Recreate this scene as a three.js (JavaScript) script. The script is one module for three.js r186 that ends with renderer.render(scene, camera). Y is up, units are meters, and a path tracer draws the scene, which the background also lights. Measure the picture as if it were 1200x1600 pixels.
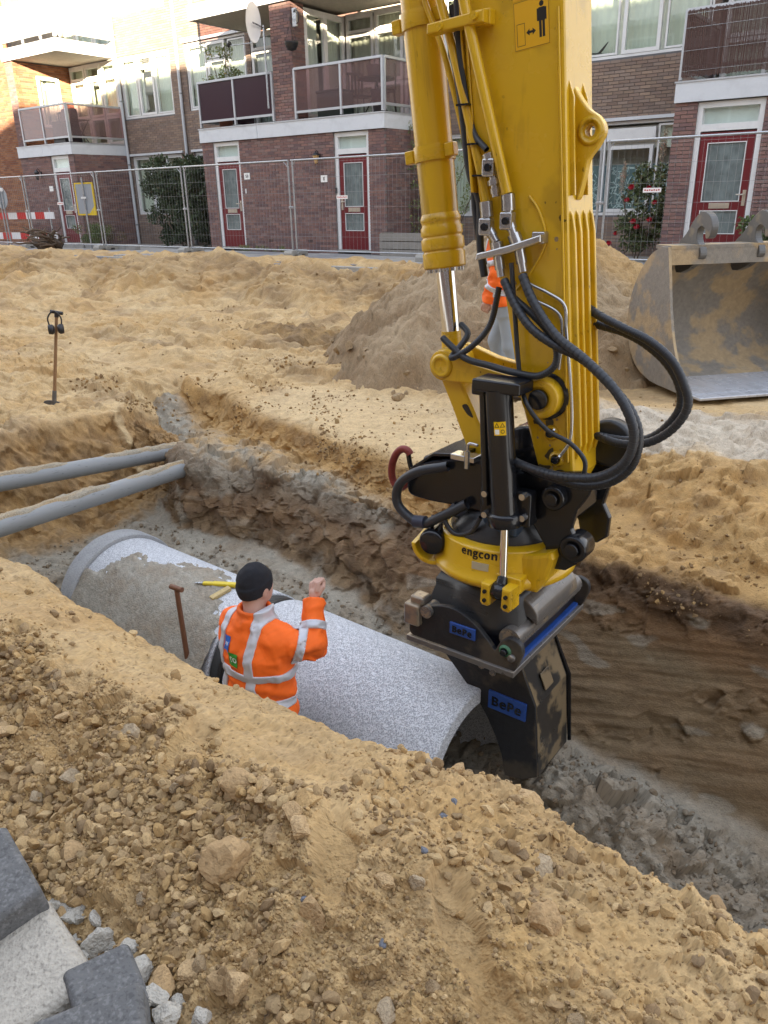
import * as THREE from 'three';
import { mergeGeometries, mergeVertices, toCreasedNormals } from 'three/addons/utils/BufferGeometryUtils.js';
import { RoundedBoxGeometry } from 'three/addons/geometries/RoundedBoxGeometry.js';
import { FontLoader } from 'three/addons/loaders/FontLoader.js';
import { TextGeometry } from 'three/addons/geometries/TextGeometry.js';

// ---------------------------------------------------------------- camera, sky, sun, exposure
const scene = new THREE.Scene();
const DEG = Math.PI / 180;
const camera = new THREE.PerspectiveCamera(66.95, 768 / 1024, 0.05, 400);
camera.position.set(0, 1.3, 0);
camera.rotation.set(-22 * DEG, 0, -1.15 * DEG, 'YXZ');

const renderer = new THREE.WebGLRenderer({ antialias: true });
renderer.toneMapping = THREE.LinearToneMapping;
renderer.toneMappingExposure = 8.1;
renderer.shadowMap.enabled = true;

{ // clear late-afternoon sky: pale at the horizon, blue overhead
  const W = 256, H = 128, d = new Float32Array(W * H * 4);
  for (let j = 0; j < H; j++) {
    const el = (j + 0.5) / H * Math.PI - Math.PI / 2, e = Math.max(0, Math.sin(el)), k = Math.pow(e, 0.55);
    for (let i = 0; i < W; i++) {
      const o = (j * W + i) * 4;
      d[o] = 0.98 * (1 - k) + 0.59 * k; d[o + 1] = 0.94 * (1 - k) + 0.67 * k; d[o + 2] = 0.88 * (1 - k) + 0.83 * k; d[o + 3] = 1;
    }
  }
  const sky = new THREE.DataTexture(d, W, H, THREE.RGBAFormat, THREE.FloatType);
  sky.mapping = THREE.EquirectangularReflectionMapping; sky.magFilter = THREE.LinearFilter; sky.needsUpdate = true;
  scene.background = sky; scene.environment = sky; scene.backgroundIntensity = scene.environmentIntensity = 0.3;
}
const sun = new THREE.DirectionalLight(new THREE.Color(1, 0.82, 0.58), 5);
{ const el = 9.5 * DEG, h = Math.cos(el); sun.position.set(0.139 * h * 60, Math.sin(el) * 60, 0.99 * h * 60 ); }
sun.castShadow = true; sun.shadow.camera.left = -40; sun.shadow.camera.right = 40; sun.shadow.camera.top = 40; sun.shadow.camera.bottom = -40; sun.shadow.camera.far = 160;
sun.name = 'sun'; scene.add(sun);

// ---------------------------------------------------------------- helpers
function mulberry(seed) { return () => { seed = (seed + 0x6d2b79f5) | 0; let t = Math.imul(seed ^ (seed >>> 15), 1 | seed); t = (t + Math.imul(t ^ (t >>> 7), 61 | t)) ^ t; return ((t ^ (t >>> 14)) >>> 0) / 4294967296; }; }
const rnd = mulberry(77);
const R = (a, b) => a + (b - a) * rnd();
const clamp = (x, a = 0, b = 1) => x < a ? a : x > b ? b : x;
const smooth = (a, b, x) => { const t = clamp((x - a) / (b - a)); return t * t * (3 - 2 * t); };
const mix = (a, b, t) => a + (b - a) * t;
const PERM = new Uint8Array(512); { const p = [...Array(256).keys()], r = mulberry(5); for (let i = 255; i > 0; i--) { const j = (r() * (i + 1)) | 0; [p[i], p[j]] = [p[j], p[i]]; } for (let i = 0; i < 512; i++) PERM[i] = p[i & 255]; }
const GX = [1, -1, 1, -1, 1, -1, 1, -1, 0, 0, 0, 0, 1, -1, 0, 0], GY = [1, 1, -1, -1, 0, 0, 0, 0, 1, -1, 1, -1, 1, 1, -1, -1], GZ = [0, 0, 0, 0, 1, 1, -1, -1, 1, 1, -1, -1, 0, 0, 1, -1];
function noise(x, y = 0, z = 0) {
  const X = Math.floor(x), Y = Math.floor(y), Z = Math.floor(z); x -= X; y -= Y; z -= Z;
  const u = x * x * x * (x * (x * 6 - 15) + 10), v = y * y * y * (y * (y * 6 - 15) + 10), w = z * z * z * (z * (z * 6 - 15) + 10);
  const a = PERM[X & 255] + (Y & 255), b = PERM[(X + 1) & 255] + (Y & 255), z0 = Z & 255, z1 = (Z + 1) & 255;
  const A0 = PERM[a & 255], A1 = PERM[(a + 1) & 255], B0 = PERM[b & 255], B1 = PERM[(b + 1) & 255];
  const g = (h, dx, dy, dz) => { h &= 15; return GX[h] * dx + GY[h] * dy + GZ[h] * dz; };
  const n00 = g(PERM[A0 + z0], x, y, z), n10 = g(PERM[B0 + z0], x - 1, y, z), n01 = g(PERM[A1 + z0], x, y - 1, z), n11 = g(PERM[B1 + z0], x - 1, y - 1, z);
  const m00 = g(PERM[A0 + z1], x, y, z - 1), m10 = g(PERM[B0 + z1], x - 1, y, z - 1), m01 = g(PERM[A1 + z1], x, y - 1, z - 1), m11 = g(PERM[B1 + z1], x - 1, y - 1, z - 1);
  return mix(mix(mix(n00, n10, u), mix(n01, n11, u), v), mix(mix(m00, m10, u), mix(m01, m11, u), v), w);
}
function fbm(x, y, z, o = 4) { let s = 0, a = 1, n = 0; for (let i = 0; i < o; i++) { s += a * noise(x, y, z); n += a; a *= 0.5; x = x * 2.03 + 7.1; y = y * 2.03 + 3.7; z = z * 2.03 + 1.9; } return s / n; }
const hash2 = (i, j, k) => PERM[(PERM[(PERM[i & 255] + j) & 255] + k) & 255] / 255;
// rounded crumbs: height of half-buried lumps, one to a cell
function crumbs(x, y, seed = 0, fill = 0.8) {
  const X = Math.floor(x), Y = Math.floor(y); let h = 0;
  for (let i = -1; i <= 1; i++) for (let j = -1; j <= 1; j++) {
    if (hash2(X + i, Y + j, seed + 3) > fill) continue;
    const cx = X + i + 0.15 + 0.7 * hash2(X + i, Y + j, seed), cy = Y + j + 0.15 + 0.7 * hash2(X + i, Y + j, seed + 1), r = 0.22 + 0.4 * hash2(X + i, Y + j, seed + 2) ** 2;
    const d2 = (x - cx) ** 2 + (y - cy) ** 2; if (d2 < r * r) h = Math.max(h, Math.sqrt(r * r - d2));
  }
  return h;
}
// lumps with creases between them
function billow(x, y, z, o = 3) { let s = 0, a = 1, n = 0; const wx = 0.6 * noise(x * 0.7 + 9, y * 0.7, z), wy = 0.6 * noise(x * 0.7, y * 0.7 + 5, z + 3); x += wx; y += wy; for (let i = 0; i < o; i++) { s += a * (1 - Math.min(1, Math.abs(noise(x, y, z)) * 2.6)); n += a; a *= 0.52; x = x * 2.1 + 5.3; y = y * 2.1 + 1.7; z += 3.1; } return 1 - s / n; }
// broken-earth facets: tilted flat chunks, one to a cell
function facets(x, y, z) {
  x += 0.25 * noise(x * 1.7, y * 1.7, z); y += 0.25 * noise(x, y * 1.7 + 4, z * 1.7); const X = Math.floor(x), Y = Math.floor(y), Z = Math.floor(z); let best = 9, v = 0;
  for (let i = -1; i <= 1; i++) for (let j = -1; j <= 1; j++) for (let k = -1; k <= 1; k++) {
    const h = PERM[(PERM[(PERM[(X + i) & 255] + Y + j) & 255] + Z + k) & 255], dx = X + i + PERM[h + 1] / 255 - x, dy = Y + j + PERM[h + 71] / 255 - y, dz = Z + k + PERM[h + 151] / 255 - z, d = dx * dx + dy * dy + dz * dz;
    if (d < best) { best = d; v = (h / 255 - 0.5) - (PERM[h + 33] / 255 - 0.5) * 1.5 * dx - (PERM[h + 93] / 255 - 0.5) * 1.5 * dy - (PERM[h + 181] / 255 - 0.5) * 1.5 * dz; }
  }
  return v;
}
const V = (x, y, z) => new THREE.Vector3(x, y, z);
const names = new Map();
function numbered(n) { const k = names.get(n) ?? 0; names.set(n, k + 1); return k ? `${n}_${String(k).padStart(3, '0')}` : n; }
function tag(o, label, category, group, kind) { if (label) o.userData.label = label; if (category) o.userData.category = category; if (group) o.userData.group = group; if (kind) o.userData.kind = kind; return o; }
function thing(name, label, category, pos = [0, 0, 0], turn = 0, group) { const o = new THREE.Group(); o.name = numbered(name); o.position.set(...pos); o.rotation.y = turn; scene.add(o); return tag(o, label, category, group); }
function add(name, geo, mat, parent = scene) { const m = new THREE.Mesh(geo, mat); m.name = parent === scene ? numbered(name) : name; m.castShadow = m.receiveShadow = true; parent.add(m); return m; }
function struct(name, geo, mat) { const m = add(name, geo, mat); m.userData.kind = 'structure'; return m; }
// uv in metres from the dominant axis of each face
function metreUV(g, s = 1) {
  if (g.index) g = g.toNonIndexed();
  const p = g.attributes.position, n = p.count, uv = new Float32Array(n * 2), a = V(), b = V(), c = V();
  for (let i = 0; i < n; i += 3) {
    a.fromBufferAttribute(p, i); b.fromBufferAttribute(p, i + 1); c.fromBufferAttribute(p, i + 2);
    const nx = Math.abs((b.y - a.y) * (c.z - a.z) - (b.z - a.z) * (c.y - a.y)), ny = Math.abs((b.z - a.z) * (c.x - a.x) - (b.x - a.x) * (c.z - a.z)), nz = Math.abs((b.x - a.x) * (c.y - a.y) - (b.y - a.y) * (c.x - a.x));
    for (let k = 0; k < 3; k++) { const x = p.getX(i + k), y = p.getY(i + k), z = p.getZ(i + k); const q = nx > ny && nx > nz ? [z, y] : ny > nz ? [x, z] : [x, y]; uv[(i + k) * 2] = q[0] * s; uv[(i + k) * 2 + 1] = q[1] * s; }
  }
  g.setAttribute('uv', new THREE.BufferAttribute(uv, 2)); return g;
}
function clean(g) { g = g.index ? g.toNonIndexed() : g; for (const k of Object.keys(g.attributes)) if (!['position', 'normal', 'uv'].includes(k)) g.deleteAttribute(k); return g; }
const merge = (list) => { const l = list.filter(Boolean).map(clean); return l.length === 1 ? l[0] : mergeGeometries(l, false); };
function box(w, h, d, x = 0, y = 0, z = 0, r = 0) { const g = r ? new RoundedBoxGeometry(w, h, d, 1, r) : new THREE.BoxGeometry(w, h, d); g.translate(x, y, z); return metreUV(g); }
const span = (x0, x1, y0, y1, z0, z1, r = 0) => box(x1 - x0, y1 - y0, z1 - z0, (x0 + x1) / 2, (y0 + y1) / 2, (z0 + z1) / 2, r);
const UP = V(0, 1, 0);
function rod(p, q, r, r2 = r, seg = 14, capped = true) { p = V(...p); q = V(...q); const d = q.clone().sub(p), L = d.length(); const g = new THREE.CylinderGeometry(r2, r, L, seg, 1, !capped); g.translate(0, L / 2, 0); g.applyQuaternion(new THREE.Quaternion().setFromUnitVectors(UP, d.normalize())); g.translate(p.x, p.y, p.z); return clean(g); }
function tube(pts, r, seg = 40, rad = 8) { const c = new THREE.CatmullRomCurve3(pts.map((p) => V(...p)), false, 'centripetal'); return clean(new THREE.TubeGeometry(c, seg, r, rad, false)); }
// a profile (list of [x, y]) pushed to thickness t along z, centred on z, with a small bevel
function plate(pts, t, z = 0, bevel = 0.006, holes = []) {
  const s = new THREE.Shape(pts.map((p) => new THREE.Vector2(...p)));
  for (const [hx, hy, hr] of holes) { const h = new THREE.Path(); h.absarc(hx, hy, hr, 0, Math.PI * 2, true); s.holes.push(h); }
  const b = Math.min(bevel, t / 3), g = new THREE.ExtrudeGeometry(s, { depth: t - 2 * b, bevelEnabled: b > 0, bevelThickness: b, bevelSize: b, bevelOffset: -b, bevelSegments: 2, curveSegments: 20 });
  g.translate(0, 0, z - t / 2 + b); return metreUV(g);
}
// closed smooth outline through control points
function outline(pts, n = 64) { return new THREE.CatmullRomCurve3(pts.map((p) => V(p[0], p[1], 0)), true, 'centripetal').getPoints(n).slice(0, -1).map((p) => [p.x, p.y]); }
function turned(prof, seg = 32) { return clean(new THREE.LatheGeometry(prof.map((p) => new THREE.Vector2(...p)), seg)); }
const rot = (g, ax, a) => { g[`rotate${ax}`](a); return g; };
const move = (g, x, y, z) => { g.translate(x, y, z); return g; };
// textures: computed noise, used as albedo variation (around 1) and as relief
function dataTex(n, fn, rep = 1, srgb = false) {
  const d = new Uint8Array(n * n * 4);
  for (let j = 0; j < n; j++) for (let i = 0; i < n; i++) { const c = fn(i / n, j / n), o = (j * n + i) * 4; if (Array.isArray(c)) { d[o] = clamp(c[0]) * 255; d[o + 1] = clamp(c[1]) * 255; d[o + 2] = clamp(c[2]) * 255; } else d[o] = d[o + 1] = d[o + 2] = clamp(c) * 255; d[o + 3] = 255; }
  const t = new THREE.DataTexture(d, n, n); t.wrapS = t.wrapT = THREE.RepeatWrapping; t.magFilter = THREE.LinearFilter; t.minFilter = THREE.LinearMipmapLinearFilter; t.repeat.set(rep, rep); if (srgb) t.colorSpace = THREE.SRGBColorSpace; t.needsUpdate = true; return t;
}
// tileable fbm on a torus
function tfbm(u, v, f, o = 4, z = 0) { let s = 0, a = 1, n = 0; for (let k = 0; k < o; k++) { const p = f * 2 ** k; const x = u * p, y = v * p; const wx = (q) => ((q % p) + p) % p; const X = Math.floor(x), Y = Math.floor(y), fx = x - X, fy = y - Y, sx = fx * fx * (3 - 2 * fx), sy = fy * fy * (3 - 2 * fy); const h = (i, j) => hash2(wx(i), wx(j), 11 + k * 7 + z); s += a * mix(mix(h(X, Y), h(X + 1, Y), sx), mix(h(X, Y + 1), h(X + 1, Y + 1), sx), sy); n += a; a *= 0.55; } return s / n; }
const grainTex = dataTex(512, (u, v) => { const a = tfbm(u, v, 64, 3), b = tfbm(u, v, 8, 3, 3); const c = 0.8 + 0.34 * (a - 0.5) + 0.18 * (b - 0.5) - (a < 0.27 ? 0.13 : 0); return [c, c * 0.99, c * 0.975]; }, 2.2);
const grainBump = dataTex(512, (u, v) => 0.6 * tfbm(u, v, 64, 3) + 0.4 * tfbm(u, v, 16, 3, 5), 2.2);
const dirtTex = dataTex(512, (u, v) => { const a = tfbm(u, v, 5, 6), s = tfbm(u, v, 48, 3, 2); const c = 0.93 - 0.2 * smooth(0.56, 0.75, a) - 0.25 * smooth(0.74, 0.8, s); return [c, c * 0.985, c * 0.95]; }, 1);
const wearTex = dataTex(512, (u, v) => { const a = tfbm(u, v, 4, 6, 4), s = tfbm(u, v, 60, 2, 8); const k = smooth(0.5, 0.62, a); const c = 0.62 - 0.12 * s; return [mix(c, 1.0, k), mix(c, 0.86, k), mix(c, 0.66, k)]; }, 1);
const faintTex = dataTex(256, (u, v) => { const c = 0.97 - 0.08 * smooth(0.5, 0.75, tfbm(u, v, 5, 6, 13)) - 0.05 * tfbm(u, v, 40, 2, 4); return [c, c, c * 0.985]; }, 0.7);
const roughTex = dataTex(256, (u, v) => 0.55 + 0.5 * (tfbm(u, v, 6, 5, 9) - 0.4), 1);
const mat = (r, g, b, rough = 0.7, metal = 0, o = {}) => { const M = o.transmission !== undefined || o.clearcoat || o.sheen ? THREE.MeshPhysicalMaterial : THREE.MeshStandardMaterial; return new M({ color: new THREE.Color().setRGB(r, g, b), roughness: rough, metalness: metal, ...o }); };
// ---------------------------------------------------------------- ground: plan axes along the trench (a: away to the left, b: across, away from the camera)
const TU = V(-0.772, 0, -0.636), TN = V(0.636, 0, -0.772);
const plan = (a, b, y) => V(a * TU.x + b * TN.x, y, a * TU.z + b * TN.z);
const toPlan = (x, z) => [x * TU.x + z * TU.z, x * TN.x + z * TN.z];
const fenceB = (a) => 13.29 - (a - 9.66) * 0.0593;
// control points of the cross-section at some stations along the trench
const far = (a, dug) => { const f = fenceB(a); return [[7.2, dug], [9.2, dug + 0.03], [f - 3.0, dug + 0.05], [f - 2.05, 0.1 + (a > 10 ? 0.08 : 0)], [f - 1.35, 0.1], [f - 0.2, 0.05]]; };
const KEYS = [
  [-3, [[-4, -0.2], [0.1, -0.2], [0.55, -0.18], [1, -0.16], [1.5, -0.32], [1.75, -0.85], [2, -1.6], [2.3, -2.2], [3, -2.3], [3.6, -2.25], [4.1, -2.1], [4.3, -1.5], [4.42, -0.95], [4.9, -0.75], [5.7, -0.45]], -0.42],
  [0.1, [[-4, -0.2], [0.1, -0.2], [0.55, -0.18], [1, -0.12], [1.5, -0.28], [1.75, -0.85], [2, -1.6], [2.3, -2.2], [3, -2.3], [3.6, -2.3], [4.08, -2.2], [4.28, -1.5], [4.42, -0.95], [4.9, -0.75], [5.7, -0.45]], -0.42],
  [0.45, [[-4, -0.2], [0.1, -0.2], [0.55, -0.16], [1, -0.07], [1.46, -0.2], [1.75, -0.85], [2, -1.6], [2.3, -2.2], [3, -2.25], [3.55, -2.24], [4.05, -2.18], [4.26, -1.5], [4.42, -0.95], [4.9, -0.75], [5.7, -0.45]], -0.43],
  [0.8, [[-4, -0.2], [0.1, -0.2], [0.55, -0.14], [0.98, 0.02], [1.5, -0.17], [1.75, -0.85], [2, -1.6], [2.3, -2.2], [3, -2.2], [3.5, -2.1], [4.0, -2.14], [4.24, -1.5], [4.41, -0.95], [4.9, -0.75], [5.7, -0.45]], -0.44],
  [1.3, [[-4, -0.2], [0.1, -0.2], [0.55, -0.13], [1, -0.02], [1.46, -0.25], [1.75, -0.85], [2, -1.6], [2.3, -2.25], [3, -2.15], [3.5, -1.9], [3.95, -2.08], [4.2, -1.5], [4.4, -0.95], [4.88, -0.77], [5.66, -0.45]], -0.45],
  [1.8, [[-4, -0.2], [0.1, -0.2], [0.55, -0.14], [1, -0.03], [1.46, -0.29], [1.75, -0.85], [2, -1.6], [2.25, -2.28], [3, -2.3], [3.55, -1.84], [3.9, -1.98], [4.16, -1.5], [4.33, -0.95], [4.85, -0.78], [5.6, -0.46]], -0.46],
  [2.3, [[-4, -0.2], [0.1, -0.2], [0.55, -0.15], [1, -0.05], [1.45, -0.3], [1.75, -0.85], [2, -1.6], [2.2, -2.28], [3, -2.32], [3.62, -1.95], [3.85, -1.88], [4.12, -1.4], [4.3, -0.95], [4.75, -0.8], [5.5, -0.47]], -0.48],
  [2.95, [[-4, -0.2], [0.1, -0.2], [0.55, -0.15], [1, -0.07], [1.46, -0.31], [1.75, -0.85], [1.98, -1.6], [2.1, -2.28], [3, -2.3], [3.6, -1.85], [3.78, -1.68], [4.08, -1.25], [4.3, -0.95], [4.42, -0.9], [4.62, -0.58]], -0.53],
  [3.5, [[-4, -0.2], [0.1, -0.2], [0.55, -0.15], [1, -0.08], [1.48, -0.31], [1.75, -0.85], [1.98, -1.6], [2.12, -2.2], [3, -2.25], [3.62, -1.62], [3.88, -1.52], [4.12, -1.2], [4.36, -0.94], [4.44, -0.9], [4.58, -0.6]], -0.56],
  [4.75, [[-4, -0.2], [0.1, -0.2], [0.55, -0.15], [1, -0.1], [1.55, -0.32], [1.75, -0.8], [1.95, -1.4], [2.2, -1.78], [3, -2], [3.6, -1.52], [4.02, -1.46], [4.12, -1.18], [4.3, -0.93], [4.7, -0.85], [4.82, -0.6]], -0.58],
  [5.6, [[-4, -0.2], [0.1, -0.2], [0.55, -0.15], [1, -0.12], [1.7, -0.36], [1.85, -0.8], [2, -1.3], [2.25, -1.55], [3, -1.7], [3.5, -1.52], [3.82, -1.46], [3.92, -1.15], [4.08, -0.9], [4.82, -0.88], [4.94, -0.58]], -0.58],
  [6.2, [[-4, -0.2], [0.1, -0.2], [0.55, -0.15], [1, -0.15], [1.8, -0.4], [1.95, -0.8], [2.1, -1.25], [2.35, -1.5], [3, -1.55], [3.6, -1.58], [4.1, -1.5], [4.22, -1.2], [4.34, -0.93], [5.06, -0.92], [5.16, -0.57]], -0.58],
  [6.5, [[-4, -0.2], [0.1, -0.2], [0.55, -0.2], [1, -0.2], [1.9, -0.42], [2, -0.75], [2.2, -1.1], [2.45, -1.4], [3, -1.45], [3.66, -1.5], [4.3, -1.4], [4.42, -1.1], [4.56, -0.92], [5.14, -0.95], [5.24, -0.57]], -0.58],
  [6.95, [[-4, -0.3], [0.1, -0.3], [0.55, -0.35], [1, -0.4], [1.9, -0.52], [2, -0.56], [2.2, -0.6], [2.45, -0.61], [3, -0.62], [3.66, -0.62], [4.3, -0.64], [4.5, -0.72], [4.65, -0.84], [5.2, -0.92], [5.3, -0.57]], -0.58],
  [7.4, [[-4, -0.5], [0.1, -0.5], [0.55, -0.52], [1, -0.54], [1.9, -0.57], [2, -0.58], [2.2, -0.6], [2.45, -0.6], [3, -0.6], [3.66, -0.6], [4.3, -0.6], [4.6, -0.6], [4.9, -0.6], [5.2, -0.6], [5.4, -0.57]], -0.57],
  [9, [[-4, -0.55], [0.1, -0.55], [0.55, -0.55], [1, -0.55], [1.9, -0.57], [2, -0.58], [2.2, -0.58], [2.45, -0.58], [3, -0.58], [3.66, -0.58], [4.3, -0.58], [4.6, -0.58], [4.9, -0.58], [5.2, -0.58], [5.4, -0.57]], -0.55],
  [32, [[-4, -0.5], [0.1, -0.5], [0.55, -0.5], [1, -0.5], [1.9, -0.5], [2, -0.5], [2.2, -0.5], [2.45, -0.5], [3, -0.5], [3.66, -0.5], [4.3, -0.5], [4.6, -0.5], [4.9, -0.5], [5.2, -0.5], [5.4, -0.5]], -0.48],
];
for (const k of KEYS) k[3] = k[1].concat(far(k[0], k[2]));
function section(a) {
  let i = 0; while (i < KEYS.length - 2 && KEYS[i + 1][0] < a) i++;
  const t = clamp((a - KEYS[i][0]) / (KEYS[i + 1][0] - KEYS[i][0])), p = KEYS[i][3], q = KEYS[i + 1][3];
  return p.map((c, k) => [mix(c[0], q[k][0], t), mix(c[1], q[k][1], t)]);
}
const steps = (list) => { const o = []; let x = list[0][0]; for (let i = 0; i < list.length - 1; i++) { const [x0, s] = list[i], x1 = list[i + 1][0], n = Math.round((x1 - x0) / s); for (let k = 0; k < n; k++) o.push(x0 + (x1 - x0) * k / n); } o.push(list[list.length - 1][0]); return o; };
// soil colours (base colours, linear)
const SAND = [0.42, 0.268, 0.108], PALE = [0.56, 0.42, 0.235], DARK = [0.095, 0.058, 0.032], GREY = [0.3, 0.27, 0.212], OCHRE = [0.47, 0.27, 0.09], LOAM = [0.225, 0.148, 0.078], OLIVE = [0.155, 0.118, 0.068], RUST = [0.185, 0.1, 0.044];
const cmix = (c, d, t) => [mix(c[0], d[0], t), mix(c[1], d[1], t), mix(c[2], d[2], t)];
function sheet(as, segs, k0, disp, color, win = 4) {
  // segs: subdivisions of each control span from k0 on
  const ts = []; segs.forEach((n, i) => { for (let k = 0; k < n; k++) ts.push(k0 + i + k / n); }); ts.push(k0 + segs.length);
  const nA = as.length, nT = ts.length, P = new Float32Array(nA * nT * 3), base = new Float32Array(nA * nT * 3), N = new Float32Array(nA * nT * 3), UVa = new Float32Array(nA * nT * 2), idx = new Uint32Array((nA - 1) * (nT - 1) * 6), plans = new Float32Array(nA * nT * 3);
  for (let i = 0; i < nA; i++) {
    const s = section(as[i]); let run = 0, pb, py;
    const raw = ts.map((t) => { const k = Math.min(s.length - 2, Math.floor(t)), f = t - k; return [mix(s[k][0], s[k + 1][0], f), mix(s[k][1], s[k + 1][1], f)]; });
    for (let j = 0; j < nT; j++) {
      let b = 0, y = 0, w = 0; const wn = Math.min(win, j, nT - 1 - j); for (let d = -wn; d <= wn; d++) { const q = raw[j + d], e = wn + 1 - Math.abs(d); b += q[0] * e; y += q[1] * e; w += e; }
      if (j === 0 || j === nT - 1) { b = raw[j][0]; y = raw[j][1]; w = 1; } b /= w; y /= w;
      const o = (i * nT + j) * 3, v = plan(as[i], b, y); base[o] = v.x; base[o + 1] = v.y; base[o + 2] = v.z; plans[o] = as[i]; plans[o + 1] = b; plans[o + 2] = y;
      if (j) run += Math.hypot(b - pb, y - py); pb = b; py = y; UVa[(i * nT + j) * 2] = as[i] + 0.9 * (y + 0.6) * smooth(6.1, 6.5, as[i]); UVa[(i * nT + j) * 2 + 1] = b + 0.95 * y * (1 - 0.6 * smooth(6.1, 6.5, as[i]));
    }
  }
  let n = 0; for (let i = 0; i < nA - 1; i++) for (let j = 0; j < nT - 1; j++) { const p = i * nT + j, q = p + nT; idx[n++] = p; idx[n++] = p + 1; idx[n++] = q; idx[n++] = q; idx[n++] = p + 1; idx[n++] = q + 1; }
  const g = new THREE.BufferGeometry(); g.setAttribute('position', new THREE.BufferAttribute(base, 3)); g.setIndex(new THREE.BufferAttribute(idx, 1)); g.computeVertexNormals();
  const nn = g.attributes.normal.array; let flip = 0; for (let i = 1; i < nn.length; i += 3) flip += nn[i]; const sg = flip < 0 ? -1 : 1;
  if (sg < 0) for (let i = 0; i < idx.length; i += 3) { const t = idx[i]; idx[i] = idx[i + 1]; idx[i + 1] = t; }
  const C = new Float32Array(nA * nT * 3);
  for (let i = 0; i < nA; i++) for (let j = 0; j < nT; j++) {
    const o = (i * nT + j) * 3, a = plans[o], b = plans[o + 1], y = plans[o + 2], edge = j === 0 || j === nT - 1 ? 0 : 1, slope = Math.abs(nn[o + 1]);
    const h = disp(a, b, y, 0, ts[j], slope) * edge; for (let c = 0; c < 3; c++) P[o + c] = base[o + c] + sg * nn[o + c] * h;
    const col = color(a, b, y + h * slope, ts[j], slope, h); C[o] = col[0]; C[o + 1] = col[1]; C[o + 2] = col[2];
  }
  g.setAttribute('position', new THREE.BufferAttribute(P, 3)); g.setAttribute('uv', new THREE.BufferAttribute(UVa, 2)); g.setAttribute('color', new THREE.BufferAttribute(C, 3)); g.setIndex(new THREE.BufferAttribute(idx, 1)); g.computeVertexNormals();
  g.userData = { nA, nT, as, ts, plans }; return g;
}
const soilMat = new THREE.MeshStandardMaterial({ color: new THREE.Color(1.22, 1.22, 1.22), vertexColors: true, roughness: 0.97, map: grainTex, bumpMap: grainBump, bumpScale: 0.011 });
// footprints and tyre-smooth patches on the near bank: [a, b, half-length, half-width, turn, depth]
const PRINTS = [[0.92, 0.93, 0.15, 0.05, 0.9, 0.035], [0.62, 0.97, 0.13, 0.05, 0.7, 0.035], [1.32, 1.17, 0.15, 0.055, 0.4, 0.02], [1.75, 1.2, 0.2, 0.09, 0.1, 0.02], [2.1, 1.0, 0.14, 0.06, 0.5, 0.02], [2.5, 1.12, 0.15, 0.06, -0.3, 0.02], [1.5, 0.98, 0.13, 0.05, 1.2, 0.025], [0.42, 0.86, 0.12, 0.05, 0.4, 0.03], [2.9, 1.2, 0.18, 0.08, 0.2, 0.018]];
const printAt = (a, b) => { let m = 0, d = 0; for (const [pa, pb, l, w, t, dp] of PRINTS) { const x = (a - pa) * Math.cos(t) + (b - pb) * Math.sin(t), y = -(a - pa) * Math.sin(t) + (b - pb) * Math.cos(t), k = 1 - smooth(0.7, 1.2, Math.hypot(x / l, y / w) + 0.25 * noise(a * 11, b * 11)); if (k > m) { m = k; d = dp; } } return [m, d]; };
// how loose and lumpy the near bank is (1: clods, 0: trodden sand)
const loose = (a, b) => { const n = fbm(a * 1.6 + 3, b * 1.6, 2, 3); let k = smooth(1.08, 0.86, b + 0.25 * n); if (a < 1.15) k = Math.max(k, 0.6 * smooth(1.2, 0.95, a)); k = Math.max(k, 0.8 * smooth(3.2, 3.6, a + n) * smooth(1.0, 1.2, b)); return clamp(k + 0.25 * n); };
const bankGeo = sheet(steps([[-3, 0.1], [-0.4, 0.0075], [2.2, 0.012], [4.3, 0.03], [7.4, 0.2], [32]].map((p) => p.length === 1 ? [p[0], 1] : p)), [10, 46, 62, 78, 14, 10], 0,
  (a, b, y, run, t, slope) => {
    const k = loose(a, b), [pm, pd] = printAt(a, b), fade = smooth(5.2, 4.8, t);
    let h = 0.05 * fbm(a * 2.2, b * 2.2, 1, 3) + 0.03 * fbm(a * 7, b * 7, 5, 3) * (0.4 + k);
    const cl = billow(a * 9, b * 9, 2, 3), c2 = crumbs(a * 38, b * 38 + 0.5 * noise(a * 50, b * 50, 3), 9, 0.8), c3 = crumbs(a * 75, b * 75, 19, 0.75);
    h += (1 - pm) * (k * (0.02 * (cl - 0.5) + 0.03 * facets(a * 12, b * 12, 2) + 0.014 * facets(a * 27, b * 27, 6) + c2 * 0.012) + (0.35 + 0.65 * k) * c3 * 0.007) + 0.005 * noise(a * 55, b * 55, 7);
    h += (1 - k) * (1 - pm) * (0.03 * (billow(a * 4.5 + 4, b * 7, 3, 3) - 0.55) + 0.007 * facets(a * 26, b * 26, 9) + c2 * 0.006 * smooth(0, 0.25, fbm(a * 4, b * 4, 9, 2)));
    h -= pm * pd; const rim = printAt(a + 0.01, b + 0.01)[0]; h += 0.012 * rim * (1 - rim) * 4;
    return h * fade;
  },
  (a, b, y, t, slope, h) => {
    const n1 = fbm(a * 1.3 + 9, b * 1.3, 4, 4), n2 = fbm(a * 7, b * 7, 8, 3), n3 = noise(a * 45, b * 45, 2), k = loose(a, b);
    let c = cmix(SAND, PALE, clamp(0.25 + 0.55 * n1 + 0.35 * n2 + (1 - k) * 0.1));
    c = cmix(c, LOAM, clamp(0.1 + 0.75 * fbm(a * 2.4, b * 3.1, 12, 4) + 0.35 * n2) * 0.75); c = cmix(c, OCHRE, clamp(0.9 * noise(a * 1.7 + 5, b * 1.7, 6)) * 0.5);
    const f = 1 + 0.16 * n3 + 0.12 * noise(a * 110, b * 110); return [c[0] * f, c[1] * f, c[2] * f];
  });
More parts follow.
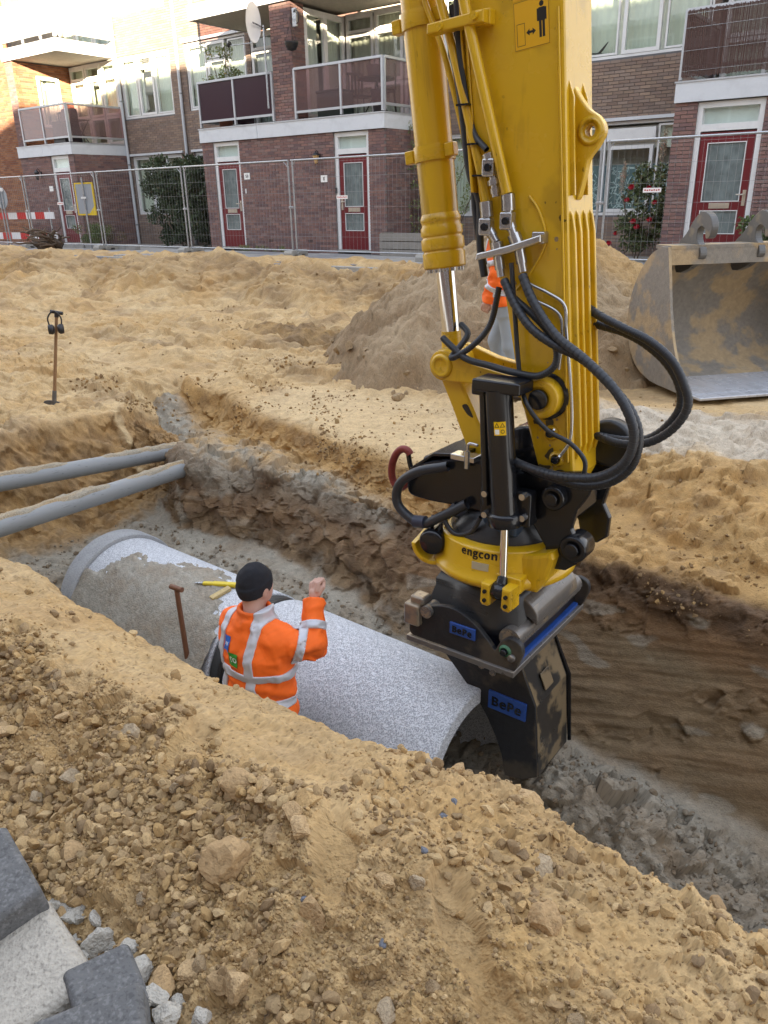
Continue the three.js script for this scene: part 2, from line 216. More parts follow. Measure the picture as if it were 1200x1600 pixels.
struct('near_bank', bankGeo, soilMat);
// low banks and hollows left by the digger on the bed: [a, b, half-length, half-width, height]
const BANKS = [[14.5, 10.2, 2.6, 0.9, 0.3], [18.5, 9.6, 2.5, 1.0, 0.25], [10.6, 10.4, 1.5, 0.7, 0.2], [12.5, 8.2, 2.6, 1.0, -0.14], [9.6, 7.0, 1.6, 0.5, 0.09], [11.2, 6.2, 1.4, 0.6, -0.08], [8.6, 5.9, 0.9, 0.45, 0.1], [16, 7.4, 2.2, 0.6, 0.12], [7.9, 8.8, 1.2, 0.6, 0.12], [13.4, 5.4, 1.5, 0.5, 0.1], [9.3, 4.2, 0.8, 0.5, 0.06]];
const wallScrape = (a, y) => 0.5 * noise(a * 1.1 + 3, y * 9 + a * 2.2, 2) + 0.3 * noise(a * 2.3, y * 26 + a * 5, 7) + 0.2 * noise(a * 5, y * 60 + a * 9, 9);
const trenchGeo = sheet(steps([[-3, 0.12], [-0.3, 0.0105], [5, 0.0105], [7.3, 0.03], [12, 0.06], [18, 0.14], [32, 1]]), [10, 10, 44, 52, 44, 50, 50, 30, 36, 90, 60, 34, 34, 18, 6], 5,
  (a, b, y, run, t, slope) => {
    const inT = smooth(7.3, 6.6, a), lo = smooth(5.05, 5.6, t);
    let h = 0;
    if (t < 10.4) { // grey bedding sand
      const k = smooth(10.05, 9.5, t) * inT; h += k * (0.10 * fbm(a * 2.3, b * 2.6, 2, 4) + 0.05 * (billow(a * 5, b * 5, 5, 3) - 0.5) + crumbs(a * 30, b * 30, 8, 0.7) * 0.01);
      if (a < 2.1) h += k * smooth(2.1, 1.7, a) * (0.10 * fbm(a * 3.2, b * 3.2, 6, 3) + 0.08 * facets(a * 6, b * 6, 3) + 0.035 * facets(a * 14, b * 14, 13));
    }
    const w = smooth(9.7, 10.3, t) * smooth(12.3, 11.9, t) * inT; // dug face
    if (w > 0) { const left = smooth(2.7, 3.4, a), top = smooth(-1.25, -1.05, y + 0.12 * noise(a * 2, 7)); const rough = Math.max(0.85 * top, left * 0.8, smooth(0.05, 0.3, fbm(a * 1.3 + 2, y * 2.2, 5, 3))); h += w * (0.03 * wallScrape(a, y) * (1 - rough) + 0.05 * fbm(a * 1.7, y * 2.2, 8, 3) + rough * (0.055 * facets(a * 5.5, y * 5.5, b * 5.5 + 3) + 0.026 * facets(a * 14, y * 14, b * 14 + 6)) + left * 0.13 * fbm(a * 2.4, y * 2.6, b * 2.4 + 1, 3)); }
    const l = smooth(11.7, 12.1, t) * smooth(14.6, 13.9, t) * inT; // ledge and slope above
    if (l > 0) { const sm = smooth(0.12, 0.2, fbm(a * 1.1 + 4.5, (b + y) * 1.2, 6, 2)) * smooth(3, 2.4, a), g = b + y * 0.8; h += l * (0.08 * fbm(a * 2.2, b * 2.4, y * 2.4 + 4, 3) + (1 - sm) * (1 - 0.75 * smooth(3.0, 3.6, a) * smooth(13.1, 13.5, t)) * (0.06 * facets(a * 6, b * 6, y * 6 + 9) + 0.03 * facets(a * 14, b * 14, y * 14 + 4)) - 0.035 * sm); }
    const e = t < 12.2 ? smooth(6.1, 6.45, a) * smooth(7.05, 6.85, a) * smooth(5.2, 5.8, t) : 0; // end slope of the trench
    if (e > 0) { const q = a * 2 + y; h += e * (0.05 * facets(a * 5, b * 5, y * 5 + 5) + 0.022 * facets(a * 14, b * 14, y * 14 + 2) + 0.08 * fbm(a * 1.9, b * 1.9, y * 1.9 + 9, 3)); }
    if (t > 10.8 && t < 13.4 && a > 4.8) h += smooth(10.8, 11.8, t) * smooth(13.4, 12.7, t) * (0.1 * smooth(1, 0.2, Math.hypot((a - 5.75) / 0.75, (b - 4.3) / 0.5)) + 0.1 * smooth(1, 0.2, Math.hypot((a - 5.0) / 0.5, (b - 4.5) / 0.4))); // sand banked over the drain pipes
    const f = t > 13.9 ? smooth(13.9, 14.4, t) : smooth(6.7, 7.3, a) * smooth(5, 5.3, t); // dug bed
    if (f > 0) {
      const g = smooth(16.6, 17.4, t);
      const bench = (1 - 0.85 * smooth(1, 0.7, Math.hypot((a - 2.2) / 1.4, (b - 7.7) / 1.3))) * (1 - 0.8 * smooth(6.2, 5.8, a) * smooth(2.7, 3.1, a) * smooth(6.3, 5.9, b)); h += f * bench * (0.11 * fbm(a * 0.7, b * 0.9, 3, 3) + 0.07 * fbm(a * 2.2, b * 3.0, 5, 3) + 0.08 * (billow(a * 1.5, b * 2.4, 7, 3) - 0.55) + 0.02 * (billow(a * 6, b * 7, 4, 1) - 0.5));
      h += f * bench * (0.075 * smooth(-0.01, 0.03, fbm(a * 0.55 + 3, b * 0.85, 11, 4)) + 0.035 * smooth(-0.01, 0.04, fbm(a * 1.7, b * 2.3, 15, 4)) - 0.04 * smooth(0.16, 0.2, fbm(a * 2.4 + 8, b * 2.6, 17, 3)));
      for (const [pa, pb, ra, rb, q] of BANKS) { const d = Math.hypot((a - pa) / ra, (b - pb) / rb) + 0.25 * noise(a * 1.3, b * 1.3, 5); h += f * q * smooth(1, 0.1, d) * (1 + 0.5 * noise(a * 3, b * 3, 2)); }
      h -= f * 0.07 * smooth(0.6, 0.95, Math.sin(b * 2.9 + 0.45 * a + noise(a * 0.5, b * 0.5) * 2.4)) * smooth(15, 15.4, t) * smooth(17, 16.6, t);
      h += f * g * smooth(19, 18.6, t) * (0.34 * fbm(a * 0.55 + 5, b * 0.7, 8, 3) + 0.2 * (billow(a * 1.5, b * 1.7, 4, 5) - 0.42));
    }
    return h * lo;
  },
  (a, b, y, t, slope, h) => {
    const n1 = fbm(a * 1.1, b * 1.1 + y, 4, 4), n2 = fbm(a * 6, b * 6, 8 + y * 6, 3), n3 = noise(a * 26, b * 26, y * 26), inT = smooth(7.2, 6.5, a);
    const bed = () => { let c = cmix(SAND, PALE, clamp(0.5 + 0.9 * n1 + 0.3 * n2)); c = cmix(c, OCHRE, clamp(0.9 * noise(a * 0.9, b * 0.9, 6)) * 0.6); c = cmix(c, LOAM, clamp(2.2 * fbm(a * 0.8 + 7, b * 1.5, 2, 5) - 0.02) * 0.85); c = cmix(c, PALE, 0.75 * smooth(6.2, 5.8, a) * smooth(2.7, 3.1, a) * smooth(6.3, 5.9, b)); return cmix(c, LOAM, smooth(16.8, 17.6, t) * smooth(18.6, 18, t) * clamp(0.35 + 0.8 * n2)); };
    const grey = () => cmix(GREY, LOAM, clamp(0.12 + 0.7 * fbm(a * 3, b * 3, 7, 3) + (a < 2 ? 0.12 : 0)));
    const face = () => { // soil layers: dark top soil over rusty and olive sand
      const d = y + 0.06 * noise(a * 0.9, 3) + 0.05 * noise(a * 4, y * 4, 2) - 0.05 * (a - 1.5) * 0.3;
      const s = 0.5 + 0.35 * wallScrape(a * 1.4 + 5, y * 0.8) + 0.5 * fbm(a * 1.6, y * 2, 14, 4);
      let c = cmix(OLIVE, LOAM, clamp(s + 0.3 * n1)); c = cmix(c, RUST, clamp(1.6 * fbm(a * 0.9, y * 2.6 + a * 0.5, 3, 4)) * 0.5); c = cmix(c, RUST, smooth(-1.42, -1.22, d) * 0.7);
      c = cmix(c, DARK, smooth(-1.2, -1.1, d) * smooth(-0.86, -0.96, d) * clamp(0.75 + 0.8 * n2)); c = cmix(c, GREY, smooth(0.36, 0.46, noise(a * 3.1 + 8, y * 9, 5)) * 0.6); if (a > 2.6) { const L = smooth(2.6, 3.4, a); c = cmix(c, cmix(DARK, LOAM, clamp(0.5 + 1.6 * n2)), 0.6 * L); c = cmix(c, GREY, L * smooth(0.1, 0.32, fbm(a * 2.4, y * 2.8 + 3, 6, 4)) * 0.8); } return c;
    };
    const ledge = () => { let c = cmix(SAND, OCHRE, clamp(0.35 + n1)); c = cmix(c, LOAM, clamp(0.1 + 0.9 * n2 + 0.6 * n1)); if (a > 3) { const g = smooth(3.2, 4.2, a) * smooth(13.1, 12.4, t) * clamp(0.75 + 1.4 * n1 + n2); c = cmix(c, GREY, clamp(g)); } return c; };
    let c;
    if (a > 7.2) c = bed(); else {
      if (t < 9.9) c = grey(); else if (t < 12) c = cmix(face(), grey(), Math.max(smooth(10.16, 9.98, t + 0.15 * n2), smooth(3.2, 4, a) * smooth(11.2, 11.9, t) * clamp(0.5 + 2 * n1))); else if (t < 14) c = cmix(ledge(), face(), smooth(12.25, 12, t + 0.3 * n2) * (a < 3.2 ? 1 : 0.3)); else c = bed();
      if (a > 5.9) { const e = smooth(6.15, 6.45, a + 0.35 * n1 + 0.2 * n2); if (t < 12) { let s = cmix(cmix(SAND, OCHRE, clamp(0.4 + n1)), LOAM, clamp(0.2 + 1.2 * n2 + 0.7 * n1)); s = cmix(s, LOAM, 0.35); s = cmix(s, PALE, 0.8 * smooth(0.05, 0.025, Math.abs(b - 4.16 - 0.12 * (a - 6.6) + 0.03 * n2)) * smooth(6.55, 6.65, a)); c = cmix(c, s, e); if (a > 6.85) c = cmix(c, bed(), smooth(6.85, 7.05, a)); } }
      if (t >= 13.6 && t < 14.4) c = cmix(ledge(), bed(), smooth(13.7, 14.1, t));
    }
    // pale sand spread before the lying bucket
    if (t > 14 && a < 3.2) c = cmix(c, [0.5, 0.45, 0.37], 0.8 * smooth(0.7, 0.3, Math.abs(b - 6.1) + 0.5 * n1) * smooth(3.2, 2.6, a));
    const f = 1 + 0.16 * n3 + 0.1 * noise(a * 37, b * 37, y * 37); return [c[0] * f, c[1] * f, c[2] * f];
  }, 15);
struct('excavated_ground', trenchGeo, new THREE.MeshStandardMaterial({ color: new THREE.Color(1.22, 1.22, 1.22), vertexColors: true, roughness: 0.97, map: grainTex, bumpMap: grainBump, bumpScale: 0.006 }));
// points on the finished ground, for things that stand on it
function groundAt(geo, a, b) {
  const { nA, nT, as, plans } = geo.userData, P = geo.attributes.position; let i = 0; while (i < nA - 2 && as[i + 1] < a) i++;
  let best = 0, bd = 9; for (let j = 0; j < nT; j++) { const d = Math.abs(plans[(i * nT + j) * 3 + 1] - b); if (d < bd) { bd = d; best = j; } }
  return P.getY(i * nT + best);
}
const trenchY = (x, z) => { const [a, b] = toPlan(x, z); return groundAt(trenchGeo, a, b); };
const bankY = (x, z) => { const [a, b] = toPlan(x, z); return groundAt(bankGeo, a, b); };
// ---------------------------------------------------------------- the street beyond: pavement and apartment houses (local x to the right along the fronts, z out to the street)
const HT = -37 * DEG, HO = [-0.48, 0.15, -19.24];
const hx = V(Math.cos(37 * DEG), 0, Math.sin(37 * DEG)), hz = V(-Math.sin(37 * DEG), 0, Math.cos(37 * DEG));
const hw = (x, y, z) => V(HO[0] + hx.x * x + hz.x * z, HO[1] + y, HO[2] + hx.z * x + hz.z * z);
const M = {
  mortar: mat(0.22, 0.195, 0.185, 0.95, 0, { map: grainTex }),
  white: mat(0.76, 0.77, 0.78, 0.35, 0, { map: faintTex }), fascia: mat(0.64, 0.67, 0.71, 0.55, 0, { map: faintTex }), soffit: mat(0.52, 0.49, 0.42, 0.8, 0, { map: grainTex }),
  red: mat(0.15, 0.011, 0.016, 0.35, 0, { map: faintTex }), alu: mat(0.5, 0.52, 0.54, 0.42, 0.55), zinc: mat(0.42, 0.44, 0.46, 0.45, 0.7, { roughnessMap: roughTex }), pipe: mat(0.5, 0.53, 0.56, 0.5),
  glass: mat(0.93, 0.97, 0.95, 0.02, 0, { transmission: 1, thickness: 0, ior: 1.5 }), frosted: mat(0.42, 0.5, 0.5, 0.16, 0, { transmission: 0.55, thickness: 0, map: dataTex(256, (u, v) => { const c = 0.8 + 0.5 * (tfbm(u, v * 0.4, 14, 4, 21) - 0.5) + 0.3 * (tfbm(u, v, 3, 3, 5) - 0.5); return [c, c, c * 0.99]; }, 1.4), bumpMap: roughTex, bumpScale: 0.02 }),
  smoked: mat(0.72, 0.58, 0.58, 0.06, 0, { transmission: 0.92, thickness: 0 }), darkGlass: mat(0.06, 0.035, 0.045, 0.12, 0, { transmission: 0.15, thickness: 0 }), pebbled: mat(0.55, 0.66, 0.8, 0.3, 0, { transmission: 0.3, thickness: 0, map: dataTex(256, (u, v) => { const a = tfbm(u, v, 40, 2, 6); return a > 0.52 ? [1, 1, 1] : [0.35, 0.45, 0.62]; }, 1.6) }),
  curtain: mat(0.62, 0.63, 0.55, 0.9, 0, { side: THREE.DoubleSide }), blind: mat(0.72, 0.71, 0.64, 0.8), dark: mat(0.035, 0.033, 0.03, 0.9), sill: mat(0.11, 0.11, 0.115, 0.7), concrete: mat(0.36, 0.35, 0.33, 0.9, 0, { map: grainTex, bumpMap: grainBump, bumpScale: 0.003 }),
  black: mat(0.018, 0.018, 0.02, 0.45), brass: mat(0.55, 0.5, 0.42, 0.3, 0.7), wood: mat(0.32, 0.3, 0.27, 0.8, 0, { map: grainTex }), bamboo: mat(0.1, 0.055, 0.045, 0.8), yellowGlass: mat(0.75, 0.5, 0.2, 0.3, 0, { transmission: 0.4, thickness: 0 }), plaster: mat(0.55, 0.52, 0.46, 0.85, 0, { map: grainTex }),
};
const BRICK_TONES = [[0.27, 0.155, 0.138], [0.235, 0.14, 0.132], [0.3, 0.175, 0.15], [0.2, 0.13, 0.13], [0.29, 0.195, 0.178]];
const BUFF_TONES = [[0.32, 0.235, 0.185], [0.285, 0.205, 0.165], [0.35, 0.26, 0.2], [0.26, 0.195, 0.165], [0.31, 0.24, 0.2]];
const WARM_TONES = [[0.34, 0.15, 0.075], [0.3, 0.12, 0.06], [0.38, 0.18, 0.09], [0.26, 0.11, 0.065], [0.34, 0.17, 0.1]];
const brickMats = new Map();
const toneMat = (c) => { const k = c.join(); if (!brickMats.has(k)) brickMats.set(k, mat(...c, 0.92, 0, { map: grainTex })); return brickMats.get(k); };
const brickGeos = new Map();
const brickGeo = (w) => { const k = Math.round(w * 200) / 200; if (!brickGeos.has(k)) brickGeos.set(k, metreUV(new THREE.BoxGeometry(k, 0.051, 0.022))); return brickGeos.get(k); };
const instMat = mat(1, 1, 1, 0.92, 0, { map: grainTex });
const tmp = new THREE.Object3D();
// A house collects its bricks, then the ones nearest the camera become parts of their own
function house(name, label, origin = HO) { const g = thing(name, label, 'building', origin, HT); g.bricks = []; g.backing = []; return g; }
// wall in the plane facing +z at z, or facing +x / -x at x (side); openings are [u0, u1, v0, v1] in wall coordinates
function brickWall(g, dir, at, u0, u1, v0, v1, openings = [], tones = BRICK_TONES, thick = 0.2) {
  const us = [...new Set([u0, u1, ...openings.flatMap((o) => [o[0], o[1]])])].filter((u) => u >= u0 && u <= u1).sort((a, b) => a - b), vs = [...new Set([v0, v1, ...openings.flatMap((o) => [o[2], o[3]])])].filter((v) => v >= v0 && v <= v1).sort((a, b) => a - b);
  for (let i = 0; i < us.length - 1; i++) { let start = null; for (let j = 0; j < vs.length; j++) {
    const mid = j < vs.length - 1 ? (vs[j] + vs[j + 1]) / 2 : null, um = (us[i] + us[i + 1]) / 2, open = mid === null || openings.some((o) => um > o[0] && um < o[1] && mid > o[2] && mid < o[3]);
    if (!open && start === null) start = vs[j]; if (open && start !== null) { const a = us[i], b = us[i + 1], c = start, d = vs[j]; g.backing.push(dir === 'z' ? span(a, b, c, d, at - thick, at) : dir === 'x' ? span(at - thick, at, c, d, a, b) : span(at, at + thick, c, d, a, b)); start = null; }
  } }
  let row = 0;
  for (let v = v0 + 0.005; v + 0.05 <= v1 + 0.012; v += 0.0625, row++) {
    const cuts = []; for (const o of openings) if (v + 0.052 > o[2] + 0.01 && v < o[3] - 0.01) cuts.push([o[0], o[1]]); cuts.sort((a, b) => a[0] - b[0]);
    let runs = [], s = u0; for (const [a, b] of cuts) { if (a > s) runs.push([s, a]); s = Math.max(s, b); } if (s < u1) runs.push([s, u1]);
    for (const [a, b] of runs) { let u = a; let first = row % 2 ? 0.105 : 0.21; while (u < b - 0.03) { const w = Math.min(first, b - u - 0.001); first = 0.21; if (w > 0.03) g.bricks.push({ dir, at, u: u + w / 2, v: v + 0.025, w, tone: tones[(rnd() * tones.length) | 0], out: R(-0.001, 0.0025) }); u += w + 0.01; } }
  }
}
const Q0 = new THREE.Quaternion();
function finishHouse(g) {
  add('wall', merge(g.backing), M.mortar, g);
  const cam = V(0, 1.3, 0), m = new THREE.Matrix4().makeRotationY(HT).setPosition(...g.position.toArray());
  for (const b of g.bricks) { b.p = b.dir === 'z' ? V(b.u, b.v, b.at + b.out) : V(b.at + (b.dir === 'x' ? b.out : -b.out), b.v, b.u); const wp = b.p.clone().applyMatrix4(m); const q = wp.clone().project(camera); b.d = (Math.abs(q.x) < 1 && Math.abs(q.y) < 1 && q.z < 1 ? 0 : 1000) + wp.distanceTo(cam); }
  g.bricks.sort((a, b) => a.d - b.d);
  const put = (o, b) => { o.position.copy(b.p); o.rotation.y = b.dir === 'z' ? 0 : b.dir === 'x' ? Math.PI / 2 : -Math.PI / 2; };
  for (const b of g.bricks.slice(0, 290)) put(add('brick', brickGeo(b.w), toneMat(b.tone), g), b);
  const rest = g.bricks.slice(290); if (rest.length) {
    const inst = new THREE.InstancedMesh(metreUV(new THREE.BoxGeometry(1, 0.051, 0.022)), instMat, rest.length); inst.name = 'brickwork'; inst.userData.kind = 'stuff'; inst.castShadow = inst.receiveShadow = true;
    const c = new THREE.Color(); rest.forEach((b, i) => { put(tmp, b); tmp.scale.set(b.w, 1, 1); tmp.updateMatrix(); inst.setMatrixAt(i, tmp.matrix); const f = R(0.88, 1.12); inst.setColorAt(i, c.setRGB(b.tone[0] * f, b.tone[1] * f, b.tone[2] * f)); }); tmp.scale.set(1, 1, 1); g.add(inst);
  }
  delete g.bricks; delete g.backing;
}
camera.updateMatrixWorld(true); camera.updateProjectionMatrix();
// a group that stands for a part, turned for side walls: z out of the wall
function part(g, name, pos, turn = 0) { const o = new THREE.Group(); o.name = name; o.position.set(...pos); o.rotation.y = turn; g.add(o); return o; }
function curtainGeo(w, h, wave = 0.02, pitch = 0.13) { const n = Math.max(8, Math.round(w / 0.02)), gg = new THREE.PlaneGeometry(w, h, n, 1), p = gg.attributes.position; for (let i = 0; i < p.count; i++) { const x = p.getX(i); p.setZ(i, wave * Math.sin(x / pitch * 6.28 + 1.3 * Math.sin(x * 5))); } gg.computeVertexNormals(); return clean(gg); }
const cu = mulberry(57), CURTAINS = [M.curtain, M.curtain, mat(0.5, 0.48, 0.42, 0.9, 0, { side: THREE.DoubleSide }), mat(0.68, 0.67, 0.63, 0.9, 0, { side: THREE.DoubleSide }), mat(0.36, 0.38, 0.38, 0.9, 0, { side: THREE.DoubleSide })];
// window: lights = list of [u0, u1, v0, v1, style] inside the frame (0..w, 0..h). parts: frame, panes, sill, curtain
function window_(g, x0, y0, w, h, z, lights, o = {}) {
  const p = part(g, 'window', [x0, y0, z], o.turn ?? 0), f = [], t = 0.055, D = 0.07;
  f.push(span(0, t, 0, h, -D, 0.01), span(w - t, w, 0, h, -D, 0.01), span(t, w - t, 0, t, -D, 0.01), span(t, w - t, h - t, h, -D, 0.01));
  for (const l of lights) { const q = l[4] === 'sash' ? 0.06 : 0.028, zz = l[4] === 'sash' ? 0.022 : 0.004; f.push(span(l[0] - q, l[0] + 0.008, l[2] - q, l[3] + q, -D + 0.006, zz), span(l[1] - 0.008, l[1] + q, l[2] - q, l[3] + q, -D + 0.006, zz), span(l[0] + 0.008, l[1] - 0.008, l[2] - q, l[2] + 0.008, -D + 0.006, zz), span(l[0] + 0.008, l[1] - 0.008, l[3] - 0.008, l[3] + q, -D + 0.006, zz)); }
  add('frame', merge(f), M.white, p);
  for (const l of lights) add('pane', span(l[0], l[1], l[2], l[3], -0.035, -0.029), o.frost ? M.frosted : M.glass, p);
  if (o.sill !== false) add('sill', span(-0.06, w + 0.06, -0.07, -0.002, -0.08, 0.06), M.sill, p);
  if (o.curtain !== false) { const m = o.curtainMat ?? CURTAINS[(cu() * CURTAINS.length) | 0], open = cu() < 0.45 ? 0.12 + 0.25 * cu() : 0; for (const [a, b] of open ? [[0.05, w * (0.5 - open / 2)], [w * (0.5 + open / 2), w - 0.05]] : [[0.05, w - 0.05]]) { const c = add('curtain', curtainGeo(b - a, h - 0.1, (o.wave ?? 0.02) * (0.7 + 0.7 * cu()), (o.pitch ?? 0.11) * (0.7 + 0.6 * cu())), m, p); c.position.set((a + b) / 2, h / 2, -0.16 - 0.04 * cu()); } }
  if (o.room !== false) add('room_wall', span(0, w, 0, h, -0.55, -0.5), M.plaster, p);
  add('reveal', merge([span(-0.002, 0, 0, h, -0.5, -D), span(w, w + 0.002, 0, h, -0.5, -D), span(0, w, -0.004, -0.002, -0.5, -D - 0.02), span(0, w, h, h + 0.002, -0.5, -D)]), M.plaster, p);
  return p;
}
function redDoor(g, x0, z, w = 1.0, handleLeft = false, frosted = M.frosted) {
  const H = 2.57, p = part(g, 'door', [x0, 0, z]), t = 0.085, leaf = 2.1, y0 = 0.05;
  add('door_frame', merge([span(0, t, y0, H, -0.1, 0.015), span(w - t, w, y0, H, -0.1, 0.015), span(t, w - t, H - 0.09, H, -0.1, 0.015), span(t, w - t, leaf + 0.02, leaf + 0.13, -0.1, 0.015), span(t, w - t, leaf + 0.1, H - 0.07, -0.1, -0.09)]), M.white, p);
  add('pane', span(t + 0.03, w - t - 0.03, leaf + 0.13, H - 0.09, -0.04, -0.03), M.glass, p);
  const L = t + 0.008, Rr = w - t - 0.008, s = 0.13;
  add('door_leaf', merge([span(L, L + s, y0, leaf, -0.06, -0.01), span(Rr - s, Rr, y0, leaf, -0.06, -0.01), span(L + s, Rr - s, y0, y0 + 0.42, -0.06, -0.012), span(L + s, Rr - s, 0.86, 1.0, -0.06, -0.012), span(L + s, Rr - s, leaf - 0.16, leaf, -0.06, -0.012)]), M.red, p);
  add('pane', span(L + s, Rr - s, 1.0, leaf - 0.16, -0.045, -0.035), frosted, p); add('pane', span(L + s, Rr - s, y0 + 0.42, 0.86, -0.045, -0.035), frosted, p);
  add('glazing_bead', merge([[1.0, leaf - 0.16], [y0 + 0.42, 0.86]].flatMap(([a, b]) => [span(L + s, L + s + 0.014, a, b, -0.02, -0.006), span(Rr - s - 0.014, Rr - s, a, b, -0.02, -0.006), span(L + s + 0.014, Rr - s - 0.014, a, a + 0.014, -0.02, -0.006), span(L + s + 0.014, Rr - s - 0.014, b - 0.014, b, -0.02, -0.006)])), M.white, p);
  add('letterbox', merge([span(w / 2 - 0.17, w / 2 + 0.17, 0.89, 0.98, -0.012, 0.004, 0.003), span(w / 2 - 0.12, w / 2 + 0.12, 0.915, 0.955, 0.004, 0.009)]), M.brass, p);
  const hxx = handleLeft ? L + 0.055 : Rr - 0.055, sgn = handleLeft ? 1 : -1;
  add('handle', merge([span(hxx - 0.028, hxx + 0.028, 0.93, 1.18, -0.012, 0.004, 0.003), rod([hxx, 1.11, 0.0], [hxx, 1.11, 0.05], 0.011), rod([hxx, 1.11, 0.05], [hxx + sgn * 0.12, 1.11, 0.05], 0.011)]), M.brass, p);
  add('hall_back', span(t, w - t, y0, H - 0.06, -0.7, -0.65), M.plaster, p);
  add('threshold', span(0, w, 0, y0, -0.1, 0.03), M.concrete, p); return p;
}
// balcony rail along x (or along z when turned): posts at list, panels between
function railing(g, pos, turn, posts, panelMat, h0 = 0.16, h1 = 1.0, bottomGap = true) {
  const p = part(g, 'railing', pos, turn);
  for (const x of posts) add('post', span(x - 0.025, x + 0.025, 0, h1 + 0.02, -0.03, 0.03), M.alu, p);
  add('top_rail', span(posts[0], posts[posts.length - 1], h1 - 0.005, h1 + 0.045, -0.036, 0.036), M.alu, p); add('bottom_rail', span(posts[0], posts[posts.length - 1], h0 - 0.05, h0, -0.022, 0.022), M.alu, p);
  for (let i = 0; i < posts.length - 1; i++) { const m = Array.isArray(panelMat) ? panelMat[i] : panelMat; if (m) add('panel', span(posts[i] + 0.03, posts[i + 1] - 0.03, h0 + 0.005, h1 - 0.01, -0.006, 0.006), m, p); }
  return p;
}
function slab(g, x0, x1, y, zb, zf, joints) { // concrete balcony: floor, fascia boards, soffit
  const p = part(g, 'balcony', [0, y, 0]); add('floor', span(x0 + 0.03, x1 - 0.03, 0.02, 0.28, zb, zf - 0.03), M.soffit, p);
  const xs = [x0, ...joints, x1]; for (let i = 0; i < xs.length - 1; i++) add('fascia', span(xs[i] + 0.004, xs[i + 1] - 0.004, 0, 0.3, zf - 0.028, zf), M.fascia, p);
  add('fascia', span(x1 - 0.028, x1, 0, 0.3, zb, zf - 0.03), M.fascia, p); add('fascia', span(x0, x0 + 0.028, 0, 0.3, zb, zf - 0.03), M.fascia, p);
  add('edge_trim', merge([span(x0 - 0.015, x1 + 0.015, 0.3, 0.325, zf - 0.05, zf + 0.015), span(x1 - 0.05, x1 + 0.015, 0.3, 0.325, zb, zf - 0.05), span(x0 - 0.015, x0 + 0.05, 0.3, 0.325, zb, zf - 0.05)]), M.alu, p); return p;
}
// white framed glazing of a loggia facing the street
function loggiaFront(g, x0, x1, y0, y1, z) {
  const w = x1 - x0, h = y1 - y0, n = Math.max(2, Math.round(w / 0.85)), lights = [];
  for (let i = 0; i < n; i++) { const a = w * i / n + 0.09, b = w * (i + 1) / n - 0.09; lights.push([a, b, 0.1, 0.78, 'sash'], [a, b, 0.92, h - 0.5, 'sash'], [a, b, h - 0.36, h - 0.12, 'sash']); }
  const p = window_(g, x0, y0, w, h, z, lights, { sill: false, wave: 0.015, pitch: 0.16 }); p.name = 'balcony_doors'; return p;
}
function downpipe(g, x, z, y0, y1) { const p = part(g, 'downpipe', [x, 0, z]); add('pipe', rod([0, y0, 0], [0, y1, 0], 0.045, 0.045, 12), M.pipe, p); for (let y = y0 + 0.6; y < y1; y += 1.8) add('bracket', merge([rod([0, y, 0], [0, y + 0.04, 0], 0.052, 0.052, 12), span(-0.02, 0.02, y, y + 0.04, -0.1, 0)]), M.zinc, p); return p; }
const numberPlate = (txt) => { const c = document.createElement('canvas'); c.width = 128; c.height = 96; const x = c.getContext('2d'); x.fillStyle = '#e8e8e4'; x.fillRect(0, 0, 128, 96); x.fillStyle = '#14161c'; x.font = 'bold 64px sans-serif'; x.textAlign = 'center'; x.textBaseline = 'middle'; x.fillText(txt, 64, 50); const t = new THREE.CanvasTexture(c); t.colorSpace = THREE.SRGBColorSpace; return mat(1, 1, 1, 0.4, 0, { map: t }); };
function houseNumber(g, x, y, z, txt) { const p = add('house_number', move(clean(new THREE.BoxGeometry(0.2, 0.15, 0.012)), x, y, z + 0.02), numberPlate(txt), g); return p; }
const LOW = 2.58, FL = 2.9;
const winPair = (w, h) => [[0.09, w * 0.34 - 0.04, 0.09, h - 0.09, 'fix'], [w * 0.34 + 0.07, w * 0.66 - 0.07, 0.11, h * 0.8, 'sash'], [w * 0.66 + 0.04, w - 0.09, 0.09, h - 0.09, 'fix']];
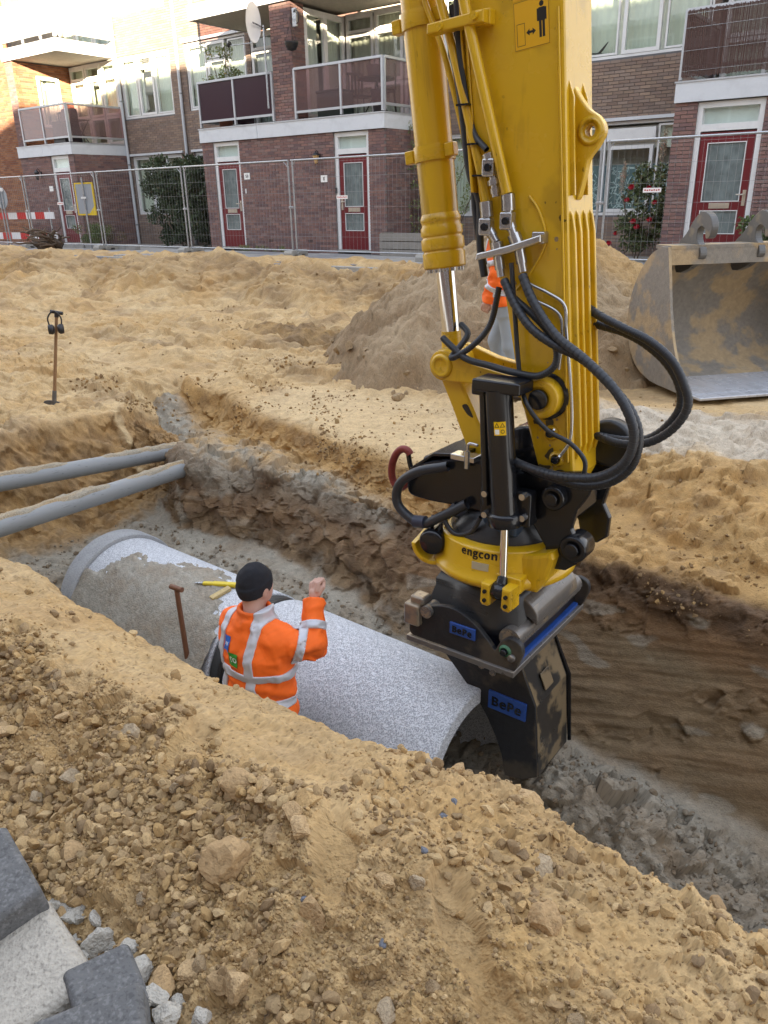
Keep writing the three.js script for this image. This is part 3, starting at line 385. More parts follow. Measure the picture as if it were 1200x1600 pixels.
// ---- ground around the site and pavement before the houses
{
  const s = new THREE.Shape([[-150, -150], [150, -150], [150, 150], [-150, 150]].map((p) => new THREE.Vector2(...p)));
  const hole = [plan(-2.9, -3.9, 0), plan(31.5, -3.9, 0), plan(31.5, fenceB(31.5) - 0.3, 0), plan(-2.9, fenceB(-2.9) - 0.3, 0)].map((v) => new THREE.Vector2(v.x, -v.z)); s.holes.push(new THREE.Path(hole));
  const g = new THREE.ShapeGeometry(s); g.rotateX(-Math.PI / 2); g.translate(0, -0.02, 0); struct('ground', metreUV(g), mat(0.2, 0.18, 0.15, 0.95, 0, { map: grainTex }));
  // pavement slabs of concrete between the fence and the fronts
  const pv = [], pr = mulberry(31); const slabs = [];
  const base = span(-30, 22, -0.16, -0.075, -1.95, 2.95); base.rotateY(HT); base.translate(...HO); const pave = struct('pavement', base, M.concrete);
  const tones = [[0.33, 0.33, 0.33], [0.38, 0.37, 0.36], [0.29, 0.29, 0.3], [0.41, 0.4, 0.37]].map((c) => mat(...c, 0.92, 0, { map: grainTex }));
  const tg = metreUV(new THREE.BoxGeometry(0.593, 0.05, 0.393)); let made = 0; const rest = [];
  for (let k = 0; k < 6; k++) for (let i = 0; i < 50; i++) {
    const lx = -18 + i * 0.6 + (k % 2) * 0.3, lz = 0.5 + k * 0.4; const w = hw(lx, 0, lz);
    const q = V(w.x, 0.1, w.z).project(camera); const inView = Math.abs(q.x) < 1.05 && Math.abs(q.y) < 1.05 && q.z < 1;
    const m = new THREE.Object3D(); m.position.set(w.x, HO[1] - 0.075 + 0.025 + (pr() - 0.5) * 0.008, w.z); m.rotation.set((pr() - 0.5) * 0.012, HT + (pr() - 0.5) * 0.01, (pr() - 0.5) * 0.012, 'YXZ'); m.updateMatrix();
    if (inView && made < 290) { const o = add('paving_slab', tg, tones[(pr() * 4) | 0], pave); o.position.copy(m.position); o.rotation.copy(m.rotation); made++; } else rest.push(m.matrix);
  }
  const ke = []; for (let x = -20; x < 14; x += 1) { const k = box(0.99, 0.2, 0.12, x, -0.135, 3.02 + R(-0.004, 0.004), 0.012); ke.push(k); }
  const kg = ke.map((k) => { k.rotateY(HT); k.translate(...HO); return k; }); for (const k of kg) add('kerbstone', k, tones[(pr() * 4) | 0], pave);
}
// ---- house with the middle block: two red doors, two balconies over them
{
  const g = house('apartment_house', 'brick apartment house with two red doors and satellite dish, left of the excavator arm');
  const x0 = -5.08, x1 = 0.85, d1 = -4.68, d2 = -0.62;
  brickWall(g, 'z', 0, x0, x1, -0.1, LOW, [[d1, d1 + 0.96, -0.1, LOW], [d2, d2 + 1.0, -0.1, LOW]]);
  brickWall(g, 'x', x1, -2, -0.001, -0.1, LOW); brickWall(g, '-x', x0, -2, -0.001, -0.1, LOW);
  brickWall(g, 'z', -2, -7.98, x0, -0.1, 8.4, [[-7.72, -5.3, 0.83, 2.55], [-7.72, -5.25, 3.65, 5.36], [-7.72, -5.3, 6.4, 8.1]], BUFF_TONES); brickWall(g, 'z', -2, x1, 4.0, -0.1, 8.4, [[1.0, 3.5, 0.74, 2.53], [1.0, 3.5, 3.66, 5.3], [1.0, 3.5, 6.4, 8.1]], BUFF_TONES);
  redDoor(g, d1, -0.04, 0.96); redDoor(g, d2, -0.04, 1.0, true);
  for (const [y, k] of [[LOW, 0], [5.3, 1]]) slab(g, x0 - 0.02, x1 + 0.02, y + 0.005, -2, 0.06, [-3.0]);
  // loggias: pillar, side wall, glazed fronts
  brickWall(g, 'z', -0.02, -2.41, -1.77, FL + 0.02, 5.3); brickWall(g, 'x', -1.77, -0.45, -0.021, FL + 0.02, 5.3, [], BRICK_TONES, 0.1); brickWall(g, '-x', -2.41, -2.0, -0.021, FL + 0.02, 5.3, [], BRICK_TONES, 0.1);
  { const s = window_(g, -1.8, FL + 0.05, 1.5, 2.3, -0.47, [[0.1, 0.7, 0.12, 2.18, 'sash'], [0.82, 1.4, 0.12, 2.18, 'sash']], { turn: Math.PI / 2, sill: false, wave: 0.03, pitch: 0.1, room: false }); s.name = 'side_window'; }
  loggiaFront(g, -1.74, 0.84, FL + 0.02, 5.29, -1.96); loggiaFront(g, -5.0, -2.45, FL + 0.02, 5.29, -1.96);
  railing(g, [0, FL + 0.03, 0.01], 0, [-1.72, -0.35, 0.8], M.smoked); railing(g, [0.82, FL + 0.03, 0], Math.PI / 2, [0.02, 1.0, 1.95], M.smoked);
  railing(g, [0, FL + 0.03, 0.01], 0, [-5.02, -3.75, -2.44], M.darkGlass); railing(g, [-5.05, FL + 0.03, 0], Math.PI / 2, [0.02, 1.95], M.darkGlass);
  railing(g, [0, 5.65, 0.01], 0, [-5.02, -3.75, -2.44], M.smoked); railing(g, [0, 5.65, 0.01], 0, [-1.72, -0.35, 0.8], M.smoked);
  loggiaFront(g, -5.0, -2.1, 5.64, 8.0, -1.96); loggiaFront(g, -2.05, 0.84, 5.64, 8.0, -1.96);
  window_(g, -7.72, 3.65, 2.47, 1.71, -2.05, [[0.1, 0.78, 0.1, 1.6, 'fix'], [0.95, 1.55, 0.12, 1.15, 'sash'], [0.95, 1.55, 1.3, 1.58, 'sash'], [1.75, 2.35, 0.1, 1.6, 'fix']]); window_(g, -7.72, 0.83, 2.42, 1.72, -2.05, winPair(2.42, 1.72)); window_(g, -7.72, 6.4, 2.42, 1.7, -2.05, winPair(2.42, 1.7));
  window_(g, 1.0, 0.74, 2.5, 1.79, -2.05, winPair(2.5, 1.79)); window_(g, 1.0, 3.66, 2.5, 1.64, -2.05, winPair(2.5, 1.64)); window_(g, 1.0, 6.4, 2.5, 1.7, -2.05, winPair(2.5, 1.7));
  add('lintel_strip', merge([span(-7.8, -5.14, 2.56, 2.62, -2.02, -1.94), span(-7.8, -5.14, 5.37, 5.44, -2.02, -1.94)]), M.fascia, g);
  downpipe(g, -7.98, -1.93, -0.1, 8.4);
  add('roof', merge([span(-8.0, 4.0, 8.4, 8.7, -10, -1.7), span(x0 - 0.1, x1 + 0.1, 8.05, 8.4, -1.7, 0.2)]), M.fascia, g);
  add('core', span(-7.9, 3.9, -0.1, 8.39, -10, -2.62), M.plaster, g);
  // hall lamp, numbers, vents
  const lm = part(g, 'wall_lamp', [-1.06, 2.1, 0.02]); add('bracket', merge([span(-0.03, 0.03, -0.06, 0.06, 0, 0.03), tube([[0, 0.04, 0.03], [0, 0.12, 0.08], [0, 0.1, 0.13]], 0.009, 12, 6)]), M.black, lm); add('lantern', turned([[0.03, -0.16], [0.075, 0.02], [0.06, 0.05]], 6).translate(0, 0, 0.13), M.yellowGlass, lm); add('cap', turned([[0.09, 0.02], [0.05, 0.07], [0, 0.1]], 6).translate(0, 0, 0.13), M.black, lm); add('foot', turned([[0, -0.18], [0.035, -0.16], [0.03, -0.15]], 6).translate(0, 0, 0.13), M.black, lm);
  houseNumber(g, -3.5, 1.75, 0, '59'); houseNumber(g, -0.95, 1.62, 0, '8'); add('doorbell', span(-3.6, -3.56, 1.35, 1.46, 0.012, 0.03, 0.004), M.white, g); add('doorbell', span(d2 - 0.02, d2 + 0.03, 1.3, 1.42, -0.015, 0.01, 0.004), M.black, g);
  for (const x of [-2.9, -1.55]) add('air_vent', merge([0, 1].map((k) => span(x, x + 0.14, 0.2 + k * 0.03, 0.218 + k * 0.03, 0.008, 0.016))), M.dark, g);
  finishHouse(g);
}
// ---- left house: one red door, patterned glass on its upper balcony
{
  const g = house('apartment_house', 'sunlit brick apartment house with patterned glass on its upper balcony, far left');
  const x0 = -13.8, x1 = -10.86;
  brickWall(g, 'z', 0, x0, x1, -0.1, LOW, [[-12.1, -11.14, -0.1, LOW]]); brickWall(g, 'x', x1, -2, -0.001, -0.1, LOW);
  brickWall(g, 'z', -2, x1, -8.02, -0.1, 8.4, [[-10.7, -8.3, 0.83, 2.55], [-10.82, -8.4, 3.62, 5.33], [-10.82, -8.4, 6.4, 8.1]], BUFF_TONES);
  redDoor(g, -12.1, -0.04, 0.96);
  slab(g, x0 - 0.02, x1 + 0.02, LOW + 0.005, -2, 0.06, [-12.4]); slab(g, x0 - 0.02, x1 + 0.02, 5.3, -2, 0.06, [-12.4]);
  brickWall(g, 'z', -0.02, -13.8, -13.4, FL + 0.02, 5.3); brickWall(g, 'x', -13.4, -2, -0.021, FL + 0.02, 5.3, [[-1.55, -0.75, FL + 0.6, 4.95]], WARM_TONES, 0.12);
  { const s = window_(g, -13.4, FL + 0.6, 0.8, 1.45, -0.75, [[0.08, 0.72, 0.08, 1.37, 'sash']], { turn: Math.PI / 2, sill: false, wave: 0.035, pitch: 0.09, curtainMat: M.blind, room: false }); s.name = 'side_window'; }
  loggiaFront(g, -13.36, -10.9, FL + 0.02, 5.29, -1.96);
  railing(g, [0, FL + 0.03, 0.01], 0, [-13.38, -12.2, -10.9], M.smoked); railing(g, [x1 - 0.03, FL + 0.03, 0], Math.PI / 2, [0.02, 1.95], M.smoked);
  railing(g, [0, 5.66, 0.01], 0, [-13.76, -12.55, -11.6, -10.9], M.pebbled); railing(g, [x1 - 0.03, 5.66, 0], Math.PI / 2, [0.02, 1.95], M.pebbled);
  loggiaFront(g, -13.7, -10.9, 5.64, 8.0, -1.96);
  window_(g, -10.82, 3.62, 2.42, 1.71, -2.05, [[0.1, 0.72, 0.1, 1.6, 'fix'], [0.88, 1.5, 0.12, 1.3, 'sash'], [0.88, 1.5, 1.42, 1.58, 'sash'], [1.66, 2.32, 0.1, 1.6, 'fix']]); window_(g, -10.7, 0.83, 2.4, 1.72, -2.05, winPair(2.4, 1.72)); window_(g, -10.82, 6.4, 2.42, 1.7, -2.05, winPair(2.42, 1.7));
  add('lintel_strip', span(-10.78, -8.2, 2.56, 2.62, -2.02, -1.94), M.fascia, g);
  downpipe(g, -10.78, -1.9, -0.1, 8.4);
  add('roof', merge([span(-14.0, -8.02, 8.4, 8.7, -10, -1.7), span(x0 - 0.1, x1 + 0.1, 8.05, 8.4, -1.7, 0.2)]), M.fascia, g); add('core', span(-13.8, -8.1, -0.1, 8.39, -10, -2.62), M.plaster, g); add('end_wall', span(-13.8, -13.62, -0.1, 8.0, -2.6, -0.25), M.mortar, g);
  const lm = part(g, 'wall_lamp', [-12.72, 2.1, 0.02]); add('bracket', merge([span(-0.03, 0.03, -0.1, 0.06, 0, 0.03), tube([[0, 0.04, 0.03], [0, 0.14, 0.1], [0, 0.1, 0.16]], 0.012, 12, 6)]), M.black, lm); add('lantern', turned([[0.04, -0.18], [0.085, 0.02], [0.1, 0.03], [0.0, 0.12]], 6).translate(0, 0, 0.16), M.black, lm);
  houseNumber(g, -12.3, 1.65, 0, '');
  finishHouse(g);
}
// ---- right house: bamboo screen on the balcony, red door behind the lying bucket
{
  const g = house('apartment_house', 'brick apartment house with bamboo balcony screen and red door, right of the excavator arm');
  const x0 = 7.08, x1 = 12.4, d1 = 7.46;
  brickWall(g, 'z', 0, x0, x1, -0.1, LOW, [[d1, d1 + 1.08, -0.1, LOW]]); brickWall(g, '-x', x0, -2, -0.001, -0.1, LOW);
  brickWall(g, 'z', -2, 4.04, x0, -0.1, 8.4, [[4.3, 6.7, 0.74, 2.53], [4.3, 6.95, 3.68, 5.35], [4.3, 6.9, 6.4, 8.1]], BUFF_TONES);
  redDoor(g, d1, -0.04, 1.08, false);
  slab(g, x0 - 0.02, x1 + 0.02, LOW + 0.005, -2, 0.06, [10]); slab(g, x0 - 0.02, x1 + 0.02, 5.3, -2, 0.06, [10]);
  const rl = railing(g, [0, FL + 0.03, 0.01], 0, [7.12, 8.6, 10.2], null, 0.2, 1.0); railing(g, [7.11, FL + 0.03, 0], Math.PI / 2, [0.02, 1.95], M.darkGlass);
  { const st = []; const br = mulberry(8); for (let x = 7.14; x < 10.2; x += 0.017) { const r = 0.0075; const gg = new THREE.CylinderGeometry(r, r, 0.95 + br() * 0.05, 5, 1); gg.translate(x + (br() - 0.5) * 0.004, 0.52, 0.045 + (br() - 0.5) * 0.006); st.push(clean(gg)); } const sc = add('bamboo_screen', merge(st), M.bamboo, rl); sc.userData.kind = 'stuff'; add('binding_wire', merge([0.12, 0.42, 0.75, 0.95].map((y) => span(7.14, 10.2, y, y + 0.006, 0.052, 0.058))), M.zinc, rl); }
  loggiaFront(g, 7.2, 12.2, FL + 0.02, 5.29, -1.96);
  window_(g, 4.3, 3.68, 2.65, 1.67, -2.05, [[0.1, 0.8, 0.1, 1.56, 'fix'], [0.98, 1.62, 0.12, 1.54, 'sash'], [1.8, 2.55, 0.1, 1.56, 'fix']], { wave: 0.012, pitch: 0.2 }); window_(g, 4.3, 6.4, 2.6, 1.7, -2.05, winPair(2.6, 1.7));
  { const w = window_(g, 4.3, 0.74, 2.4, 1.79, -2.05, [[0.1, 0.72, 0.1, 1.68, 'fix'], [0.88, 1.7, 0.12, 1.28, 'sash'], [1.86, 2.3, 0.1, 1.68, 'fix']], { curtain: false }); add('vent_box', span(0.78, 1.8, 1.42, 1.66, -0.06, 0.06, 0.015), M.white, w);
    add('roller_blind', span(0.06, 2.34, 1.28, 1.7, -0.14, -0.13), M.blind, w);
    // frosted leaf film on the lower part of the panes
    const lf = []; const lr = mulberry(12); for (const [a, b] of [[0.1, 0.72], [0.88, 1.7], [1.86, 2.3]]) for (let k = 0; k < 170 * (b - a); k++) { const s = new THREE.PlaneGeometry(0.1, 0.014); s.rotateZ(lr() * 6.28); s.translate(mix(a + 0.04, b - 0.04, lr()), mix(0.16, 0.92, lr()), -0.042); lf.push(clean(s)); } add('leaf_film', merge(lf), mat(0.5, 0.6, 0.64, 0.5, 0, { side: THREE.DoubleSide }), w).userData.kind = 'stuff'; add('film_ground', span(0.06, 2.34, 0.06, 0.98, -0.06, -0.056), mat(0.1, 0.16, 0.18, 0.6), w); }
  { const b = add('bird_ornament', plate(outline([[0, 0], [0.14, 0], [0.2, 0.05], [0.34, 0.17], [0.24, 0.03], [0.2, -0.01], [0.24, -0.02], [0, -0.02]].map((p) => [p[0], p[1]]), 40), 0.03, 0, 0.004), M.black, g); b.position.set(4.55, 3.84, -2.15); }
  add('lintel_strip', span(4.2, 6.98, 2.54, 2.6, -2.02, -1.94), M.fascia, g);
  add('roof', merge([span(4.04, x1, 8.4, 8.7, -10, -1.7), span(x0 - 0.1, x1 + 0.1, 8.05, 8.4, -1.7, 0.2)]), M.fascia, g); add('core', span(4.1, x1, -0.1, 8.39, -10, -2.62), M.plaster, g);
  finishHouse(g);
}
// ---- wing at the far left end of the row
{
  const g = house('brick_building', 'orange brick wing closing the row behind the left balcony');
  brickWall(g, 'z', -0.5, -20, -13.86, -0.1, 9.5, [], WARM_TONES); add('roof', span(-20, -13.86, 9.5, 9.8, -8, -0.3), M.fascia, g); add('core', span(-19.9, -13.9, -0.1, 9.49, -8, -0.75), M.plaster, g);
  finishHouse(g);
}
// ---- the row of houses on the camera's side of the street; its shadow lies over the site
{
  const g = thing('apartment_row', 'long flat-roofed apartment row on the near side of the street', 'building', HO, HT);
  const w = mat(0.22, 0.14, 0.11, 0.9, 0, { map: grainTex }), D = 22;
  add('wall', span(13.5, 60, -0.3, 10.25, D, D + 10), w, g); add('wall', span(-40, 13.49, -0.3, 8.5, D, D + 10), w, g); add('roof', span(13.4, 60, 10.25, 10.45, D - 0.2, D + 10.2), M.fascia, g); add('roof', span(-40, 13.38, 8.5, 8.7, D - 0.2, D + 10.2), M.fascia, g);
  for (let f = 0; f < 3; f++) for (let x = -36; x < 58; x += 4) { const wn = add('window', span(x, x + 2.2, 0.9 + f * 2.8, 2.4 + f * 2.8, D - 0.03, D + 0.02), M.white, g); add('pane', span(x + 0.1, x + 2.1, 1.0 + f * 2.8, 2.3 + f * 2.8, D - 0.04, D - 0.035), mat(0.05, 0.06, 0.07, 0.05), wn); }
}
// ---------------------------------------------------------------- fence, plants and small things along the houses
const FS = 3.58, fx = (k) => V(0.98 - 0.8 * FS * k, 0.12, -16.4 - 0.6 * FS * k); // post positions along the fence
{
  const FP = 3.5, parts = { rail: rod([0, 1.98, 0], [FP, 1.98, 0], 0.02, 0.02, 10), rail2: rod([0, 0.12, 0], [FP, 0.12, 0], 0.016, 0.016, 10), post: merge([rod([0, -0.05, 0], [0, 2.0, 0], 0.021, 0.021, 12)]) };
  const wires = []; for (let x = 0.11; x < FP; x += 0.105) wires.push(span(x - 0.0011, x + 0.0011, 0.12, 1.98, -0.0011, 0.0011)); for (let y = 0.42; y < 1.95; y += 0.3) wires.push(span(0, FP, y - 0.0016, y + 0.0016, 0.002, 0.005));
  const wire = merge(wires), wm = mat(0.36, 0.37, 0.38, 0.5, 0.6), brace = merge([rod([0.02, 1.85, 0], [0.14, 1.97, 0], 0.009, 0.009, 6), rod([FP - 0.02, 1.85, 0], [FP - 0.14, 1.97, 0], 0.009, 0.009, 6)]);
  const feetMat = mat(0.38, 0.37, 0.34, 0.95, 0, { map: grainTex, bumpMap: grainBump, bumpScale: 0.004 });
  const foot = merge([plate([[-0.35, 0], [-0.35, 0.09], [-0.3, 0.145], [-0.1, 0.145], [-0.09, 0.1], [0.09, 0.1], [0.1, 0.145], [0.3, 0.145], [0.35, 0.09], [0.35, 0], [0.24, 0], [0.22, 0.05], [0.1, 0.05], [0.08, 0], [-0.08, 0], [-0.1, 0.05], [-0.22, 0.05], [-0.24, 0]], 0.22, 0, 0.01)]);
  const said = ['by the far left barrier', 'with the back of a yellow-edged sign behind it', 'before the big dark shrub', 'before the left red door of the middle block', 'before the brick wall and right door of the middle block', 'partly hidden by the excavator arm', 'before the right house and its roses'];
  for (let k = 4; k >= -2; k--) {
    const p = fx(k + 1), q = fx(k), g = thing('mesh_fence', `galvanised wire mesh fence panel ${said[4 - k]}`, 'fence', [p.x, 0.14, p.z], Math.atan2(-(q.z - p.z), q.x - p.x), 'temporary fence along the pavement');
    add('post', parts.post, M.zinc, g).position.x = 0.045; add('post', parts.post, M.zinc, g).position.x = FP; add('rail', parts.rail, M.zinc, g); add('rail', parts.rail2, M.zinc, g); add('brace', brace, M.zinc, g); add('wire_mesh', wire, wm, g).userData.kind = 'stuff';
    add('clamp', merge([span(FP - 0.03, FP + 0.11, 1.0, 1.05, -0.035, 0.035, 0.008), rod([FP + 0.04, 1.025, -0.05], [FP + 0.04, 1.025, 0.06], 0.009, 0.009, 8)]), M.zinc, g);
    if (k === 0 || k === -2 || k === 3) { const s = add('tag', span(FP * 0.5 - 0.15, FP * 0.5 + 0.15, 1.18, 1.25, 0.012, 0.016), M.white, g); const cv = document.createElement('canvas'); cv.width = 128; cv.height = 32; const c = cv.getContext('2d'); c.fillStyle = '#ece8e6'; c.fillRect(0, 0, 128, 32); c.fillStyle = '#b23a34'; for (let i = 0; i < 7; i++) c.fillRect(10 + i * 16, 10 + (i % 2) * 2, 11, 10); const t = new THREE.CanvasTexture(cv); t.colorSpace = THREE.SRGBColorSpace; const gg = new THREE.PlaneGeometry(0.3, 0.07); gg.translate(FP * 0.5, 1.215, 0.0175); add('print', clean(gg), mat(1, 1, 1, 0.5, 0, { map: t }), s); if (k === 0) s.position.x = -0.25 * FP + 0.55; if (k === -2) s.position.x = -0.26 * FP; }
    const f = add('concrete_block', foot, feetMat); f.position.set(q.x, 0.123, q.z); f.rotation.y = HT + Math.PI / 2 + R(-0.2, 0.2); tag(f, `concrete foot block of the fence, ${['leftmost, by the root pile', 'left of the big dark shrub', 'under the post beside the dark shrub', 'under the post between the two red doors', 'beside the excavator cylinder', 'behind the soil heap', 'behind the lying digging bucket'][4 - k]}`, 'fence foot', 'fence foot blocks');
  }
}
// foliage: many bent leaves spread through lumps
const leafMat = (r, g, b) => mat(r, g, b, 0.75, 0, { vertexColors: true, side: THREE.DoubleSide, transmission: 0.25, thickness: 0 });
const greenDark = leafMat(0.05, 0.075, 0.03), greenMid = leafMat(0.11, 0.15, 0.045), greenPale = leafMat(0.2, 0.24, 0.08), barkMat = mat(0.14, 0.1, 0.07, 0.9, 0, { map: grainTex });
function leaves(n, pick, size, seed, aspect = 0.5) {
  const r = mulberry(seed), P = new Float32Array(n * 12), C = new Float32Array(n * 12), I = new Uint32Array(n * 6), e = new THREE.Euler(), q = new THREE.Quaternion(), v = V();
  for (let i = 0; i < n; i++) {
    const c = pick(r), s = size * (0.6 + 0.8 * r()); q.setFromEuler(e.set(r() * 6.28, r() * 6.28, r() * 6.28)); const f = 0.65 + 0.75 * r(), ye = r() < 0.06 ? 1.6 : 1;
    [[0, -s, 0], [s * aspect, 0, s * 0.18], [0, s, 0], [-s * aspect, 0, s * 0.18]].forEach((p, k) => { v.set(...p).applyQuaternion(q); P[i * 12 + k * 3] = c[0] + v.x; P[i * 12 + k * 3 + 1] = c[1] + v.y; P[i * 12 + k * 3 + 2] = c[2] + v.z; C[i * 12 + k * 3] = f * ye; C[i * 12 + k * 3 + 1] = f; C[i * 12 + k * 3 + 2] = f; });
    I.set([i * 4, i * 4 + 1, i * 4 + 2, i * 4, i * 4 + 2, i * 4 + 3], i * 6);
  }
  const g = new THREE.BufferGeometry(); g.setAttribute('position', new THREE.BufferAttribute(P, 3)); g.setAttribute('color', new THREE.BufferAttribute(C, 3)); g.setIndex(new THREE.BufferAttribute(I, 1)); g.computeVertexNormals(); return g;
}
const lumps = (list) => (r) => { const [x, y, z, rx, ry, rz] = list[(r() * list.length) | 0]; let a, b, c; do { a = r() * 2 - 1; b = r() * 2 - 1; c = r() * 2 - 1; } while (a * a + b * b + c * c > 1); const k = 0.75 + 0.35 * r(); return [x + a * rx * k, y + b * ry * k, z + c * rz * k]; };
function stems(list, r = 0.012) { return merge(list.map((p) => tube(p, r, 10, 5))); }
const plant = (name, label, cat, p, turn = 0) => thing(name, label, cat, [p.x, p.y, p.z], turn);
{ // big dark shrub between left and middle house
  const g = plant('shrub', 'tall dark evergreen shrub against the brick wall behind the fence', 'shrub', hw(-7.1, -0.05, -0.9), HT);
  const L = [], r = mulberry(4); for (let i = 0; i < 80; i++) { const y = 0.2 + 2.05 * r(), w = 1.25 * (1 - 0.25 * Math.abs(y - 1.1)); L.push([(r() * 2 - 1) * w, y, (r() * 2 - 1) * 0.55, 0.32, 0.3, 0.3]); }
  add('crown', leaves(19000, lumps(L), 0.055, 21), greenDark, g); add('stem', stems([[[0, 0, 0], [-0.1, 0.8, 0.1], [-0.5, 1.7, 0]], [[0.1, 0, 0], [0.3, 0.9, 0], [0.7, 1.8, 0.1]], [[-0.1, 0, 0.1], [-0.5, 0.6, 0.2], [-0.9, 1.2, 0]]], 0.025), barkMat, g);
}
{ // low plants in the bed by the left house
  const g = plant('garden_plant', 'low green bushy plant in the bed left of the dark shrub', 'plant', hw(-9.9, 0, 0.3), HT); const L = []; const r = mulberry(6); for (let i = 0; i < 16; i++) L.push([(r() * 2 - 1) * 0.45, 0.12 + 0.4 * r(), (r() * 2 - 1) * 0.3, 0.18, 0.16, 0.18]); add('foliage', leaves(1600, lumps(L), 0.04, 22, 0.22), greenMid, g); add('stem', stems([[[0, -0.02, 0], [0.1, 0.2, 0], [0.25, 0.4, 0]], [[0, -0.02, 0], [-0.12, 0.2, 0], [-0.3, 0.35, 0]]], 0.01), barkMat, g);
  const g2 = plant('garden_plant', 'brown half-dead bushy plant behind the low green one', 'plant', hw(-10.3, 0, -0.5), HT); const L2 = []; for (let i = 0; i < 12; i++) L2.push([(r() * 2 - 1) * 0.7, 0.15 + 0.45 * r(), (r() * 2 - 1) * 0.3, 0.2, 0.16, 0.18]); add('foliage', leaves(1000, lumps(L2), 0.045, 23, 0.25), leafMat(0.16, 0.12, 0.06), g2); add('stem', stems([[[0, -0.02, 0], [0.2, 0.3, 0], [0.5, 0.5, 0]], [[0, -0.02, 0], [-0.3, 0.3, 0], [-0.6, 0.5, 0]]], 0.012), barkMat, g2);
  const g3 = plant('garden_plant', 'strip of short weeds at the foot of the brick wall', 'plant', hw(-3.0, -0.05, 0.12), HT); const L3 = []; for (let i = 0; i < 14; i++) L3.push([(r() * 2 - 1) * 0.9, 0.05 + 0.07 * r(), (r() * 2 - 1) * 0.08, 0.1, 0.07, 0.06]); add('foliage', leaves(500, lumps(L3), 0.028, 24, 0.25), greenPale, g3);
  const g4 = plant('garden_edging', 'low stone edging of the plant bed behind the fence', 'edging', hw(-8.9, -0.03, 1.0), HT); for (let i = 0; i < 8; i++) add('stone', box(0.46, 0.16 + R(-0.03, 0.03), 0.16, -1.7 + i * 0.48, 0.05, R(-0.03, 0.03), 0.02), M.concrete, g4);
}
{ // thin climbing plants by the middle block's side
  const g = plant('climbing_plant', 'thin pale climbing plant behind the excavator cylinder', 'plant', hw(1.3, -0.05, -1.0), HT);
  const r = mulberry(9), st = [], L = []; for (let i = 0; i < 9; i++) { const x = -0.5 + i * 0.2, h = 1.6 + r() * 1.6; st.push([[x * 0.5, 0, 0], [x + 0.1 * r(), h * 0.5, 0.1 * r()], [x * 1.5 + 0.3 * r(), h, 0.2 * r()]]); for (let k = 0; k < 6; k++) { const t = 0.25 + 0.75 * k / 5; L.push([x * (0.5 + t), h * t, 0.15 * t, 0.16, 0.16, 0.14]); } }
  add('stem', stems(st, 0.009), barkMat, g); add('foliage', leaves(2200, lumps(L), 0.032, 25), greenPale, g);
}
{ // rose bush
  const g = plant('rose_bush', 'leafy rose bush with red flowers by the right house corner', 'rose bush', hw(6.35, -0.05, -0.75), HT);
  const r = mulberry(13), L = []; for (let i = 0; i < 26; i++) L.push([(r() * 2 - 1) * 0.5 + 0.2, 0.25 + 1.45 * r(), (r() * 2 - 1) * 0.3, 0.2, 0.2, 0.2]); add('foliage', leaves(3200, lumps(L), 0.042, 26), leafMat(0.1, 0.13, 0.045), g);
  add('stem', stems([[[0, 0, 0], [0.1, 0.8, 0], [0.3, 1.6, 0]], [[0, 0, 0], [-0.2, 0.6, 0], [-0.3, 1.2, 0.1]], [[0.05, 0, 0], [0.3, 0.7, 0.1], [0.45, 1.3, 0]]], 0.014), barkMat, g);
  const petal = mat(0.42, 0.012, 0.03, 0.6); for (const [x, y] of [[-0.1, 1.1], [0.42, 1.05], [0.05, 0.72], [-0.28, 0.5], [0.12, 0.62], [-0.38, 0.32], [0.3, 1.3], [-0.05, 1.32], [0.35, 0.75], [-0.33, 0.12]]) { const fl = [], s = 0.055 + 0.02 * r(); for (let k = 0; k < 9; k++) { const pg = new THREE.SphereGeometry(s, 6, 4, 0, 2.2, 0.2, 1.5); pg.scale(1, 0.9, 0.55); pg.rotateX(0.5 + 0.08 * k); pg.rotateY(k * 2.4); pg.scale(1 - k * 0.06, 1 - k * 0.04, 1 - k * 0.06); fl.push(clean(pg)); } const f = add('flower', merge(fl), petal, g); f.position.set(x, y, 0.36 + 0.08 * r()); f.rotation.x = 0.9; }
  const g2 = plant('ornamental_grass', 'two dry pampas plumes beside the right window', 'grass', hw(6.55, -0.05, -1.6), HT); for (const [x, h] of [[-0.15, 2.1], [0.12, 2.0], [-0.9, 1.55]]) { add('stem', tube([[x * 0.4, 0, 0], [x * 0.8, h * 0.5, 0], [x, h - 0.4, 0]], 0.006, 10, 5), M.wood, g2); add('plume', leaves(260, lumps([[x, h - 0.1, 0, 0.07, 0.3, 0.06], [x + 0.03, h + 0.08, 0, 0.05, 0.2, 0.05]]), 0.045, 30 + h * 10, 0.12), leafMat(0.5, 0.43, 0.32), g2); }
  const g3 = plant('garden_plant', 'green plant beside the right red door, behind the lying bucket', 'plant', hw(8.95, -0.05, 0.3), HT); const L3 = []; for (let i = 0; i < 12; i++) L3.push([(r() * 2 - 1) * 0.35, 0.3 + 0.45 * r(), (r() * 2 - 1) * 0.3, 0.18, 0.16, 0.18]); add('foliage', leaves(1500, lumps(L3), 0.042, 27), greenMid, g3); add('stem', stems([[[0, 0, 0], [0.1, 0.3, 0], [0.2, 0.6, 0]]], 0.012), barkMat, g3);
}
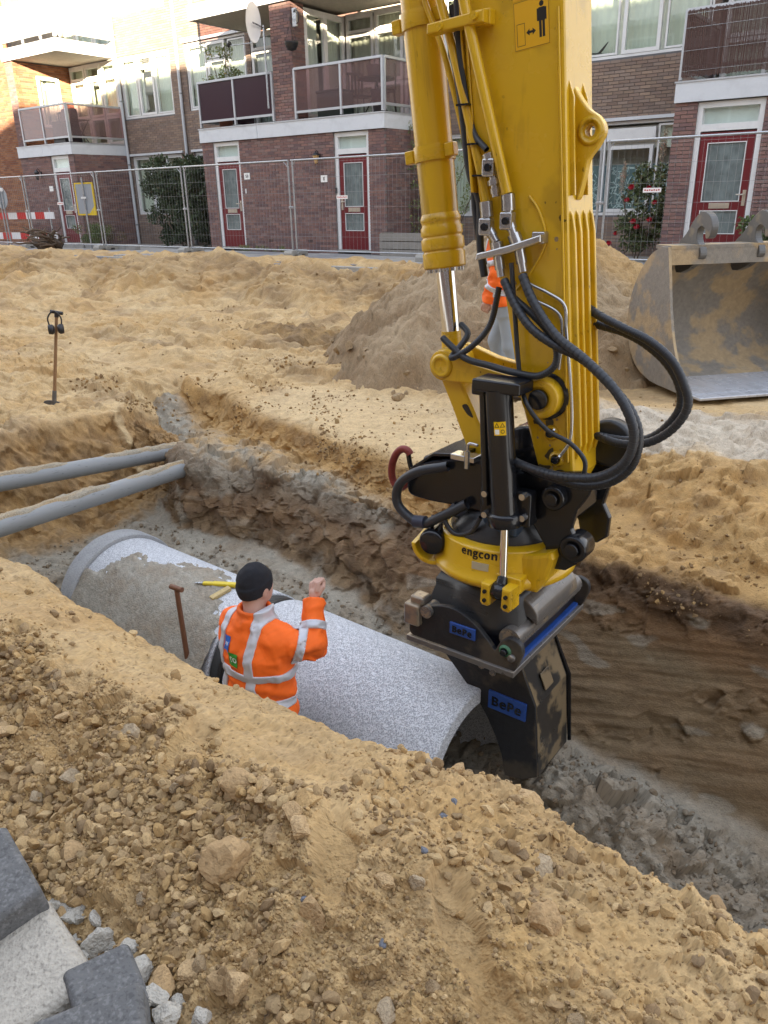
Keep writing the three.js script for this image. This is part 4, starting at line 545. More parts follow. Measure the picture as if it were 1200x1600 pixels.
{ // root pile on the sand, left
  const p = V(-9.3, 0, -23.2); p.y = trenchY(p.x, p.z) - 0.05; const g = plant('root_pile', 'tangle of dug-up dark roots and twigs in front of the left door', 'root pile', p); const r = mulberry(17);
  for (let i = 0; i < 40; i++) { const a = r() * 6.28, L = 0.35 + 0.5 * r(), e = 0.2 + 0.8 * r(), x = (r() - 0.5) * 0.5, z = (r() - 0.5) * 0.5; add('root', tube([[x, -0.02, z], [x + Math.cos(a) * L * 0.4, e * 0.35 + 0.1 * r(), z + Math.sin(a) * L * 0.4], [x + Math.cos(a + 0.5) * L * 0.8, e * 0.55, z + Math.sin(a + 0.5) * L * 0.8], [x + Math.cos(a + 0.8) * L, e * 0.35 + 0.3 * r(), z + Math.sin(a + 0.8) * L]], 0.012 + 0.02 * r(), 10, 5), barkMat, g); }
  add('root_ball', (() => { const s = new THREE.IcosahedronGeometry(0.3, 2), q = s.attributes.position; for (let i = 0; i < q.count; i++) { const k = 1 + 0.35 * noise(q.getX(i) * 6, q.getY(i) * 6, q.getZ(i) * 6); q.setXYZ(i, q.getX(i) * k * 1.3, q.getY(i) * k * 0.7 + 0.12, q.getZ(i) * k); } s.computeVertexNormals(); return clean(s); })(), mat(0.1, 0.075, 0.055, 0.95, 0, { map: grainTex }), g);
}
{ // back of a yellow-edged sign behind the fence
  const w = hw(-8.95, 0, 1.1), g = thing('road_sign', 'back of a grey traffic sign with yellow edge behind the left fence', 'road sign', [w.x, 0.07, w.z], HT + 0.15);
  add('board', merge([span(-0.32, 0.32, 1.0, 1.78, -0.012, 0.012, 0.006)]), mat(0.33, 0.36, 0.4, 0.5, 0.3), g); add('yellow_edge', merge([span(-0.36, 0.36, 1.78, 1.82, -0.016, 0.016), span(-0.36, 0.36, 0.96, 1.0, -0.016, 0.016), span(-0.36, -0.32, 1.0, 1.78, -0.016, 0.016), span(0.32, 0.36, 1.0, 1.78, -0.016, 0.016), plate([[0.1, 1.0], [0.32, 1.0], [0.32, 1.2]], 0.028, 0, 0)]), mat(0.7, 0.5, 0.02, 0.5), g);
  add('post', rod([0, -0.05, 0.035], [0, 1.95, 0.035], 0.024, 0.024, 10), M.zinc, g); add('maker_plate', span(-0.1, 0.1, 1.4, 1.45, 0.058, 0.062), M.white, g);
}
{ // red and white barrier and a round sign's back, far left
  const w = hw(-13.3, 0, 0.75), g = thing('road_barrier', 'red and white barrier boards at the left edge of the photo', 'barrier', [w.x, 0.0, w.z], HT + 0.2);
  const rd = mat(0.5, 0.03, 0.025, 0.5), wh = mat(0.75, 0.75, 0.75, 0.5); for (const y of [0.32, 0.92]) for (let i = 0; i < 8; i++) add('stripe', span(-1.6 + i * 0.4, -1.2 + i * 0.4, y, y + 0.2, -0.015, 0.015), i % 2 ? wh : rd, g); for (const x of [-1.4, 1.4]) { add('post', rod([x, 0, -0.03], [x, 1.25, -0.03], 0.025, 0.025, 10), M.zinc, g); add('foot', box(0.5, 0.12, 0.3, x, 0.05, -0.03, 0.02), M.black, g); }
  const s = thing('road_sign', 'back of a round grey sign on a post by the barrier', 'road sign', [w.x - 0.35, 0.0, w.z + 0.1], HT); add('disc', rot(clean(new THREE.CylinderGeometry(0.32, 0.32, 0.02, 32)), 'X', Math.PI / 2).translate(0, 1.55, 0), mat(0.34, 0.38, 0.42, 0.5, 0.3), s); for (const x of [-0.05, 0.12]) add('post', rod([x, -0.02, 0.03], [x, 1.9, 0.03], 0.022, 0.022, 10), M.zinc, s); add('plate', span(-0.1, 0.25, 1.75, 1.85, 0.05, 0.056), M.white, s); add('foot', box(0.7, 0.12, 0.4, 0, 0.04, 0.03, 0.02), M.black, s);
}
{ // planter bench by the middle block
  const w = hw(1.75, -0.08, 0.25), g = thing('planter_box', 'low grey wooden planter box at the middle block corner', 'planter', [w.x, w.y, w.z], HT); for (let i = 0; i < 3; i++) { add('plank', span(-0.75, 0.75, 0.04 + i * 0.165, 0.19 + i * 0.165, 0.22, 0.25, 0.004), M.wood, g); add('plank', span(-0.75, 0.75, 0.04 + i * 0.165, 0.19 + i * 0.165, -0.25, -0.22, 0.004), M.wood, g); } for (const x of [-0.74, 0.71]) add('end_board', span(x, x + 0.03, 0, 0.54, -0.219, 0.219), M.wood, g); add('soil', span(-0.7, 0.7, 0.03, 0.42, -0.21, 0.21), mat(0.08, 0.06, 0.04, 0.95), g);
}
// ---- on the balconies
{
  const w = (x, y, z) => { const v = hw(x, y, z); return [v.x, v.y, v.z]; };
  const d = thing('satellite_dish', 'white satellite dish on the left balcony of the middle block', 'satellite dish', w(-2.62, FL + 0.6, 0.06), HT); const dish = new THREE.SphereGeometry(0.62, 32, 12, 0, 6.3, 0, 0.62); dish.scale(1, 0.7, 1.12); dish.rotateX(Math.PI / 2); dish.translate(0, 0, -0.44); dish.rotateY(-1.27); dish.rotateX(-0.15); add('reflector', move(clean(dish), 0.1, 1.4, 0.45), mat(0.72, 0.73, 0.74, 0.4, 0, { side: THREE.DoubleSide }), d);
  add('mast', merge([rod([0.1, -0.3, 0.03], [0.1, 1.4, 0.03], 0.022, 0.022, 10), rod([0.1, 1.35, 0.03], [0.15, 1.4, 0.42], 0.018, 0.018, 8)]), M.zinc, d); add('feed_arm', rod([0.12, 1.0, 0.45], [-0.55, 1.0, 0.55], 0.011, 0.011, 8), M.zinc, d); add('feed_horn', rod([-0.58, 1.0, 0.55], [-0.5, 1.06, 0.54], 0.04, 0.05, 12), M.black, d);
  const b = thing('hanging_basket', 'black hanging basket on the brick pillar of the middle balcony', 'hanging basket', w(-1.56, 4.42, 0.22), HT); add('bowl', turned([[0, -0.16], [0.1, -0.13], [0.15, -0.02], [0.16, 0.03], [0.15, 0.03], [0.09, -0.1], [0, -0.12]], 20), M.black, b); add('chain', merge([0, 2.1, 4.2].map((a) => rod([0.15 * Math.cos(a), 0.02, 0.15 * Math.sin(a)], [0, 0.42, 0], 0.005, 0.005, 5))), M.black, b); add('bracket', merge([rod([0, 0.42, 0], [0, 0.5, 0], 0.008, 0.008, 6), rod([0, 0.5, 0], [-0.2, 0.5, -0.19], 0.01, 0.01, 6)]), M.black, b);
  const wl2 = thing('wall_bracket', 'grey wall bracket with hook on the brick pillar above the basket', 'bracket', w(-1.6, 4.95, 0.02), HT); add('plate', span(-0.06, 0.06, -0.18, 0.18, -0.02, 0.03, 0.006), M.zinc, wl2); add('hook', tube([[0, 0.1, 0.03], [0.1, 0.12, 0.1], [0.22, 0.05, 0.14], [0.22, -0.12, 0.14], [0.15, -0.16, 0.12]], 0.014, 20, 6), M.black, wl2);
  const t = thing('balcony_table', 'round bistro table with a plant bucket on the middle balcony', 'table', w(0.0, FL + 0.05, -0.85), HT); add('tabletop', turned([[0, 0.74], [0.42, 0.74], [0.43, 0.725], [0.42, 0.71], [0, 0.71]], 28), M.dark, t); for (let k = 0; k < 3; k++) add('leg', tube([[0, 0.7, 0], [0.08 * Math.cos(k * 2.1), 0.4, 0.08 * Math.sin(k * 2.1)], [0.34 * Math.cos(k * 2.1), -0.04, 0.34 * Math.sin(k * 2.1)]], 0.014, 14, 6), M.dark, t);
  const bk = thing('plant_bucket', 'dark bucket with handle standing on the balcony table', 'bucket', w(-0.05, FL + 0.79, -0.85), HT); add('bowl', turned([[0, 0], [0.14, 0], [0.19, 0.26], [0.18, 0.26], [0.13, 0.02], [0, 0.02]], 20), mat(0.12, 0.1, 0.09, 0.6), bk); add('handle', tube([[-0.18, 0.25, 0], [-0.1, 0.42, 0], [0, 0.46, 0], [0.1, 0.42, 0], [0.18, 0.25, 0]], 0.008, 16, 6), M.black, bk);
  const mkChair = (label, x, z, turn, name = 'balcony_chair') => { const c = thing(name, label, 'chair', w(x, FL + 0.03, z), HT + turn); add('seat', span(-0.22, 0.22, 0.42, 0.46, -0.22, 0.22, 0.008), M.dark, c); for (const [a, e] of [[-1, -1], [1, -1], [-1, 1], [1, 1]]) add('leg', rod([a * 0.2, 0.43, e * 0.2], [a * 0.23, -0.03, e * 0.24], 0.012, 0.012, 6), M.dark, c); for (let i = 0; i < 5; i++) add('slat', span(-0.2 + i * 0.09, -0.155 + i * 0.09, 0.46, 0.92, -0.24, -0.225), M.dark, c); add('back_rail', span(-0.22, 0.22, 0.9, 0.95, -0.245, -0.22), M.dark, c); return c; };
  mkChair('slatted dark chair at the round table on the middle balcony', -0.55, -0.95, 1.2); mkChair('wooden chair behind the smoked glass of the left house balcony', -12.35, -0.75, 0.6); mkChair('small dark folding chair at the right end of the middle balcony', 0.45, -0.55, -1.0);
  const ph = thing('storage_box', 'dark green storage box behind the middle balcony glass', 'box', w(-0.95, FL + 0.03, -0.5), HT); add('body', span(-0.35, 0.35, -0.03, 0.5, -0.25, 0.25, 0.02), mat(0.03, 0.06, 0.05, 0.6), ph); add('lid', span(-0.37, 0.37, 0.5, 0.56, -0.27, 0.27, 0.02), mat(0.02, 0.03, 0.03, 0.5), ph);
  const pt = thing('plant_pot', 'dark tapered flower pot by the middle balcony corner', 'pot', w(0.48, FL + 0.03, -0.3), HT); add('bowl', turned([[0, -0.02], [0.13, -0.02], [0.2, 0.45], [0.18, 0.45], [0.12, 0.05], [0, 0.05]], 18), mat(0.05, 0.05, 0.06, 0.6), pt);
  const cc = thing('covered_chair', 'chair under a black cover on the left house balcony', 'chair', w(-11.55, FL + 0.03, -0.35), HT); add('cover', (() => { const s = new THREE.BoxGeometry(0.6, 0.95, 0.6, 8, 10, 8), q = s.attributes.position; for (let i = 0; i < q.count; i++) { const y = q.getY(i) + 0.47, z = q.getZ(i), k = y > 0.55 && z > -0.05 ? 1 : 0; q.setXYZ(i, q.getX(i) * (1 - 0.12 * y) + 0.03 * noise(y * 6, z * 6, 1), Math.min(y, 0.95) - k * (y - 0.55) * 0.9 + 0.02 * noise(q.getX(i) * 8, z * 8), z * (1 - 0.1 * y) + 0.03 * noise(y * 5, q.getX(i) * 7, 4)); } s.computeVertexNormals(); return clean(s); })(), mat(0.012, 0.012, 0.016, 0.45), cc); for (const [a, e] of [[-1, -1], [1, -1], [-1, 1], [1, 1]]) add('leg', rod([a * 0.2, 0.2, e * 0.2], [a * 0.24, -0.03, e * 0.26], 0.015, 0.015, 6), M.dark, cc);
  const tb = thing('balcony_table', 'small folding table behind the smoked glass of the left house balcony', 'table', w(-12.0, FL + 0.03, -1.0), HT); add('tabletop', span(-0.35, 0.35, 0.68, 0.71, -0.3, 0.3, 0.008), M.wood, tb); for (const s of [-1, 1]) add('leg', merge([rod([s * 0.3, 0.68, -0.25], [s * 0.3, -0.03, 0.25], 0.012, 0.012, 6), rod([s * 0.28, 0.68, 0.25], [s * 0.28, -0.03, -0.25], 0.012, 0.012, 6)]), M.dark, tb);
  const bp = thing('balcony_plant', 'leafy pot plant rising over the dark left balcony panel', 'plant', w(-4.6, FL + 0.03, -0.45), HT); const L = [], r = mulberry(19); for (let i = 0; i < 18; i++) L.push([(r() * 2 - 1) * 0.38, 0.7 + 1.1 * r(), (r() * 2 - 1) * 0.25, 0.16, 0.16, 0.14]); add('foliage', leaves(900, lumps(L), 0.045, 28, 0.35), greenPale, bp); add('stem', stems([[[0, 0.3, 0], [0.05, 0.9, 0], [0.2, 1.6, 0]], [[0, 0.3, 0], [-0.1, 0.8, 0], [-0.25, 1.4, 0]]], 0.012), barkMat, bp); add('pot', turned([[0, -0.03], [0.16, -0.03], [0.2, 0.35], [0.18, 0.35], [0, 0.3]], 18), mat(0.25, 0.1, 0.06, 0.8), bp);
}
// ---------------------------------------------------------------- concrete pipes in the trench
const PB = 3.16, PY = -1.8, PR = 0.5; // axis across and height, outer radius
const pipeTurn = Math.atan2(-TU.z, TU.x); // local +x runs along the trench, away
const pipeTex = dataTex(512, (u, v) => { const a = tfbm(u, v, 70, 2, 3), b = tfbm(u, v, 34, 2, 6), c = tfbm(u, v, 6, 4, 1); const pit = Math.max(smooth(0.57, 0.66, a), 0.8 * smooth(0.66, 0.74, b)); const k = 0.9 + 0.14 * (c - 0.5); return [mix(k, 0.48, pit), mix(k, 0.49, pit), mix(k, 0.51, pit)]; }, 4.0);
const pipeBump = dataTex(512, (u, v) => { const a = tfbm(u, v, 70, 2, 3), b = tfbm(u, v, 34, 2, 6); return 1 - Math.max(smooth(0.57, 0.66, a), 0.8 * smooth(0.66, 0.74, b)); }, 4.0);
const pipeMat = mat(0.74, 0.755, 0.78, 0.9, 0, { map: pipeTex, bumpMap: pipeBump, bumpScale: 0.004 }), rimMat = mat(0.42, 0.43, 0.44, 0.85, 0, { map: grainTex, bumpMap: grainBump, bumpScale: 0.002 }), gasket = mat(0.012, 0.012, 0.013, 0.45);
function shell(x0, x1, ro, ri, seg = 72) { // open pipe wall along x, uv in metres
  const prof = [[x0, ri], [x0, ro - 0.008], [x0 + 0.008, ro], [x1 - 0.008, ro], [x1, ro - 0.008], [x1, ri], [x0, ri]], P = [], UVs = [], I = [];
  let run = 0; for (let k = 0; k < prof.length - 1; k++) { const [xa, ra] = prof[k], [xb, rb] = prof[k + 1], L = Math.hypot(xb - xa, rb - ra), o = P.length / 3; for (let s = 0; s <= seg; s++) { const t = s / seg * Math.PI * 2; for (const [x, r, w] of [[xa, ra, run], [xb, rb, run + L]]) { P.push(x, r * Math.sin(t), r * Math.cos(t)); UVs.push(w, t * ro); } } for (let s = 0; s < seg; s++) { const a = o + s * 2; I.push(a, a + 1, a + 2, a + 1, a + 3, a + 2); } run += L; }
  const g = new THREE.BufferGeometry(); g.setAttribute('position', new THREE.Float32BufferAttribute(P, 3)); g.setAttribute('uv', new THREE.Float32BufferAttribute(UVs, 2)); g.setIndex(I); g.computeVertexNormals(); return g;
}
{
  const at = (a) => { const v = plan(a, PB, PY); return [v.x, v.y, v.z]; };
  const g1 = thing('concrete_pipe', 'clean pale concrete sewer pipe right of the worker, its open end at the bucket', 'pipe', at(1.95), pipeTurn);
  add('barrel', shell(0, 1.685, PR, PR - 0.09), pipeMat, g1); add('spigot', shell(1.686, 1.83, PR - 0.035, PR - 0.09), rimMat, g1); add('seal', shell(1.72, 1.755, PR - 0.012, PR - 0.034, 60), gasket, g1);
  const g2 = thing('concrete_pipe', 'sand-covered concrete sewer pipe left of the worker, collar at its far end', 'pipe', at(3.79), pipeTurn);
  add('barrel', shell(0.0, 1.66, PR, PR - 0.085), pipeMat, g2); add('collar', shell(1.66, 1.84, PR + 0.035, PR - 0.085), rimMat, g2); add('socket_band', shell(-0.085, -0.001, PR - 0.012, PR - 0.03), mat(0.1, 0.105, 0.11, 0.5, 0.5, { map: wearTex }), g2);
  // sand lying on the far pipe: a sheet that follows the pipe and dips under it at its ragged edge
  const nx = 110, nt = 90, P = [], I = [], UVs = [], C = []; for (let i = 0; i <= nx; i++) for (let j = 0; j <= nt; j++) {
    const x = 0.02 + 1.64 * i / nx, th = mix(0.1, 3.35, j / nt), n = fbm(x * 3.1 + 2, th * 2.4, 3, 4) + 0.75 * fbm(x * 13, th * 8, 6, 4), side = th; // th: 0 far side, pi/2 top, pi near side
    let m = smooth(1.2, 1.75, side - 0.55 * (x - 0.75) + 0.75 * n + (x < 0.42 ? 1.4 * (0.42 - x) * -2.2 : 0)); m *= smooth(1.62, 1.35, x + 0.25 * n + (side > 2.3 ? -0.3 : 0.04)); if (side > 2.5) m = Math.max(m, smooth(2.5, 2.85, side + 0.4 * n - (x < 0.35 ? 0.5 : 0)));
    const r = PR - 0.012 + 0.03 * m + m * (0.012 * Math.abs(fbm(x * 18, th * 12, 5, 3)) + crumbs(x * 40, th * 22, 2, 0.7) * 0.01) + (side > 2.6 ? (side - 2.6) * 0.12 : 0) * m; P.push(x, r * Math.sin(th), -r * Math.cos(th)); UVs.push(x, th * 0.5); const f = 0.92 + 0.25 * noise(x * 30, th * 20); const c = cmix([0.34, 0.315, 0.26], LOAM, clamp(0.12 + 0.6 * n)); C.push(c[0] * f, c[1] * f, c[2] * f);
    if (i < nx && j < nt) { const a = i * (nt + 1) + j, b = a + nt + 1; I.push(a, b, a + 1, b, b + 1, a + 1); }
  }
  const s = new THREE.BufferGeometry(); s.setAttribute('position', new THREE.Float32BufferAttribute(P, 3)); s.setAttribute('uv', new THREE.Float32BufferAttribute(UVs, 2)); s.setAttribute('color', new THREE.Float32BufferAttribute(C, 3)); s.setIndex(I); s.computeVertexNormals();
  // local z of the pipe group points across the trench towards the near side
  { const q = s.attributes.position, tz = Math.sign(V(Math.sin(pipeTurn), 0, Math.cos(pipeTurn)).dot(TN)); if (tz > 0) for (let i = 0; i < q.count; i++) q.setZ(i, q.getZ(i)); else for (let i = 0; i < q.count; i++) q.setZ(i, -q.getZ(i)); }
  const q = s.attributes.position, sgn = Math.sign(V(Math.sin(pipeTurn), 0, Math.cos(pipeTurn)).dot(TN)); for (let i = 0; i <= nx; i++) for (let j = 0; j <= nt; j++) { const k = i * (nt + 1) + j, th = mix(0.1, 3.35, j / nt), r = Math.hypot(P[k * 3 + 1], P[k * 3 + 2]); q.setXYZ(k, P[k * 3], r * Math.sin(th), sgn * r * Math.cos(th)); } s.computeVertexNormals();
  const nn = s.attributes.normal; let up = 0; for (let i = 0; i < nn.count; i++) up += nn.getY(i); if (up < 0) { const ix = s.index.array; for (let i = 0; i < ix.length; i += 3) { const t = ix[i]; ix[i] = ix[i + 1]; ix[i + 1] = t; } s.computeVertexNormals(); }
  const o = add('pipe_sand', s, soilMat); o.position.set(...at(3.79)); o.rotation.y = pipeTurn; tag(o, 'layer of grey sand lying on the far concrete pipe', 'sand', null, 'stuff');
}
// ---- two grey plastic pipes crossing the trench, with sand on their backs
{
  const pvc = mat(0.235, 0.25, 0.262, 0.48, 0, { map: dirtTex });
  for (const [p, q, label, sd] of [[[-3.64, -0.71, -5.36], [-1.96, -1.016, -7.56], 'far grey plastic drain pipe crossing the trench end, sand on its back', 3], [[-3.28, -0.78, -4.32], [-1.62, -1.012, -7.2], 'near grey plastic drain pipe crossing above the concrete pipe, sand on its back', 8]]) {
    const a = V(...p), b = V(...q), L = a.distanceTo(b), g = thing('drain_pipe', label, 'pipe', p, Math.atan2(-(b.z - a.z), b.x - a.x), 'grey drain pipes'); g.rotation.z = Math.asin((b.y - a.y) / L);
    add('barrel', rot(clean(new THREE.CylinderGeometry(0.074, 0.074, L, 32, 1)), 'Z', Math.PI / 2).translate(L / 2, 0, 0), pvc, g);
    const nx = 160, nt = 18, P = [], I = [], C = [], UVs = []; for (let i = 0; i <= nx; i++) for (let j = 0; j <= nt; j++) { const x = L * i / nx, th = mix(-1.1, 1.1, j / nt), n = fbm(x * 4, th * 1.2, sd, 4), m = smooth(0.9, 0.35, Math.abs(th + 0.12) + 0.9 * n) * smooth(-0.32, 0.05, fbm(x * 1.6, 1, sd + 3, 3) + (x > L - 0.5 ? 0.4 : 0)); const r = 0.071 + 0.014 * m + m * 0.03 * Math.abs(fbm(x * 9, th * 2, sd, 3)) * smooth(0.8, 0.2, Math.abs(th)); P.push(x, r * Math.cos(th), r * Math.sin(th)); UVs.push(x, th * 0.08); const c = cmix(GREY, SAND, clamp(0.25 + n)), f = 1.05 + 0.2 * noise(x * 30, th * 8); C.push(c[0] * f, c[1] * f, c[2] * f); if (i < nx && j < nt) { const k = i * (nt + 1) + j, e = k + nt + 1; I.push(k, k + 1, e, e, k + 1, e + 1); } }
    const s = new THREE.BufferGeometry(); s.setAttribute('position', new THREE.Float32BufferAttribute(P, 3)); s.setAttribute('uv', new THREE.Float32BufferAttribute(UVs, 2)); s.setAttribute('color', new THREE.Float32BufferAttribute(C, 3)); s.setIndex(I); s.computeVertexNormals(); add('sand_crust', s, soilMat, g);
  }
}
// ---- lump fields: heaps of soil
function heapGeo(rx, rz, h, seed, rings = 90, seg = 260, colorAt, bumps = 1, peak = [0, 0]) {
  const P = [], I = [], C = [], UVs = []; for (let i = 0; i <= rings; i++) for (let j = 0; j <= seg; j++) {
    const t = j / seg * Math.PI * 2, ct = Math.cos(t), st = Math.sin(t), wob = 1 + 0.16 * noise(ct * 1.6 + seed, st * 1.6, 3), k = (i / rings), x = ct * rx * wob * k + peak[0] * (1 - k), z = st * rz * wob * k + peak[1] * (1 - k);
    let y = h * Math.pow(1 - k, 0.92); y += bumps * (0.26 * fbm(x * 1.1 + seed, z * 1.1, 4, 4) * (0.2 + Math.min(1, (1 - k) * 3)) + 0.06 * (billow(x * 2.2, z * 2.2, seed, 2) - 0.5) + 0.05 * facets(x * 5, y * 5, z * 5 + seed) + 0.035 * facets(x * 12, y * 12, z * 12) * (0.5 + k) + crumbs(x * 16, z * 16, 7, 0.7) * 0.02); y -= 0.16 * smooth(0.86, 1, k);
    P.push(x, y, z); UVs.push(x, z); const c = colorAt(x, y, z, k), f = 1 + 0.2 * noise(x * 22, y * 22, z * 22); C.push(c[0] * f, c[1] * f, c[2] * f); if (i < rings && j < seg) { const a = i * (seg + 1) + j, b = a + seg + 1; I.push(a, a + 1, b, b, a + 1, b + 1); }
  }
  const g = new THREE.BufferGeometry(); g.setAttribute('position', new THREE.Float32BufferAttribute(P, 3)); g.setAttribute('uv', new THREE.Float32BufferAttribute(UVs, 2)); g.setAttribute('color', new THREE.Float32BufferAttribute(C, 3)); g.setIndex(I); g.computeVertexNormals(); return g;
}
{
  const c = plan(4.7, 8.6, -0.5), h = add('soil_heap', heapGeo(2.75, 2.15, 1.72, 3, 110, 330, (x, y, z) => { const n = fbm(x * 1.2, y * 1.2, z * 1.2, 4); let q = cmix([0.37, 0.275, 0.165], LOAM, clamp(0.3 + 1.5 * n)); return cmix(q, SAND, smooth(0.5, 1.1, x * 0.9 + y * 0.2 + n) * 0.75); }), soilMat); h.position.copy(c); h.rotation.y = 0.15; tag(h, 'big heap of brown excavated soil behind the excavator arm', 'soil heap');
  const c2 = plan(8.3, 8.1, -0.55), h2 = add('soil_heap', heapGeo(1.3, 0.45, 0.17, 8, 30, 110, (x, y, z) => cmix(LOAM, SAND, clamp(0.3 + 1.5 * fbm(x * 3, y * 3, z * 3, 3)))), soilMat); h2.position.copy(c2); h2.rotation.y = -0.5; tag(h2, 'small low heap of dark soil clods left of the big heap', 'soil heap');
  const c3 = plan(14.6, 8.2, -0.5), h3 = add('soil_heap', heapGeo(1.6, 0.9, 0.5, 12, 40, 120, (x, y, z) => cmix(LOAM, SAND, clamp(0.4 + 1.2 * fbm(x * 1.4, y * 1.4, z * 1.4, 3)))), soilMat); h3.position.copy(plan(19.5, 10.3, -0.3)); h3.rotation.y = 0.6; tag(h3, 'sandy spoil mound at the left edge before the fence', 'soil heap');
}
// ---- spade with ear defenders standing on the dug bed
{
  const x = -3.4, z = -7.85, y = trenchY(x, z) - 0.1, g = thing('spade', 'long-handled spade stuck upright in the sand, ear defenders hung on it', 'spade', [x, y, z], 0.0); g.rotation.z = -0.2;
  const wd = mat(0.33, 0.19, 0.09, 0.7, 0, { map: grainTex });
  add('shaft', rod([0, 0.12, 0], [0, 1.03, 0], 0.017, 0.015, 12), wd, g); add('grip', merge([rod([-0.06, 1.045, 0], [0.06, 1.045, 0], 0.017, 0.017, 10), rod([0, 1.0, 0], [0, 1.05, 0], 0.021, 0.021, 10)]), M.black, g);
  add('blade', merge([plate(outline([[-0.1, 0.12], [0.1, 0.12], [0.105, -0.02], [0.07, -0.14], [0, -0.17], [-0.07, -0.14], [-0.105, -0.02]], 40), 0.008, 0, 0.002), rod([0, 0.06, 0.005], [0, 0.25, 0.002], 0.024, 0.021, 10)]), mat(0.25, 0.26, 0.27, 0.5, 0.6, { map: wearTex }), g);
  const e = thing('ear_defenders', 'black ear defenders hanging from the spade grip', 'ear defenders', [x + 0.19, y + 0.92, z + 0.03], 0.3); for (const s of [-1, 1]) add('cup', rot(turned([[0, -0.028], [0.045, -0.026], [0.05, 0.01], [0.035, 0.03], [0, 0.032]], 20), 'Z', s * Math.PI / 2).translate(s * 0.045, -0.05, 0.03), M.black, e); add('headband', tube([[-0.05, -0.04, 0.03], [-0.06, 0.06, 0.03], [0, 0.125, 0.03], [0.06, 0.06, 0.03], [0.05, -0.04, 0.03]], 0.008, 24, 6), M.black, e);
}
// ---- T-handled spade beside the worker and tools on the pipe
{
  const g = thing('spade', 'wooden T-handled spade leaning in the trench left of the worker', 'spade', [-1.37, -1.95, -4.585], -0.6); g.rotation.z = 0.03; const wd = mat(0.2, 0.085, 0.04, 0.6, 0, { map: grainTex });
  add('shaft', rod([0, 0.1, 0], [0, 0.86, 0], 0.019, 0.017, 12), wd, g); add('grip', rod([-0.055, 0.875, 0], [0.055, 0.875, 0], 0.018, 0.018, 12), wd, g); add('blade', merge([plate(outline([[-0.1, 0.1], [0.1, 0.1], [0.1, -0.1], [0, -0.17], [-0.1, -0.1]], 36), 0.008, 0, 0.002), rod([0, 0.04, 0.004], [0, 0.2, 0], 0.022, 0.02, 10)]), mat(0.2, 0.2, 0.21, 0.5, 0.6), g);
  const onPipe = (a, th) => { const v = plan(a, PB + PR * Math.cos(th), PY + PR * Math.sin(th)); return v; };
  const p = onPipe(4.12, 1.62), t = thing('hand_tool', 'yellow handled tool lying on the concrete pipe beside the worker', 'tool', [p.x, p.y + 0.022, p.z], -0.16); const yl = mat(0.62, 0.47, 0.02, 0.45); add('handle', merge([box(0.2, 0.032, 0.05, 0.02, 0, 0, 0.014), box(0.08, 0.026, 0.04, -0.11, 0, 0, 0.012)]), yl, t); add('blade', merge([box(0.17, 0.008, 0.035, 0.2, 0.004, 0, 0.003), rod([-0.15, 0, 0], [-0.21, 0, 0], 0.01, 0.006, 8)]), M.zinc, t);
  const p2 = onPipe(4.05, 1.78), w = add('wooden_block', box(0.16, 0.026, 0.045, 0, 0, 0, 0.004), mat(0.58, 0.44, 0.2, 0.7, 0, { map: grainTex })); w.position.set(p2.x, p2.y + 0.014, p2.z); w.rotation.set(0.12, 0.75, 0.1); tag(w, 'small pale wooden wedge on the pipe below the yellow tool', 'wooden wedge');
}
